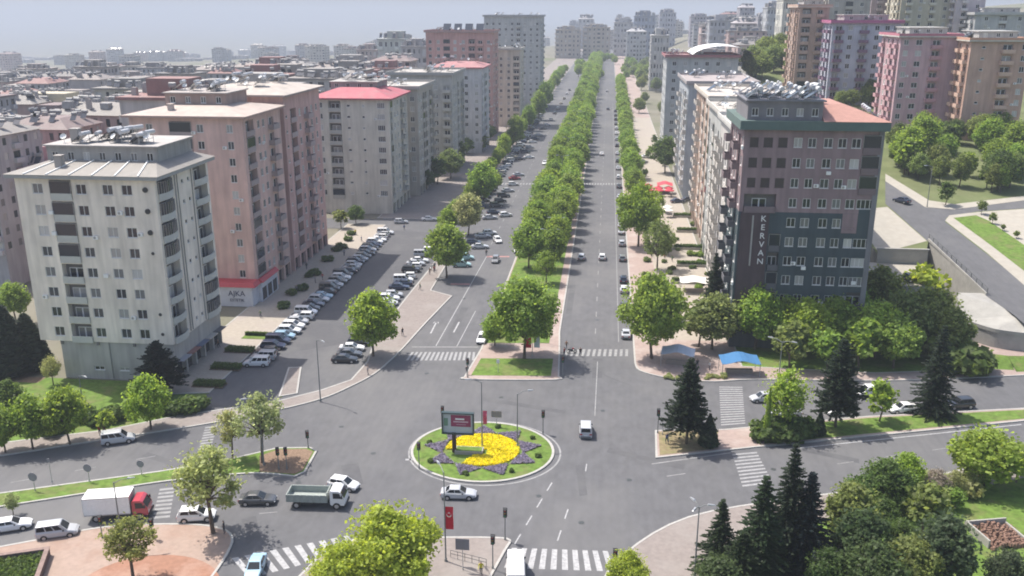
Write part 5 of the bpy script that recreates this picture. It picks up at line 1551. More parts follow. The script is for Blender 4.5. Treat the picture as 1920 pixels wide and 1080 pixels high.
# --- left street trees
for (bx, by, ty, kd, col, lab, wd) in [
    (400, 999, 842, 'spring', GP, 'pale spring tree casting a big shadow on the terracotta plaza', 1.15), (492, 868, 740, 'spring', GP, 'leaning pale tree at the bark bed', 1.05), (436, 860, 770, 'spring', GP, 'thin pale tree left of the leaning one', .9),
    (283, 805, 705, 'broad', GL, 'green tree over the pavement beside the estate car', .92), (200, 812, 768, 'globe', GL, 'little globe tree between the two street trees', 1.0), (132, 833, 725, 'broad', GR, 'green tree left of the little globe tree', .85),
    (62, 842, 742, 'broad', GR, 'green tree second from the left frame edge', .88), (10, 848, 760, 'broad', GR, 'tree cut by the left frame edge', .88), (250, 1085, 975, 'spring', (.17, .20, .06), 'pale tree in the near left corner plaza', 1.2),
    (100, 720, 668, 'airy', GP, 'thin shrubby tree by the yard at the tower foot', .9), (25, 965, 925, 'airy', GP, 'pale sapling at the left frame edge', 1.0)]:
    tpx(kd, bx, by, ty, jit(col, .05), lab, wide=wd)
tpx('pine', 303, 738, 643, (.022, .032, .026), 'dark dense conifer at the corner of the cream tower', wide=1.75)
tpx('cypress', 18, 700, 575, CON, 'dark evergreen clump at the left edge behind the yard', wide=2.4)
tpx('cypress', 60, 690, 590, CON, 'second dark evergreen clump behind the yard', wide=2.4)
tpx('broad', 30, 600, 530, GR, 'green tree behind the dark evergreens at the left edge')
tpx('broad', 20, 790, 715, GD, 'dark leafy tree at the left edge beyond the pavement')
for (bx, by) in ((190, 790), (225, 785), (330, 775), (350, 770), (160, 785), (110, 800), (95, 812), (370, 765)):
    tpx('shrub', bx, by, by - 30, jit(GD), 'low shrub along the verge below the cream tower', 'verge shrubs below the cream tower')
# --- near trees at the bottom edge
tpx('fine', 735, 1118, 952, GY_, 'big yellow green tree at the bottom beside the flag pole', wide=1.12, var=0)
tpx('fine', 640, 1150, 1022, GY_, 'second yellow green tree at the bottom edge', wide=1.0, var=1)
tpx('fine', 1175, 1120, 1035, GY_, 'yellow green tree top at the bottom centre right', wide=1.0)
# --- park conifers, bottom right
for (bx, by, ty, kd, col, lab, wd) in [
    (1345, 1082, 938, 'spruce', CON2, 'dark conifer leftmost in the near park group', 1.2), (1420, 1092, 895, 'spruce', CON2, 'dark conifer second from the lamp post', 1.25), (1470, 1062, 835, 'spruce', CON, 'tallest slim dark spruce in the near park', .95),
    (1505, 1070, 888, 'spruce', (.02, .03, .03), 'dark blue green spruce right of the tallest one', 1.25), (1385, 1115, 1000, 'pine', CON2, 'bushy dark pine at the bottom of the park group', 1.3),
    (1590, 1040, 905, 'tall', OL, 'tall dense olive green tree right of the spruces', 1.1), (1605, 1085, 955, 'tall', (.06, .095, .035), 'dense green tree in front of the olive one', 1.2), (1630, 1130, 1020, 'broad', (.065, .10, .035), 'dense green tree at the bottom edge of the park', 1.2),
    (1345, 1130, 1045, 'broad', (.07, .10, .04), 'rounded green tree at the bottom edge under the dark pines', 1.3), (1760, 1110, 965, 'tall', (.075, .10, .05), 'grey green tree in the middle of the near lawn', 1.15), (1700, 1120, 1010, 'broad', OL, 'grey green bushy tree beside the middle lawn tree', 1.1),
    (1880, 1130, 1035, 'broad', (.07, .095, .05), 'grey green tree at the bottom right corner', 1.0), (1695, 930, 850, 'broad', GL, 'bright lime tree at the street edge of the near park', .95), (1845, 915, 805, 'broad', GL, 'large lime tree at the right street edge of the near park', 1.35),
    (1752, 935, 880, 'airy', (.26, .24, .20), 'pale blossoming tree between the two lime trees', 1.2), (1905, 905, 830, 'airy', GP, 'pale tree at the right frame edge by the street', 1.2), (1655, 945, 915, 'shrub', GP, 'pale shrub at the street edge of the near park', 1.2),
    (1790, 955, 915, 'small', GR, 'low green tree beneath the blossoming one', 1.2)]:
    tpx(kd, bx, by, ty, jit(col, .04), lab, wide=wd)
for i in range(18):
    bx = TR.uniform(1540, 1900); by = TR.uniform(950, 1120)
    if 1735 < bx and by < 1095: continue
    tpx(TR.choice(('broad', 'tall', 'small', 'small')), bx, by, by - TR.uniform(55, 105), jit(TR.choice((OL, GR, GR, GD))), 'bushy green tree in the loose thicket of the near lawn', 'thicket trees of the near lawn', wide=1.15)
for i in range(14):
    bx = TR.uniform(1660, 1915); by = 955 - (bx - 1660) * .24 + TR.uniform(-6, 14)
    tpx(TR.choice(('small', 'airy', 'shrub')), bx, by, by - TR.uniform(30, 55), jit(TR.choice((GL, GP, GR))), 'pale roadside bush along the street edge of the near park', 'roadside bushes of the near park')
# --- shop-side planting
for (px_, py_, s) in ((530, 577, 1), (562, 545, 1.15), (548, 552, .9), (590, 515, 1), (578, 520, .9), (615, 489, 1), (640, 466, 1.1), (655, 452, 1), (632, 470, .9), (660, 440, .9)):
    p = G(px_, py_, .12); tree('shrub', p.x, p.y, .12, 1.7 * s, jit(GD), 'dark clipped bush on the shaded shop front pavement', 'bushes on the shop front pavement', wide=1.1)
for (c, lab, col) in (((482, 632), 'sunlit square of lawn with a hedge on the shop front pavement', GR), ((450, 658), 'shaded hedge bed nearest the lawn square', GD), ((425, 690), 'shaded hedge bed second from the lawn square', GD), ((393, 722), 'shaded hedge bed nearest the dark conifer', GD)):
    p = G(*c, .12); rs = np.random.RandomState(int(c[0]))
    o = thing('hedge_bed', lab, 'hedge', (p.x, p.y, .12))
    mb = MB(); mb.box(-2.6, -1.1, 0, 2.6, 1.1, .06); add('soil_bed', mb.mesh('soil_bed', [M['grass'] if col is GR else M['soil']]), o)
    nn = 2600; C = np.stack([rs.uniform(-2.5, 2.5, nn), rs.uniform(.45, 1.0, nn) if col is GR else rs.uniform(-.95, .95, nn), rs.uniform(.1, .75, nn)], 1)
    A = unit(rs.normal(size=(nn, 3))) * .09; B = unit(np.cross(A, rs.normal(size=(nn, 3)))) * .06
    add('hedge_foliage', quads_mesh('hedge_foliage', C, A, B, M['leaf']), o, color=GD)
# --- hillside greenery on the right
for i in range(52):
    bx = TR.uniform(1665, 1915); by = TR.uniform(262, 362) if bx < 1900 else 330
    p = GT(bx, by)
    if by > 300 + (bx - 1660) * .22 + 26 and bx < 1800: continue
    tree(TR.choice(('broad', 'broad', 'tall', 'small')), p.x, p.y, p.z, TR.uniform(6, 10), jit(TR.choice((GR, OL, GD))), 'hillside garden tree below the rose and peach blocks', 'hillside garden trees')
for (bx, by, ty, lab) in ((1725, 300, 215, 'tall green tree beside the right edge of the lettered block'), (1700, 320, 235, 'green tree hugging the right edge of the lettered block'), (1850, 300, 220, 'big green tree in front of the peach block'), (1900, 310, 225, 'big green tree at the right frame edge before the peach block'), (1770, 310, 250, 'green tree below the rose block')):
    tpx('tall', bx, by, ty, jit(GR), lab, hill=True, wide=1.2)
tpx('small', 1772, 385, 340, GD, 'dark tree on the uphill pavement corner', hill=True)
for (bx, by, ty, k) in ((1840, 402, 375, 'small'), (1860, 420, 398, 'small'), (1880, 433, 420, 'globe'), (1905, 447, 432, 'globe')):
    tpx(k, bx, by, ty, jit(OL), 'young sapling along the bright lawn wedge', 'saplings by the lawn wedge', hill=True)
for i in range(14):
    p = GT(TR.uniform(1560, 1690), TR.uniform(176, 205))
    tree('broad', p.x, p.y, p.z, TR.uniform(6, 9), jit(OL), 'tree in the green belt behind the salmon roof slope', 'green belt behind the salmon roof')
# --- forecourt planting on the right
for i in range(22):
    bx = TR.uniform(1262, 1330); by = TR.uniform(395, 545)
    p = G(bx, by, .13)
    tree('shrub', p.x, p.y, .13, TR.uniform(.8, 1.6), jit(TR.choice((GD, GR, OL))), 'low shrub in the right forecourt planters', 'forecourt shrubs')
for i in range(16):
    p = G(TR.uniform(1205, 1262), TR.uniform(470, 640), .13)
    tree('shrub', p.x, p.y, .13, TR.uniform(1.0, 1.8), jit(OL), 'scrubby bush along the right kerb strip', 'right kerb strip bushes')
# ================================================================== vehicles
def lerp3(a, b, t): return tuple(a[i] + (b[i] - a[i]) * t for i in range(3))
def patch(q, u0, u1, v0, v1, off):
    a, b, c, d = (Vector(p) for p in q)
    n = (b - a).cross(d - a).normalized() * off
    P = lambda u, v: (a.lerp(b, u)).lerp(d.lerp(c, u), v) + n
    return [P(u0, v0), P(u1, v0), P(u1, v1), P(u0, v1)]

def car_parts(kind):
    spec = {   # L, W, H, wheel r, sections (x, zlow, zhigh, halfwidth), cabin base (xr, xf), roof (xr, xf), wheel x
        'sedan': (4.45, 1.76, 1.45, .31, [(-2.22, .38, .80, .70), (-2.12, .26, .96, .80), (-1.5, .22, 1.0, .86), (-.6, .22, .97, .88), (.7, .22, .95, .88), (1.35, .22, .87, .86), (1.95, .26, .74, .81), (2.22, .36, .60, .68)], (-1.72, 1.02), (-1.05, .18), (-1.34, 1.36)),
        'hatch': (3.95, 1.72, 1.50, .30, [(-1.97, .38, .80, .72), (-1.9, .26, 1.0, .82), (-1.3, .22, 1.0, .86), (-.4, .22, .98, .86), (.7, .22, .96, .86), (1.2, .22, .90, .84), (1.75, .26, .76, .80), (1.97, .36, .60, .68)], (-1.93, 1.05), (-1.55, .22), (-1.22, 1.24)),
        'suv': (4.35, 1.85, 1.66, .36, [(-2.17, .45, .9, .76), (-2.1, .33, 1.1, .86), (-1.4, .28, 1.1, .91), (-.4, .28, 1.08, .92), (.7, .28, 1.06, .92), (1.3, .28, 1.0, .90), (1.9, .32, .88, .86), (2.17, .45, .70, .74)], (-2.1, 1.05), (-1.75, .2), (-1.3, 1.34)),
        'van': (4.4, 1.82, 1.82, .32, [(-2.2, .4, .95, .80), (-2.17, .28, 1.1, .88), (-1.4, .25, 1.12, .90), (-.2, .25, 1.1, .90), (.9, .25, 1.06, .90), (1.4, .25, .98, .88), (1.95, .28, .82, .84), (2.2, .4, .66, .70)], (-2.18, 1.25), (-2.1, .45), (-1.35, 1.4)),
        'minibus': (6.2, 2.0, 2.6, .36, [(-3.1, .5, 1.3, .90), (-3.07, .36, 1.45, .97), (-2, .32, 1.45, 1.0), (0, .32, 1.45, 1.0), (1.6, .32, 1.42, 1.0), (2.3, .32, 1.3, .98), (2.85, .36, 1.05, .92), (3.1, .5, .85, .80)], (-3.08, 2.45), (-3.02, 1.6), (-1.9, 2.1)),
    }[kind]
    L, Wd, H, wr, sec, cb, cr, wx = spec
    body = MB()
    rings = []
    for (x, zl, zh, w) in sec:
        rings.append([(x, -w * .90, zl), (x, -w, zl + .16), (x, -w, zh - .16), (x, -w * .93, zh - .03), (x, -w * .80, zh), (x, w * .80, zh), (x, w * .93, zh - .03), (x, w, zh - .16), (x, w, zl + .16), (x, w * .90, zl)])
    n = 10
    for i in range(len(rings) - 1):
        a, b_ = rings[i], rings[i + 1]
        for k in range(n):
            j = (k + 1) % n
            body.quad(a[k], a[j], b_[j], b_[k], 0)
    body.face(list(reversed(rings[0])), 0); body.face(rings[-1], 0)
    def zh(x):
        for i in range(len(sec) - 1):
            if sec[i][0] <= x <= sec[i + 1][0]:
                t = (x - sec[i][0]) / (sec[i + 1][0] - sec[i][0]); return sec[i][2] + (sec[i + 1][2] - sec[i][2]) * t
        return sec[-1][2]
    hb = Wd / 2 * .90; hr = Wd / 2 * (.72 if kind in ('sedan', 'hatch') else .80)
    if kind == 'minibus': hb, hr = .93, .86
    zb0, zb1 = zh(cb[0]) - .05, zh(cb[1]) - .05
    b4 = [(cb[0], -hb, zb0), (cb[1], -hb, zb1), (cb[1], hb, zb1), (cb[0], hb, zb0)]
    xm = (cr[0] + cr[1]) / 2
    t4 = [(cr[0], -hr, H - .05), (cr[1], -hr, H - .04), (cr[1], hr, H - .04), (cr[0], hr, H - .05)]
    body.frustum(b4, t4, 0, False)
    body.frustum(t4, [(cr[0] + .22, -hr + .16, H), (cr[1] - .22, -hr + .16, H), (cr[1] - .22, hr - .16, H), (cr[0] + .22, hr - .16, H)], 0, True)
    sides = [(b4[0], b4[1], t4[1], t4[0]), (b4[2], b4[3], t4[3], t4[2])]
    parts = []
    fm = lambda q, nm: parts.append((nm, q))
    gl = lambda pts: (lambda mb: (mb.quad(*pts), mb)[1])(MB())
    P_ = []
    ws = (b4[1], b4[2], t4[2], t4[1]); rw = (b4[3], b4[0], t4[0], t4[3])
    P_.append(('windscreen', gl(patch(ws, .07, .93, .10, .93, .015)).mesh('windscreen', [M['carglass']])))
    P_.append(('rear_window', gl(patch(rw, .10, .90, .22, .9, .015)).mesh('rear_window', [M['carglass']])))
    for s_ in range(2):
        q = sides[s_]
        cuts = ((.10, .46), (.50, .86)) if kind != 'minibus' else ((.04, .30), (.33, .58), (.61, .9))
        if kind == 'van' : cuts = ((.04, .32), (.36, .60), (.64, .88))
        for (u0, u1) in cuts:
            if s_ == 1: u0, u1 = 1 - u1, 1 - u0
            P_.append(('side_window', gl(patch(q, u0, u1, .22, .88, .015)).mesh('side_window', [M['carglass']])))
    # wheels
    wm = MB(); wm.tube((0, -.11, 0), (0, .11, 0), wr, n=14, m=0)
    wheel = wm.mesh('wheel', [M['tyre']])
    rm = MB(); rm.tube((0, -.122, 0), (0, .122, 0), wr * .62, n=10, m=0); rim = rm.mesh('rim', [M['rim']])
    am = MB()
    for sx in wx:
        for sy in (-1, 1):
            yy = Wd / 2 + .004
            pts = [(sx + math.cos(a) * (wr + .07), sy * yy, wr + math.sin(a) * (wr + .07)) for a in [PI * k / 8 for k in range(9)]]
            am.face(pts if sy < 0 else list(reversed(pts)))
    arch = am.mesh('wheel_arch', [M['plastic']])
    f = sec[-1]; r = sec[0]; f2 = sec[-2]
    def lampbox(x0, x1, y, z0, z1, m, nm):
        mb = MB(); mb.box(x0, y - .17, z0, x1, y + .17, z1); return mb.mesh(nm, [m])
    HL = [('headlight', lampbox(f[0] - .22, f[0] + .012, s * f[3] * .80, f[2] - .15, f[2] - .03, M['lamp'], 'headlight')) for s in (-1, 1)]
    TL = [('taillight', lampbox(r[0] - .012, r[0] + .12, s * r[3] * .84, r[2] - .22, r[2] - .02, M['tail'], 'taillight')) for s in (-1, 1)]
    bp = MB(); bp.box(f[0] - .02, -f[3] * .85, f[1] + .0, f[0] + .03, f[3] * .85, f[1] + .12); bp.box(r[0] - .03, -r[3] * .9, r[1], r[0] + .02, r[3] * .9, r[1] + .12)
    PL = MB(); PL.box(f[0] + .03, -.25, f[1] + .02, f[0] + .04, .25, f[1] + .13); 
    PR = MB(); PR.box(r[0] - .02, -.25, r[1] + .2, r[0] - .005, .25, r[1] + .31)
    mi = MB()
    for s in (-1, 1): mi.box(cb[1] - .55, s * (hb + .08) - .08, zb1 + .02, cb[1] - .40, s * (hb + .08) + .08, zb1 + .16)
    return dict(body=body.mesh('body', [M['paint']]), parts=P_ + HL + TL + [('bumper', bp.mesh('bumper', [M['plastic']])), ('number_plate', PL.mesh('number_plate', [M['plate']])), ('number_plate', PR.mesh('number_plate', [M['plate']])), ('mirror', mi.mesh('mirror', [M['plastic']])), ('wheel_arch', arch)],
                wheel=wheel, rim=rim, wr=wr, wx=wx, Wd=Wd, kind=kind, mb=body)
CARS = {k: car_parts(k) for k in ('sedan', 'hatch', 'suv', 'van', 'minibus')}
CN = {'sedan': 'sedan', 'hatch': 'hatchback', 'suv': 'sport_utility_car', 'van': 'minivan', 'minibus': 'minibus'}
CW = {'sedan': 'sedan', 'hatch': 'hatchback', 'suv': 'SUV', 'van': 'minivan', 'minibus': 'minibus'}
PAINT = {'white': (.66, .66, .66), 'silver': (.40, .41, .43), 'grey': (.17, .175, .18), 'black': (.018, .018, .02), 'navy': (.02, .028, .06), 'red': (.25, .02, .02), 'light blue': (.28, .42, .52), 'beige': (.42, .38, .30), 'dark grey': (.06, .062, .068), 'blue': (.05, .10, .22), 'turquoise': (.30, .46, .46)}
def car(kind, color, x, y, rz, label, group=None, z=0.0, far=False):
    c = CARS[kind]
    o = thing(CN[kind], label, 'van' if kind in ('van', 'minibus') else 'car', (x, y, z), rz, group)
    add('body', c['body'], o, color=PAINT[color])
    for nm, me in c['parts']:
        if far and nm in ('number_plate', 'mirror', 'bumper'): continue
        add(nm, me, o)
    for sx in c['wx']:
        for sy in (-1, 1):
            w = add('wheel', c['wheel'], o, (sx, sy * (c['Wd'] / 2 - .10), c['wr']))
            if not far: add('rim', c['rim'], w)
    return o
def cpx(kind, color, px, py, deg, label, group=None, z=0.0, hill=False):
    p = GT(px, py) if hill else G(px, py, z)
    return car(kind, color, p.x, p.y, RAD(deg), label, group, p.z + (.03 if hill else 0))
# heading: 0 = +x (right), 90 = +y (away from the camera)
STREET = 24        # side street direction, degrees
cpx('sedan', 'silver', 860, 932, 4, 'silver sedan rounding the near side of the roundabout')
cpx('van', 'silver', 1098, 812, 92, 'silver minivan driving away on the right of the roundabout')
cpx('hatch', 'white', 645, 915, -12, 'white hatchback just behind the dump truck')
cpx('sedan', 'dark grey', 484, 943, 8, 'dark grey sedan behind the dump truck')
cpx('suv', 'white', 370, 974, 14, 'white SUV with black roof rails beside the plaza tree')
cpx('van', 'silver', 110, 1004, 21, 'silver white minivan on the side street behind the box truck')
cpx('sedan', 'white', 22, 992, 25, 'white car cut by the left frame edge')
cpx('van', 'silver', 223, 829, 24, 'silver estate parked at the far kerb of the side street')
cpx('sedan', 'light blue', 480, 1072, -82, 'light blue car at the bottom zebra crossing')
cpx('minibus', 'white', 967, 1085, 96, 'white minibus at the bottom edge before the zebra crossing')
cpx('hatch', 'white', 904, 640, -91, 'white car waiting at the stop line under the median tree')
cpx('sedan', 'white', 25, 695, 5, 'white car in the yard at the left edge', z=.045)
cpx('hatch', 'silver', 1090, 486, 90, 'silver car in the median side lane of the right carriageway')
cpx('hatch', 'white', 1129, 486, 90, 'white car in the middle lane of the right carriageway')
cpx('hatch', 'grey', 929, 491, -88, 'brown grey car heading to the junction on the left carriageway')
cpx('hatch', 'white', 971, 473, -90, 'white car next to the median on the left carriageway')
cpx('sedan', 'white', 1128, 291, 90, 'white car driving away level with the tan banded block')
cpx('sedan', 'white', 1021, 308, -90, 'white car approaching beside the median on the left carriageway')
cpx('hatch', 'white', 1021, 361, -90, 'white car just past the far zebra crossing')
cpx('hatch', 'light blue', 480 + 0, 1500, 0, '') if False else None
cpx('sedan', 'silver', 1138, 172, 90, 'far silver car on the right carriageway'); cpx('hatch', 'dark grey', 1140, 206, 90, 'far dark car on the right carriageway'); cpx('hatch', 'dark grey', 1067, 202, -90, 'far dark car on the left carriageway')
# right hand street
cpx('van', 'white', 1628, 742, 194, 'white passenger van at the far kerb behind the lime tree'); 
cpx('sedan', 'silver', 1473, 781, 192, 'silver car half hidden by the flowering tree')
cpx('sedan', 'white', 1575, 776, 192, 'white sedan behind the median pine')
cpx('sedan', 'white', 1692, 772, 193, 'white sedan beside the pyramid conifer')
cpx('suv', 'black', 1798, 764, 193, 'black SUV emerging from behind the pyramid conifer')
cpx('hatch', 'silver', 1430, 752, 192, 'silver hatchback at the edge of the flowering tree')
cpx('sedan', 'navy', 1690, 380, 125, 'dark blue car climbing the uphill road', hill=True)
cpx('suv', 'black', 1716, 528, 5, 'black car on the raised pale court', z=8.0)
cpx('sedan', 'black', 1765, 568, 100, 'dark car below the retaining wall', z=2.0) if False else None
VR = random.Random(17)
KK = ['hatch', 'sedan', 'sedan', 'hatch', 'suv', 'van']
def row(n, pts, heads, cols, where, group, kinds=None, far=False, j=.25):
    cnt = {}
    for i in range(n):
        p = pts(i); c = cols[i % len(cols)] if not callable(cols) else cols(i); k = kinds[i] if kinds and i < len(kinds) else VR.choice(KK)
        if c is None: continue
        lab = '%s %s, %s %s' % (c, CW[k], ORD[i], where) if i < len(ORD) else '%s %s, %s' % (c, CW[k], where)
        car(k, c, p[0] + VR.uniform(-j, j), p[1] + VR.uniform(-.1, .1), heads + VR.uniform(-.04, .04) + (PI if VR.random() < .3 else 0), lab, group, 0.008, far)
colsA = ['white', 'silver', 'dark grey', 'navy', 'navy', 'light blue', 'white', 'white', 'silver', 'white', 'white', 'black', 'navy', 'silver', 'light blue', 'black', 'dark grey', 'silver', 'grey', 'white', 'dark grey', 'navy', 'silver', 'silver', 'navy', 'silver', 'grey', 'dark grey', 'silver', 'black', 'navy', 'white', 'white', 'white', 'silver', 'white']
row(36, lambda i: (-58.3 - .02 * i, 138.0 + i * 2.72), .06, colsA, 'from the junction in the long shop side parking row', 'shop side parking row', ['van', 'van', 'hatch', 'suv', 'van', 'hatch', 'suv', 'suv'])
colsB = ['black', 'dark grey', 'white', 'black', None, 'silver', 'white', 'grey', 'white', None, 'silver', 'white', 'white', 'silver', None, 'navy', 'navy', 'white', 'white', None, 'black', 'white', 'silver', 'white', None, 'silver', 'white']
row(27, lambda i: (-43.9 - .008 * i, 141.2 + i * 2.75 + (1.5 if i > 3 else 0)), .12, colsB, 'counted from the junction in the pavement side parking row', 'pavement side parking row', ['sedan', 'sedan', 'sedan'])
# angle parked groups on the left kerb
for i, (px_, py_, k, c, d) in enumerate([(900, 466, 'sedan', 'silver', 12), (888, 458, 'hatch', 'navy', 10), (905, 446, 'sedan', 'silver', 14), (918, 440, 'hatch', 'white', 16), (933, 454, 'hatch', 'white', -70), (918, 411, 'sedan', 'silver', 18),
        (926, 401, 'sedan', 'navy', 18), (948, 406, 'hatch', 'white', 25), (931, 388, 'suv', 'dark grey', 18), (938, 379, 'hatch', 'dark grey', 18), (944, 370, 'suv', 'black', 18), (952, 360, 'sedan', 'silver', 18), (962, 348, 'hatch', 'white', 20),
        (965, 337, 'sedan', 'red', 18), (972, 330, 'sedan', 'silver', 18), (975, 300, 'sedan', 'dark grey', 15), (992, 297, 'sedan', 'white', 15), (985, 287, 'suv', 'navy', 18), (993, 278, 'hatch', 'silver', 18), (998, 268, 'sedan', 'white', 18),
        (1003, 262, 'hatch', 'navy', 18), (1010, 255, 'sedan', 'silver', 18), (1018, 243, 'sedan', 'dark grey', 18), (1026, 236, 'hatch', 'white', 18), (1033, 226, 'hatch', 'white', 80), (1040, 214, 'hatch', 'dark grey', 80), (1046, 205, 'suv', 'white', 85), (1052, 195, 'sedan', 'beige', 88), (1058, 186, 'suv', 'beige', 88), (1063, 177, 'hatch', 'white', 88), (1068, 170, 'hatch', 'navy', 88)]):
    cpx(k, c, px_, py_, d, '%s %s, %s angle parked car up the left kerb' % (c, CW[k], ORD[i]), 'cars parked along the left kerb', z=.0)
for i in range(56):
    y = 262 + i * 5.6 + VR.uniform(-1, 1); c = VR.choice(('white', 'white', 'silver', 'dark grey', 'navy', 'grey', 'black', 'beige'))
    k = VR.choice(KK)
    car(k, c, -38.6 + VR.uniform(-.4, .4), y, VR.choice((.3, .35, .3 + PI)), '%s %s in the outer line of cars up the left kerb' % (c, CW[k]), 'outer line of left kerb cars', .008, True)
cpx('van', 'turquoise', 866, 500, 6, 'pale turquoise van at the end of the pavement bulge'); cpx('van', 'turquoise', 872, 487, 8, 'second pale turquoise van behind the first')
cpx('hatch', 'silver', 752, 419, 8, 'dark silver car at the mouth of the side street'); cpx('sedan', 'white', 805, 414, 8, 'white car on the side street behind the pavement trees'); cpx('hatch', 'white', 843, 410, 10, 'white car half hidden by a kerb tree on the side street')
# parallel parked cars at the right kerb
for i, (py_, c, k) in enumerate([(630, 'silver', 'sedan'), (578, 'dark grey', 'sedan'), (547, 'white', 'hatch'), (528, 'navy', 'hatch'), (488, 'grey', 'hatch'), (460, 'silver', 'hatch'), (438, 'silver', 'sedan'), (426, 'white', 'hatch'), (372, 'silver', 'sedan'), (352, 'dark grey', 'sedan'), (335, 'white', 'hatch'),
        (318, 'silver', 'sedan'), (304, 'dark grey', 'hatch'), (290, 'silver', 'sedan'), (275, 'black', 'sedan'), (263, 'silver', 'hatch'), (252, 'white', 'sedan'), (243, 'white', 'hatch'), (234, 'dark grey', 'sedan'), (226, 'black', 'suv'), (218, 'black', 'sedan'), (210, 'black', 'hatch')]):
    p = G(1162, py_)
    car(k, c, 4.7, p.y, PI / 2 + VR.uniform(-.03, .03), '%s %s, %s parked car along the right kerb from the junction' % (c, CW[k], ORD[i]), 'cars parked along the right kerb', 0.008, i > 10)
for i, (px_, py_, c) in enumerate([(1205, 305, 'silver'), (1212, 296, 'white'), (1290, 377, 'dark grey'), (1308, 373, 'silver'), (1270, 380, 'navy')]):
    cpx('sedan', c, px_, py_, 20, '%s sedan parked on the right forecourts, %s of five' % (c, ORD[i]), 'cars on the right forecourts', z=.13)

# ---- trucks
def truck(px_, py_, deg, kind, label):
    p = G(px_, py_); o = thing('box_truck' if kind == 'box' else 'dump_truck', label, 'truck', (p.x, p.y, 0), RAD(deg))
    cabcol = (.40, .03, .05) if kind == 'box' else (.68, .68, .68)
    ch = MB(); ch.box(-3.5, -.45, .55, 3.2, .45, .85); ch.box(-1.8, -1.0, .5, -.4, -.5, .95); ch.box(-1.8, .5, .5, -.4, 1.0, .95)
    add('chassis', ch.mesh('chassis', [M['plastic']]), o)
    cb = MB()
    ring = lambda x, z0, z1, w: [(x, -w, z0), (x, w, z0), (x, w, z1), (x, -w, z1)]
    prof = [(1.75, .7, 2.35, 1.05), (1.9, .55, 2.5, 1.08), (2.75, .55, 2.5, 1.08), (3.05, .55, 2.3, 1.06), (3.5, .55, 1.45, 1.05), (3.58, .6, 1.1, 1.0)]
    rs_ = [ring(*q_) for q_ in prof]
    for a, b_ in zip(rs_[:-1], rs_[1:]):
        for k in range(4): cb.quad(a[k], b_[k], b_[(k + 1) % 4], a[(k + 1) % 4])
    cb.face(rs_[0]); cb.face(list(reversed(rs_[-1])))
    cab = add('cab', cb.mesh('cab', [M['paint']]), o, color=cabcol)
    g = MB(); g.quad(*patch(((3.5, -1.05, 1.45), (3.5, 1.05, 1.45), (3.05, 1.06, 2.3), (3.05, -1.06, 2.3)), .06, .94, .05, .95, .02)); add('windscreen', g.mesh('windscreen', [M['carglass']]), cab)
    for s in (-1, 1):
        g = MB(); q_ = [(2.15, s * 1.1, 1.5), (3.2, s * 1.085, 1.5), (2.95, s * 1.085, 2.2), (2.15, s * 1.1, 2.25)]; g.face(q_ if s < 0 else list(reversed(q_))); add('side_window', g.mesh('side_window', [M['carglass']]), cab)
        h = MB(); h.box(3.5, s * .8 - .2, .85, 3.6, s * .8 + .2, 1.05); add('headlight', h.mesh('headlight', [M['lamp']]), cab)
        h = MB(); h.box(3.2, s * 1.25 - .08, 1.6, 3.35, s * 1.25 + .08, 2.05); h.tube((3.2, s * 1.05, 2.0), (3.27, s * 1.25, 2.0), .02, n=4); add('mirror', h.mesh('mirror', [M['plastic']]), cab)
    bm_ = MB(); bm_.box(3.45, -1.05, .42, 3.68, 1.05, .72); add('bumper', bm_.mesh('bumper', [M['plastic']]), cab)
    if kind == 'box':
        b_ = MB(); b_.box(-3.7, -1.2, .95, 1.6, 1.2, 3.2); bx = add('cargo_box', b_.mesh('cargo_box', [M['white']]), o)
        e = MB()
        for y in (-1.22, 1.2):
            e.box(-3.72, y, .93, 1.62, y + .02, 1.05); e.box(-3.72, y, 3.12, 1.62, y + .02, 3.22)
        for x in (-3.72, 1.6): e.box(x, -1.22, .93, x + .02, 1.22, 3.22)
        add('box_trim', e.mesh('box_trim', [M['metal']]), bx)
    else:
        b_ = MB()
        b_.box(-3.6, -1.2, .95, 1.45, 1.2, 1.1); b_.box(-3.6, -1.2, 1.1, 1.45, -1.1, 1.95); b_.box(-3.6, 1.1, 1.1, 1.45, 1.2, 1.95); b_.box(1.35, -1.1, 1.1, 1.45, 1.1, 2.2); b_.box(-3.6, -1.1, 1.1, -3.5, 1.1, 1.9)
        for k in range(7):
            x = -3.4 + .78 * k
            for y in (-1.27, 1.2): b_.box(x, y, 1.0, x + .1, y + .07, 1.93)
        add('tipper_bed', b_.mesh('tipper_bed', [mat('tipper_paint', (.27, .30, .28), .6, .12, 2.0)]), o)
    w = MB(); w.tube((0, -.16, 0), (0, .16, 0), .46, n=14); wm = w.mesh('wheel', [M['tyre']]); r_ = MB(); r_.tube((0, -.172, 0), (0, .172, 0), .26, n=10); rm = r_.mesh('rim', [M['rim']])
    for x in (-2.4, 2.55):
        for s in (-1, 1):
            ww = add('wheel', wm, o, (x, s * .98, .46)); add('rim', rm, ww)
    return o
truck(226, 968, 13, 'box', 'box truck with white cargo body and red cab on the side street')
truck(597, 946, 3, 'dump', 'dump truck with grey tipper bed and white cab entering the junction')
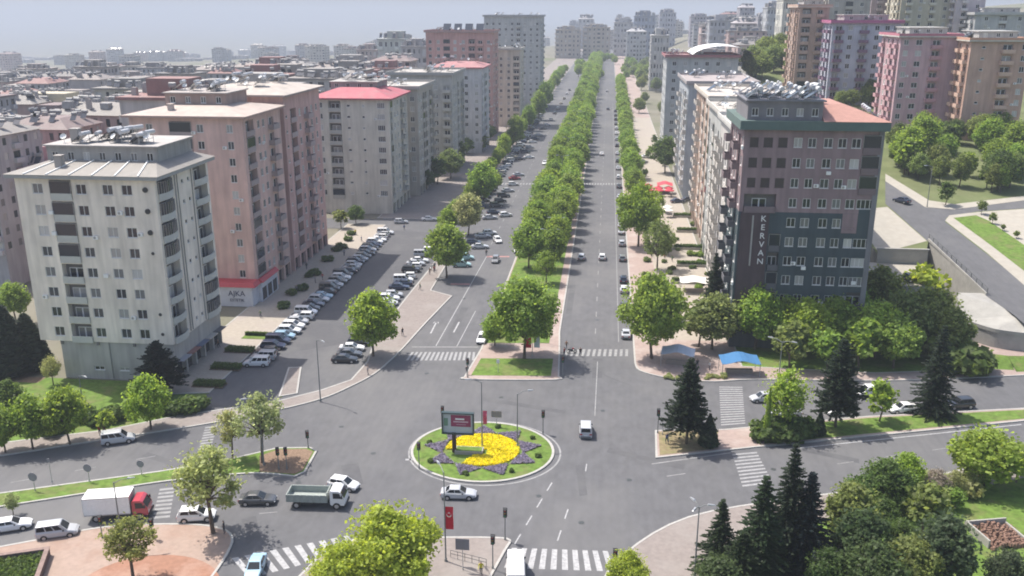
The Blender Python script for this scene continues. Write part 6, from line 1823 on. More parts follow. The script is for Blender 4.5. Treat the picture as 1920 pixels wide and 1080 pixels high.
# ================================================================== roundabout planting
rs = np.random.RandomState(3)
def flower_patch(name, poly_test, n, bounds, z, size, label, color, m=None, hgt=.25):
    C = []
    while len(C) < n:
        x = rs.uniform(bounds[0], bounds[1]); y = rs.uniform(bounds[2], bounds[3])
        if poly_test(x, y): C.append((x, y, z + rs.uniform(0, hgt)))
    C = np.array(C); nr = unit(rs.normal(size=(n, 3)) * .5 + np.array([[0, 0, 1]])); t = unit(np.cross(nr, rs.normal(size=(n, 3)))); b_ = np.cross(nr, t)
    return quads_mesh(name, C, t * size * rs.uniform(.7, 1.3, n)[:, None], b_ * size * rs.uniform(.7, 1.3, n)[:, None], m or M['leaf'])
def in_yellow(x, y):
    dx, dy = x - RB[0], y - RB[1]
    r = math.hypot(dx / 5.05, dy / 4.7)
    if r > 1: return False
    a = math.degrees(math.atan2(dy, dx))
    if -175 < a < -118 and r > .15: return False               # the open wedge at lower left
    if abs(dx + 1.2) < 1.9 and -1.6 < dy < .1: return False     # the little planter
    return True
o = tag(add('flower_sun', flower_patch('flower_sun', in_yellow, 13000, (RB[0] - 5.2, RB[0] + 5.2, RB[1] - 5, RB[1] + 5), .17, .085, '', None), color=(.60, .56, .02)), 'bright yellow flower disc in the middle of the roundabout', 'flower bed')
o['kind'] = 'stuff'
mb = MB()
pts = [p for p in ell(*RB, 5.0, 4.65, 40) if in_yellow(RB[0] + (p[0] - RB[0]) * .97, RB[1] + (p[1] - RB[1]) * .97)]
for k in range(9):
    a = 2 * PI * k / 9 + .28
    if k == 6: pass
    ca, sa = math.cos(a), math.sin(a)
    P0 = Vector((RB[0] + ca * 8.3, RB[1] + sa * 7.5)); Q = Vector((RB[0] + ca * 5.3, RB[1] + sa * 4.9)); nrm = Vector((-sa, ca))
    tri = [P0, Q + nrm * 1.85, Q - nrm * 1.85]
    def in_tri(x, y, T=tri):
        s_ = [(T[(i + 1) % 3].x - T[i].x) * (y - T[i].y) - (T[(i + 1) % 3].y - T[i].y) * (x - T[i].x) for i in range(3)]
        return all(v >= 0 for v in s_) or all(v <= 0 for v in s_)
    xs_ = [t.x for t in tri]; ys_ = [t.y for t in tri]
    where = ['right', 'upper right', 'far', 'far left', 'left', 'lower left', 'near left', 'near right', 'lower right'][k]
    root = thing('flower_ray', 'lavender grey triangular flower bed on the %s of the roundabout' % where, 'flower bed')
    mb = MB(); pp = ccw([tuple(t) for t in tri]); mb.face([(x, y, .18) for x, y in pp]); add('soil_bed', mb.mesh('soil_bed', [M['soil']]), root)
    f = add('flowers', flower_patch('flowers', in_tri, 520, (min(xs_), max(xs_), min(ys_), max(ys_)), .19, .10, '', None, hgt=.2), root, color=(.23, .205, .265)); f['kind'] = 'stuff'
for k in range(8):
    a = 2 * PI * k / 8 + .62
    tree('shrub', RB[0] + math.cos(a) * 7.9, RB[1] + math.sin(a) * 7.2, .16, .65, GD, 'little dark bush between the flower rays of the roundabout', 'little roundabout bushes', wide=.9)

# ================================================================== street furniture
def pole_me(h, r0=.1, r1=.06, m='pole'):
    mb = MB(); mb.tube((0, 0, 0), (0, 0, h), r0, r1, 8); mb.tube((0, 0, 0), (0, 0, .35), r0 * 1.8, r0 * 1.5, 8); return mb.mesh('pole', [M[m]])
def lamp_post(x, y, z, h, rz, label, arms=1, group=None):
    o = thing('street_lamp', label, 'street lamp', (x, y, z), rz, group)
    add('pole', pole_me(h), o)
    for k in range(arms):
        a = 2 * PI * k / arms
        c, s = math.cos(a), math.sin(a); L = 1.5 if arms < 3 else .9
        mb = MB(); mb.tube((0, 0, h - .15), (c * L * .5, s * L * .5, h + .22), .05, .045, 6); mb.tube((c * L * .5, s * L * .5, h + .22), (c * L, s * L, h + .3), .045, .04, 6)
        ar = add('arm', mb.mesh('arm', [M['pole']]), o)
        hd = MB(); hd.frustum([(c * L - .14 * s - .1 * c, s * L + .14 * c - .1 * s, h + .24), (c * L + .14 * s - .1 * c, s * L - .14 * c - .1 * s, h + .24), (c * (L + .75) + .08 * s, s * (L + .75) - .08 * c, h + .28), (c * (L + .75) - .08 * s, s * (L + .75) + .08 * c, h + .28)][::-1],
                              [(c * L - .10 * s, s * L + .10 * c, h + .40), (c * L + .10 * s, s * L - .10 * c, h + .40), (c * (L + .65) + .05 * s, s * (L + .65) - .05 * c, h + .36), (c * (L + .65) - .05 * s, s * (L + .65) + .05 * c, h + .36)][::-1], 0, True, True)
        add('lamp_head', hd.mesh('lamp_head', [M['metal']]), ar)
    return o
def lpx(bx, by, ty, deg, label, arms=1, z=.13, hill=False):
    p = GT(bx, by) if hill else G(bx, by, z)
    return lamp_post(p.x, p.y, p.z, max(3, GY(bx, ty, p.y).z - p.z), RAD(deg), label, arms), p
lpx(601, 752, 638, -40, 'tall street lamp on the curved pavement by the parking strip')
lpx(904, 838, 716, 180, 'tall pole with pink flag standing behind the billboard', 1)
lpx(970, 838, 738, 20, 'shorter bare lamp pole on the right of the flower disc', 1)
lpx(1302, 1082, 950, 0, 'dark three armed lamp post beside the near park conifers', 3)
lpx(1455, 765, 640, 150, 'white headed street lamp in front of the grove', 2)
lpx(495, 872, 750, 200, 'street lamp at the tip of the side street median', 1)
lpx(230, 1022, 905, 20, 'street lamp in front of the box truck', 1)
lpx(160, 786, 705, -30, 'street lamp on the verge below the cream tower', 1)
lpx(1738, 388, 312, 200, 'pale lamp post on the uphill pavement corner', 1, hill=True)
for i, (bx, by, ty) in enumerate(((1005, 640, 545), (1030, 505, 432), (1042, 470, 410))):
    lpx(bx, by, ty, 0, 'twin armed median street lamp, %s from the junction' % ORD[i], 2)
for i, y in enumerate((300, 345, 390, 440, 500, 560)):
    lamp_post(-14.5, y, .16, 11.5, 0, 'twin armed lamp sunk in the far median canopy', 2, 'far median lamps')

def traffic_light(x, y, z, h, rz, label, group=None):
    o = thing('traffic_light', label, 'traffic light', (x, y, z), rz, group)
    add('pole', pole_me(h - .9, .07, .06), o)
    mb = MB(); mb.box(-.19, -.16, h - 1.05, .19, .14, h, 0); mb.box(-.24, .14, h - 1.1, .24, .17, h + .05, 0)
    hs = add('signal_head', mb.mesh('signal_head', [M['plastic']]), o)
    for k, c in enumerate(((.30, .02, .02), (.30, .17, .02), (.02, .20, .08))):
        mb = MB(); mb.tube((0, -.165, h - .2 - .32 * k), (0, -.18, h - .2 - .32 * k), .11, n=10); add('lens', mb.mesh('lens', [M['objflat']]), hs, color=c)
        mb = MB(); mb.box(-.13, -.30, h - .08 - .32 * k, .13, -.16, h - .06 - .32 * k); add('visor', mb.mesh('visor', [M['plastic']]), hs)
    return o
def tlx(bx, by, ty, deg, label, z=.13):
    p = G(bx, by, z); traffic_light(p.x, p.y, p.z, max(2.6, GY(bx, ty, p.y).z - p.z), RAD(deg), label)
for a in ((1018, 812, 770, 0, 'traffic light at the right rim of the roundabout'), (1233, 812, 767, 0, 'traffic light on the nose of the right hand street median'), (947, 1012, 954, 0, 'traffic light at the tip of the pale corner pavement below the roundabout'),
          (924, 1066, 1004, 0, 'larger traffic light beside the minibus'), (786, 878, 830, 0, 'traffic light on the left rim of the roundabout'), (1152, 1082, 1030, 0, 'traffic light above the bottom centre tree'), (830, 800, 762, 0, 'signal head peeping over the left corner of the billboard'),
          (877, 708, 672, 0, 'traffic light at the left corner of the median tip'), (523, 880, 840, 30, 'left one of two dark signal heads on the bark bed'), (538, 880, 840, 30, 'right one of two dark signal heads on the bark bed'), (578, 840, 818, 30, 'traffic light at the corner of the bark bed'),
          (192, 1008, 968, 20, 'signal pole at the kerb beside the box truck'), (287, 1010, 980, 20, 'short signal pole at the plaza edge behind the box truck'), (1055, 705, 668, 0, 'traffic light at the right corner of the median tip')):
    tlx(*a)

def sign_post(x, y, z, h, rz, label, w=.8, hh=.8, round_=False, color=(.25, .25, .27)):
    o = thing('road_sign', label, 'road sign', (x, y, z), rz)
    add('pole', pole_me(h, .045, .04, 'metal'), o)
    mb = MB()
    if round_: mb.tube((0, -.05, h - w / 2), (0, -.08, h - w / 2), w / 2, n=16)
    else: mb.box(-w / 2, -.08, h - hh, w / 2, -.05, h)
    add('sign_plate', mb.mesh('sign_plate', [M['objflat']]), o, color=color)
for (bx, by, ty, w, hh, rd, lab) in ((66, 920, 888, 1.2, 0, True, 'round sign leftmost on the side street median'), (168, 903, 872, 1.1, 0, True, 'round sign second along the side street median'), (266, 890, 865, 1.0, 0, True, 'dark round sign nearest the truck on the side street median'),
                                     (98, 905, 862, .35, .5, False, 'thin post with small plate between the two left round signs'), (868, 1068, 1012, 1.5, 1.35, False, 'grey back of a square sign on the pale corner pavement'), (931, 800, 772, 1.5, 1.0, False, 'grey sign back at the far rim of the roundabout'),
                                     (1253, 828, 800, .5, .6, False, 'small white plate on the dry grass nose'), (934, 698, 675, .5, .7, False, 'little white box post on the median tip lawn'), (1242, 815, 795, .4, .6, False, 'small pale post beside the dry grass nose')):
    p = G(bx, by, .14); sign_post(p.x, p.y, .14, max(.9, GY(bx, ty, p.y).z), 0, lab, w, hh or w, rd, (.6, .6, .6) if 'white' in lab or 'pale post' in lab else (.22, .21, .23))

# billboard on the roundabout
p = G(852, 848, .16); Yb = p.y
bl = GY(829, 812, Yb); br = GY(889, 812, Yb); tl = GY(829, 772, Yb)
bo = thing('billboard', 'dark framed billboard with red and white poster on the roundabout', 'billboard', (p.x, p.y, .16))
w0, w1, h0, h1 = bl.x - p.x, br.x - p.x, bl.z - .16, tl.z - .16
mb = MB(); mb.box(-.28, -.15, 0, .28, .15, h0 + .2); add('post', mb.mesh('post', [mat('billboard_post', (.05, .02, .02), .5)]), bo)
fb = MB(); t = .16
ro_ = [(w0, h0), (w1, h0), (w1, h1), (w0, h1)]; ri_ = [(w0 + t, h0 + t), (w1 - t, h0 + t), (w1 - t, h1 - t), (w0 + t, h1 - t)]
for k in range(4):
    j = (k + 1) % 4
    for (A_, B_, C_, D_) in (((ro_[k], -.3), (ro_[j], -.3), (ri_[j], -.3), (ri_[k], -.3)), ((ro_[j], .3), (ro_[k], .3), (ri_[k], .3), (ri_[j], .3)), ((ro_[k], .3), (ro_[j], .3), (ro_[j], -.3), (ro_[k], -.3)), ((ri_[k], -.3), (ri_[j], -.3), (ri_[j], .3), (ri_[k], .3))):
        fb.quad(*[(q[0][0], q[1], q[0][1]) for q in (A_, B_, C_, D_)])
box_part(bo, 'backing', w0 + t, .05, h0 + t, w1 - t, .25, h1 - t, M['metal_dark'])
add('frame', fb.mesh('frame', [mat('billboard_frame', (.025, .045, .045), .4)]), bo)
po = box_part(bo, 'poster', w0 + t, -.02, h0 + t, w1 - t, .04, h1 - t, M['objflat'], (.42, .45, .45))
wx_, hx = w1 - w0, h1 - h0
box_part(po, 'poster_panel', w0 + wx_ * .28, -.03, h0 + hx * .34, w1 - wx_ * .10, -.021, h1 - hx * .12, M['objflat'], (.26, .04, .09))
box_part(po, 'poster_stripe', w0 + wx_ * .42, -.036, h0 + hx * .66, w0 + wx_ * .70, -.031, h0 + hx * .73, M['white'])
box_part(po, 'poster_stripe', w0 + wx_ * .36, -.036, h0 + hx * .54, w0 + wx_ * .82, -.031, h0 + hx * .60, M['objflat'], (.5, .36, .40))
box_part(po, 'poster_stripe', w0 + wx_ * .45, -.036, h0 + hx * .43, w0 + wx_ * .75, -.031, h0 + hx * .46, M['objflat'], (.4, .26, .30))
box_part(po, 'poster_figure', w0 + wx_ * .06, -.03, h0 + hx * .36, w0 + wx_ * .19, -.021, h0 + hx * .72, M['objflat'], (.14, .24, .16))
# low stone planter beside it
p = G(880, 848, .16); pl = thing('stone_planter', 'low grey green stone planter beside the billboard post', 'planter', (p.x, p.y, .16))
mb = MB(); mb.box(-1.9, -.8, 0, 1.9, .8, .5, 0); add('planter_wall', mb.mesh('planter_wall', [M['concrete']]), pl)
mb = MB(); mb.box(-1.75, -.65, .5, 1.75, .65, .53); add('planter_soil', mb.mesh('planter_soil', [M['grass']]), pl)

# flags and banners
def banner(x, y, z0, w, h, color, label, crescent=True, rz=0):
    o = thing('banner' if not crescent else 'flag', label, 'flag', (x, y, z0), rz)
    mb = MB(); n = 10
    f = lambda t: .07 * math.sin(t * 7) + .03 * math.sin(t * 15 + 1)
    for s, off in ((1, 0), (-1, .012)):
        for i in range(n):
            for j in range(4):
                a0, a1 = j / 4, (j + 1) / 4; t0, t1 = i / n, (i + 1) / n
                q = [(a0 * w, f(t0) * (.4 + a0) + off, t0 * h), (a1 * w, f(t0) * (.4 + a1) + off, t0 * h), (a1 * w, f(t1) * (.4 + a1) + off, t1 * h), (a0 * w, f(t1) * (.4 + a0) + off, t1 * h)]
                mb.quad(*(q if s > 0 else q[::-1]))
    add('cloth', mb.mesh('cloth', [M['cloth']]), o, color=color)
    if crescent:
        mb = MB(); R1, R2, d = w * .30, w * .245, w * .085; cx, cz = w * .5, h * .66; N_ = 24
        yy = lambda x, z_: f(z_ / h) * (.4 + x / w) - .03
        outer = [(cx + R1 * math.cos(a), cz + R1 * math.sin(a)) for a in [PI / 2 + .42 + (2 * PI - .84) * k / N_ for k in range(N_ + 1)]]
        inner = [(cx + R2 * math.cos(a), cz + d + R2 * math.sin(a)) for a in [PI / 2 + .52 + (2 * PI - 1.04) * k / N_ for k in range(N_ + 1)]]
        for k in range(N_):
            q = [outer[k], outer[k + 1], inner[k + 1], inner[k]]
            mb.quad(*[(x_, yy(x_, z_), z_) for x_, z_ in q])
        add('crescent', mb.mesh('crescent', [M['white']]), o)
        mb = MB(); sx, sz, r = cx, cz + R1 * .98, w * .13
        st = [(sx + (r if k % 2 == 0 else r * .4) * math.sin(2 * PI * k / 10), sz + (r if k % 2 == 0 else r * .4) * math.cos(2 * PI * k / 10)) for k in range(10)]
        mb.face([(x_, yy(x_, z_) - .005, z_) for x_, z_ in st][::-1]); add('star', mb.mesh('star', [M['white']]), o)
    return o
RED = (.52, .018, .035)
lo, p = lpx(836, 1052, 885, 120, 'tall lamp pole carrying the red flag below the roundabout')
q0 = GY(833, 992, p.y); q1 = GY(833, 950, p.y)
banner(q0.x + .12, p.y, q0.z, .9, q1.z - q0.z, RED, 'red flag with white crescent and star on the near lamp pole')
p = G(904, 838, .16); q0 = GY(899, 795, p.y); q1 = GY(899, 770, p.y)
banner(p.x + .15, p.y, q0.z, .55, q1.z - q0.z, (.55, .08, .14), 'small pinkish red flag on the pole behind the billboard', False)
p = G(998, 668, .16)
bp_ = thing('banner_pole', 'grey banner pole between the red and the white banner', 'pole', (p.x, p.y, .16)); add('pole', pole_me(5.2, .07, .05, 'metal'), bp_)
mb = MB(); mb.tube((-1.4, 0, 4.9), (1.5, 0, 4.9), .03, n=5); add('crossbar', mb.mesh('crossbar', [M['metal']]), bp_)
banner(p.x - 1.3, p.y - .02, 1.7, 1.1, 3.2, RED, 'red banner with crescent hanging at the median tip')
banner(p.x + .3, p.y - .02, 1.8, 1.0, 3.1, (.55, .58, .57), 'white banner hanging at the median tip', False)

# ---- awnings and stalls by the right corner
def awning(cx, cy, w, d, h, color, label, rz=0, z=.13, rise=.5, cloth=None):
    o = thing('awning', label, 'awning', (cx, cy, z), rz)
    mb = MB(); n = 8
    for i in range(n):
        t0, t1 = i / n, (i + 1) / n
        zf = lambda t: h + rise * math.sin(PI * t) - .12 * math.sin(PI * t * 3)
        for off, fl in ((0, False), (-.03, True)):
            q = [(-w / 2 + w * t0, -d / 2, zf(t0) - .25 + off), (-w / 2 + w * t1, -d / 2, zf(t1) - .25 + off), (-w / 2 + w * t1, d / 2, zf(t1) + .15 + off), (-w / 2 + w * t0, d / 2, zf(t0) + .15 + off)]
            mb.quad(*(q[::-1] if fl else q))
    add('canopy', mb.mesh('canopy', [M['cloth']]), o, color=color)
    for sx in (-1, 1):
        for sy in (-1, 1):
            mb = MB(); mb.tube((sx * w * .48, sy * d * .46, 0), (sx * w * .48, sy * d * .46, h - .1), .05, n=6); add('leg', mb.mesh('leg', [M['metal']]), o)
    mb = MB(); mb.box(-w * .35, -.4, 0, w * .35, .4, .8); add('counter', mb.mesh('counter', [M['objflat']]), o, color=(.25, .2, .17))
    return o
p = G(1385, 700, .13); awning(p.x, p.y, 6.4, 3.4, 2.5, (.04, .14, .29), 'sagging blue awning over a stall at the street corner', .08)
p = G(1270, 683, .13); awning(p.x, p.y, 5.6, 3.0, 2.4, (.46, .50, .58), 'pale white and blue awning beside the corner tree', -.15)
p = G(1246, 362, .13); awning(p.x, p.y, 5, 4, 3.0, (.42, .05, .07), 'red canopy on the right forecourt', 0)
p = G(1300, 358, .13); awning(p.x, p.y, 4.5, 4, 3.0, (.55, .16, .2), 'pinkish red canopy close to the white fronted block', 0)
p = G(1300, 548, .13); awning(p.x, p.y, 6, 3.5, 2.8, (.60, .58, .54), 'white flat canopy at the foot of the slim conifer', 0, rise=.2)
# parasols on the right forecourt
def parasol(x, y, col, label, group):
    o = thing('parasol', label, 'parasol', (x, y, .14), 0, group)
    mb = MB(); mb.tube((0, 0, 0), (0, 0, 2.5), .03, n=6); mb.tube((0, 0, 0), (0, 0, .1), .3, .25, 8); add('pole', mb.mesh('pole', [M['metal']]), o)
    mb = MB(); n = 8; R_ = [(1.6 * math.cos(2 * PI * k / n), 1.6 * math.sin(2 * PI * k / n)) for k in range(n)]
    for k in range(n):
        a, b_ = R_[k], R_[(k + 1) % n]
        mb.face([(a[0], a[1], 2.1), (b_[0], b_[1], 2.1), (0, 0, 2.75)]); mb.face([(b_[0], b_[1], 2.08), (a[0], a[1], 2.08), (0, 0, 2.72)])
        mb.quad((a[0], a[1], 1.9), (b_[0], b_[1], 1.9), (b_[0], b_[1], 2.1), (a[0], a[1], 2.1))
    add('canopy', mb.mesh('canopy', [M['cloth']]), o, color=col)
for i in range(7):
    parasol(14.2 + (i % 3) * 3.3, 293 + (i // 3) * 4.2, (.42, .04, .06), 'red parasol in the cafe cluster on the right forecourt', 'red cafe parasols')
for i in range(5):
    parasol(15.0 + (i % 2) * 3.6, 262 + (i // 2) * 4.6, (.60, .57, .52), 'white parasol on the right forecourt nearer than the red ones', 'white cafe parasols')
for i in range(12):
    x, y = TR.uniform(13, 22), TR.uniform(180, 420)
    tree('small', x, y, .14, TR.uniform(3, 5.2), jit(TR.choice((GD, GR, OL))), 'small garden tree on the right forecourts', 'small forecourt trees')
# forecourt planters
for i, (a, b_, c, d_) in enumerate(((1262, 395, 1325, 408), (1268, 425, 1330, 436), (1262, 455, 1335, 468), (1268, 490, 1335, 500), (1258, 520, 1330, 532))):
    p0 = G(a, d_, .13); p1 = G(c, d_, .13)
    o = thing('planter', 'yellowish stone planter with hedge, %s row from the red canopies' % ORD[i], 'planter', (p0.x, p0.y, .13))
    L = p1.x - p0.x
    mb = MB(); mb.box(0, 0, 0, L, 2.6, .6); add('planter_wall', mb.mesh('planter_wall', [M['beige']]), o)
    nn = 1400; C = np.stack([rs.uniform(.2, L - .2, nn), rs.uniform(.2, 1.2, nn), rs.uniform(.6, 1.3, nn)], 1); A = unit(rs.normal(size=(nn, 3))) * .13; B_ = unit(np.cross(A, rs.normal(size=(nn, 3)))) * .09
    f = add('hedge_foliage', quads_mesh('hedge_foliage', C, A, B_, M['leaf']), o, color=jit(GD)); f['kind'] = 'stuff'

# ---- brick box with rubble in the near park, planter wall bottom left
p = G(1868, 1005, .17)
o = thing('rubble_pit', 'square low white walled pit full of brown rubble on the near lawn', 'pit', (p.x, p.y, .17), .25)
mb = MB(); mb.box(-2.6, -2.2, 0, -2.4, 2.2, 1.0); mb.box(-2.4, 2.0, 0, 2.6, 2.2, .9); mb.box(2.4, -2.2, 0, 2.6, 2.0, .5)
add('low_wall', mb.mesh('low_wall', [M['concrete']]), o)
mb = MB(); Rr = random.Random(8)
for i in range(420):
    x, y = Rr.uniform(-2.3, 2.9), Rr.uniform(-2.6, 1.9); s = Rr.uniform(.1, .32); h = .1 + .55 * max(0, 1 - abs(x) / 3) * Rr.random()
    c, sn = math.cos(i), math.sin(i)
    mb.frustum([(x + s * c, y + s * sn, h - .2), (x - s * sn, y + s * c, h - .2), (x - s * c, y - s * sn, h - .2), (x + s * sn, y - s * c, h - .2)], [(x + .7 * s * c, y + .7 * s * sn, h + s), (x - .7 * s * sn, y + .7 * s * c, h + .6 * s), (x - .7 * s * c, y - .7 * s * sn, h + s * .9), (x + .7 * s * sn, y - .7 * s * c, h + .5 * s)])
f = add('rubble', mb.mesh('rubble', [mat('rubble', (.20, .125, .095), .95, .35, 3.0, spec=.1)]), o); f['kind'] = 'stuff'
p = G(95, 1040, .13)
o = thing('planter_wall', 'dark brown low planter wall at the left bottom corner', 'wall', (p.x, p.y, .13), RAD(22))
mb = MB(); mb.box(-9, -.35, 0, 0, 0, .95); mb.box(-.35, -8, 0, 0, -.35, .95); add('wall_face', mb.mesh('wall_face', [mat('brown_stone', (.13, .085, .075), .85, .2, 2.0)]), o)
mb = MB(); mb.box(-9, -.42, .95, .07, .07, 1.05); mb.box(-.42, -8, .95, .07, -.42, 1.05); add('coping', mb.mesh('coping', [mat('brown_coping', (.20, .14, .12), .85, .2, 2.0)]), o)
nn = 5200; C = np.stack([rs.uniform(-8.5, -.5, nn), rs.uniform(-7, -.5, nn), rs.uniform(.1, .85, nn)], 1); A = unit(rs.normal(size=(nn, 3))) * .16; B_ = unit(np.cross(A, rs.normal(size=(nn, 3)))) * .11
f = add('hedge_foliage', quads_mesh('hedge_foliage', C, A, B_, M['leaf']), o, color=GD); f['kind'] = 'stuff'
# guard rails at the near corner
o = thing('pedestrian_rail', 'low grey pedestrian rail at the near corner pavement', 'railing')
a, b_, c_ = G(845, 1045, .13), G(912, 1062, .13), G(955, 1025, .13)
mb = MB(); 
for (u, v) in ((a, b_),):
    for k in range(6):
        q = u.lerp(v, k / 5); mb.tube(q, q + Vector((0, 0, .9)), .03, n=5)
    for hh in (.5, .9): mb.tube(u + Vector((0, 0, hh)), v + Vector((0, 0, hh)), .03, n=5)
add('rail', mb.mesh('rail', [M['metal_dark']]), o)
for i in range(18):
    q = G(1300 + TR.uniform(-60, 90), 712 + TR.uniform(-4, 4), .13)
    o = tree('shrub', q.x, q.y + 1.0, .13, TR.uniform(.5, .9), jit(GP), 'low flower tuft along the corner kerb before the stalls', 'corner kerb flower tufts')

# ================================================================== people
def person_mesh(stride=.18, arm=.12, bend=0.0, seed=0):
    me = bpy.data.meshes.new('figure')
    J = {'pel': (0, 0, .95), 'belly': (0, bend * .1, 1.1), 'chest': (0, bend * .2, 1.32), 'neck': (0, bend * .26, 1.48), 'head': (0, bend * .28 + .02, 1.60), 'crown': (0, bend * .28 + .02, 1.70),
         'hl': (-.10, 0, .90), 'kl': (-.11, stride * .6 + .03, .50), 'al': (-.11, stride * .3 - .08, .09), 'tl': (-.12, stride * .3 + .09, .03),
         'hr': (.10, 0, .90), 'kr': (.11, -stride * .4 + .03, .50), 'ar': (.11, -stride - .08, .12), 'tr': (.12, -stride + .08, .03),
         'sl': (-.19, bend * .2, 1.40), 'el': (-.25, -arm + bend * .2, 1.13), 'wl': (-.24, -arm + .12 + bend * .2, .90), 'fl': (-.235, -arm + .17 + bend * .2, .80),
         'sr': (.19, bend * .2, 1.40), 'er': (.25, arm * .6 + bend * .2, 1.13), 'wr': (.24, arm + .15 + bend * .2, .92), 'fr': (.235, arm + .2 + bend * .2, .82)}
    rad = {'pel': .15, 'belly': .135, 'chest': .165, 'neck': .058, 'head': .095, 'crown': .075, 'hl': .095, 'kl': .062, 'al': .042, 'tl': .035, 'hr': .095, 'kr': .062, 'ar': .042, 'tr': .035,
           'sl': .07, 'el': .046, 'wl': .034, 'fl': .03, 'sr': .07, 'er': .046, 'wr': .034, 'fr': .03}
    names = list(J); ix = {n: i for i, n in enumerate(names)}
    E_ = [('pel', 'belly'), ('belly', 'chest'), ('chest', 'neck'), ('neck', 'head'), ('head', 'crown'), ('pel', 'hl'), ('hl', 'kl'), ('kl', 'al'), ('al', 'tl'), ('pel', 'hr'), ('hr', 'kr'), ('kr', 'ar'), ('ar', 'tr'), ('chest', 'sl'), ('sl', 'el'), ('el', 'wl'), ('wl', 'fl'), ('chest', 'sr'), ('sr', 'er'), ('er', 'wr'), ('wr', 'fr')]
    me.from_pydata([J[n] for n in names], [(ix[a], ix[b]) for a, b in E_], [])
    ob = bpy.data.objects.new('figure', me); COL.objects.link(ob)
    sm = ob.modifiers.new('skin', 'SKIN'); ob.modifiers.new('sub', 'SUBSURF').levels = 1
    lay = me.skin_vertices[0].data if me.skin_vertices else None
    if lay is None:
        return None
    for n in names:
        lay[ix[n]].radius = (rad[n], rad[n] * (.72 if n in ('chest', 'belly', 'pel') else 1))
        lay[ix[n]].use_root = (n == 'pel')
    dg = bpy.context.evaluated_depsgraph_get()
    out = bpy.data.meshes.new_from_object(ob.evaluated_get(dg))
    bpy.data.objects.remove(ob)
    out.name = 'figure'
    out.materials.clear()
    for m in ('cloth', 'trouser', 'skin', 'hair'): out.materials.append(M[m])
    for pol in out.polygons:
        c = pol.center
        if c.z > 1.64 or (c.z > 1.53 and c.y < bend * .28 - .02): k = 3
        elif c.z > 1.45: k = 2
        elif c.z < .93 and abs(c.x) < .2: k = 1
        elif abs(c.x) > .2 and c.z < .93: k = 2
        else: k = 0
        pol.material_index = k; pol.use_smooth = True
    return out
def make_people():
    me0 = bpy.data.meshes.new('skin_probe'); me0.from_pydata([(0, 0, 0), (0, 0, 1)], [(0, 1)], [])
    figs = []
    for st, ar, be in ((.20, .14, 0), (.05, .05, 0), (.26, .18, .1)):
        f = person_mesh(st, ar, be)
        if f: figs.append(f)
    return figs
FIG = make_people()
PCOL = {'dark': (.03, .03, .035), 'red': (.30, .03, .03), 'white': (.55, .55, .55), 'blue': (.06, .10, .22), 'brown': (.14, .08, .05), 'yellow': (.5, .45, .03), 'grey': (.2, .2, .21), 'green': (.08, .14, .07)}
def person(px_, py_, col, deg, label, z=.13, k=0):
    if not FIG: return
    p = G(px_, py_, z)
    o = add('person', FIG[k % len(FIG)], None, (p.x, p.y, z), RAD(deg), color=PCOL[col]); tag(o, label, 'person')
for i, a in enumerate([(755, 630, 'dark', 40, 'person in dark clothes walking on the pavement in the tree shade'), (690, 703, 'grey', 120, 'person in grey on the pavement corner by the black car', .13), (812, 472, 'dark', 90, 'person in dark standing by the white parked cars', 0),
        (806, 515, 'brown', 0, 'person in brown on the pavement beside the navy parked car', .13), (912, 480, 'dark', 180, 'person in dark crossing the left carriageway near the parked cars', 0), (758, 432, 'blue', 20, 'person in blue crossing the shop parking aisle', 0),
        (876, 703, 'dark', 0, 'person in dark waiting at the left corner of the median tip'), (1058, 668, 'red', 60, 'person in dark red at the right corner of the median tip'), (1062, 655, 'brown', -40, 'person in brown stepping off the median refuge', .0),
        (1088, 668, 'dark', 200, 'person in dark on the right carriageway crossing', 0), (188, 816, 'red', 80, 'person in red beneath the little globe tree'), (196, 815, 'brown', 260, 'person in brown beside the one in red'), (1307, 690, 'dark', 0, 'person in dark standing between the two awnings'),
        (1330, 694, 'white', 90, 'person in white near the blue awning'), (902, 1078, 'yellow', 180, 'person in a yellow vest at the bottom corner'), (410, 652, 'brown', 90, 'person in brown on the shaded shop pavement'), (1225, 420, 'dark', 90, 'person in dark on the right forecourt'),
        (1234, 372, 'grey', 0, 'person in grey near the red canopy'), (1258, 372, 'dark', 40, 'person in dark under the red canopy'), (835, 402, 'dark', 0, 'person in dark on the side street pavement'), (575, 505, 'dark', 0, 'person in dark before the pink block shops'), (1250, 832, 'blue', 30, 'person in blue at the dry grass nose'),
        (421, 1000, 'dark', 100, 'person in dark at the plaza edge right of the spring tree')]):
    person(*a[:5], z=a[5] if len(a) > 5 else .13, k=i)
if FIG:
    for i in range(30):
        if i < 16: x, y, w_ = TR.uniform(9.5, 22), TR.uniform(170, 330), 'strolling on the right forecourts'
        elif i < 24: x, y, w_ = TR.uniform(-69, -62.5), TR.uniform(150, 235), 'walking past the shops under the pink blocks'
        else: x, y, w_ = TR.uniform(-40, -37.5), TR.uniform(155, 200), 'on the pavement beside the parked cars'
        c = TR.choice(list(PCOL))
        o = add('person', FIG[i % len(FIG)], None, (x, y, .14), TR.uniform(0, 6.28), color=PCOL[c]); tag(o, 'person with %s top %s' % (c, w_), 'person', 'pedestrians ' + w_)
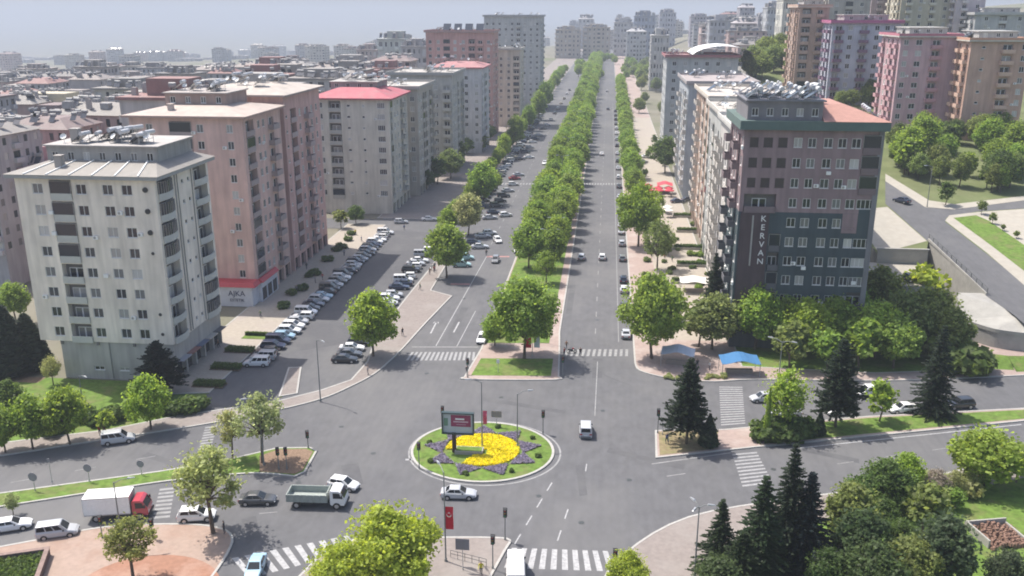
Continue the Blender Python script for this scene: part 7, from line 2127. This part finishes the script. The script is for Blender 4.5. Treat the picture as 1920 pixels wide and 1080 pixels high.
# motorcycle with rider at the median tip crossing
p = G(1072, 662)
mo = thing('motorcycle', 'dark motorcycle at the crossing by the median tip', 'motorcycle', (p.x, p.y, 0), RAD(10))
w = MB()
for k in range(16):
    a0, a1 = 2 * PI * k / 16, 2 * PI * (k + 1) / 16
    w.tube((math.cos(a0) * .28, 0, math.sin(a0) * .28), (math.cos(a1) * .28, 0, math.sin(a1) * .28), .055, n=5, cap=False)
wm = w.mesh('wheel', [M['tyre']])
for x in (-.62, .62): add('wheel', wm, mo, (x, 0, .33))
mb = MB(); mb.tube((-.62, 0, .33), (-.1, 0, .5), .05, n=5); mb.tube((.62, 0, .33), (.4, 0, .95), .04, n=5); mb.tube((-.5, 0, .65), (.4, 0, .85), .06, n=5); mb.box(-.2, -.14, .32, .25, .14, .62); add('body', mb.mesh('body', [M['plastic']]), mo)
mb = MB(); mb.box(-.7, -.13, .70, .02, .13, .80); add('seat', mb.mesh('seat', [M['plastic']]), mo)
mb = MB(); mb.frustum([(.02, -.13, .72), (.42, -.12, .78), (.42, .12, .78), (.02, .13, .72)], [(.08, -.08, .95), (.36, -.08, .97), (.36, .08, .97), (.08, .08, .95)]); add('fuel_tank', mb.mesh('fuel_tank', [M['objflat']]), mo, color=(.25, .02, .02))
mb = MB(); mb.tube((.38, -.35, 1.0), (.38, .35, 1.0), .02, n=5); add('handlebar', mb.mesh('handlebar', [M['metal']]), mo)

# ================================================================== haze
mb = MB(); mb.box(-15000, -900, -165, 15000, 21000, 125)
mh = bpy.data.materials.new('haze_air'); mh.use_nodes = True
nt = mh.node_tree; nt.nodes.clear()
pv = nt.nodes.new('ShaderNodeVolumePrincipled'); ou = nt.nodes.new('ShaderNodeOutputMaterial')
pv.inputs['Density'].default_value = HAZE
pv.inputs['Color'].default_value = (.46, .505, .59, 1)
pv.inputs['Anisotropy'].default_value = .1
nt.links.new(pv.outputs[0], ou.inputs['Volume'])
try: mh.cycles.homogeneous_volume = True
except Exception: pass
hz = struct('haze', mb.mesh('haze', [mh]), 'pale blue summer haze over the city', 'stuff')
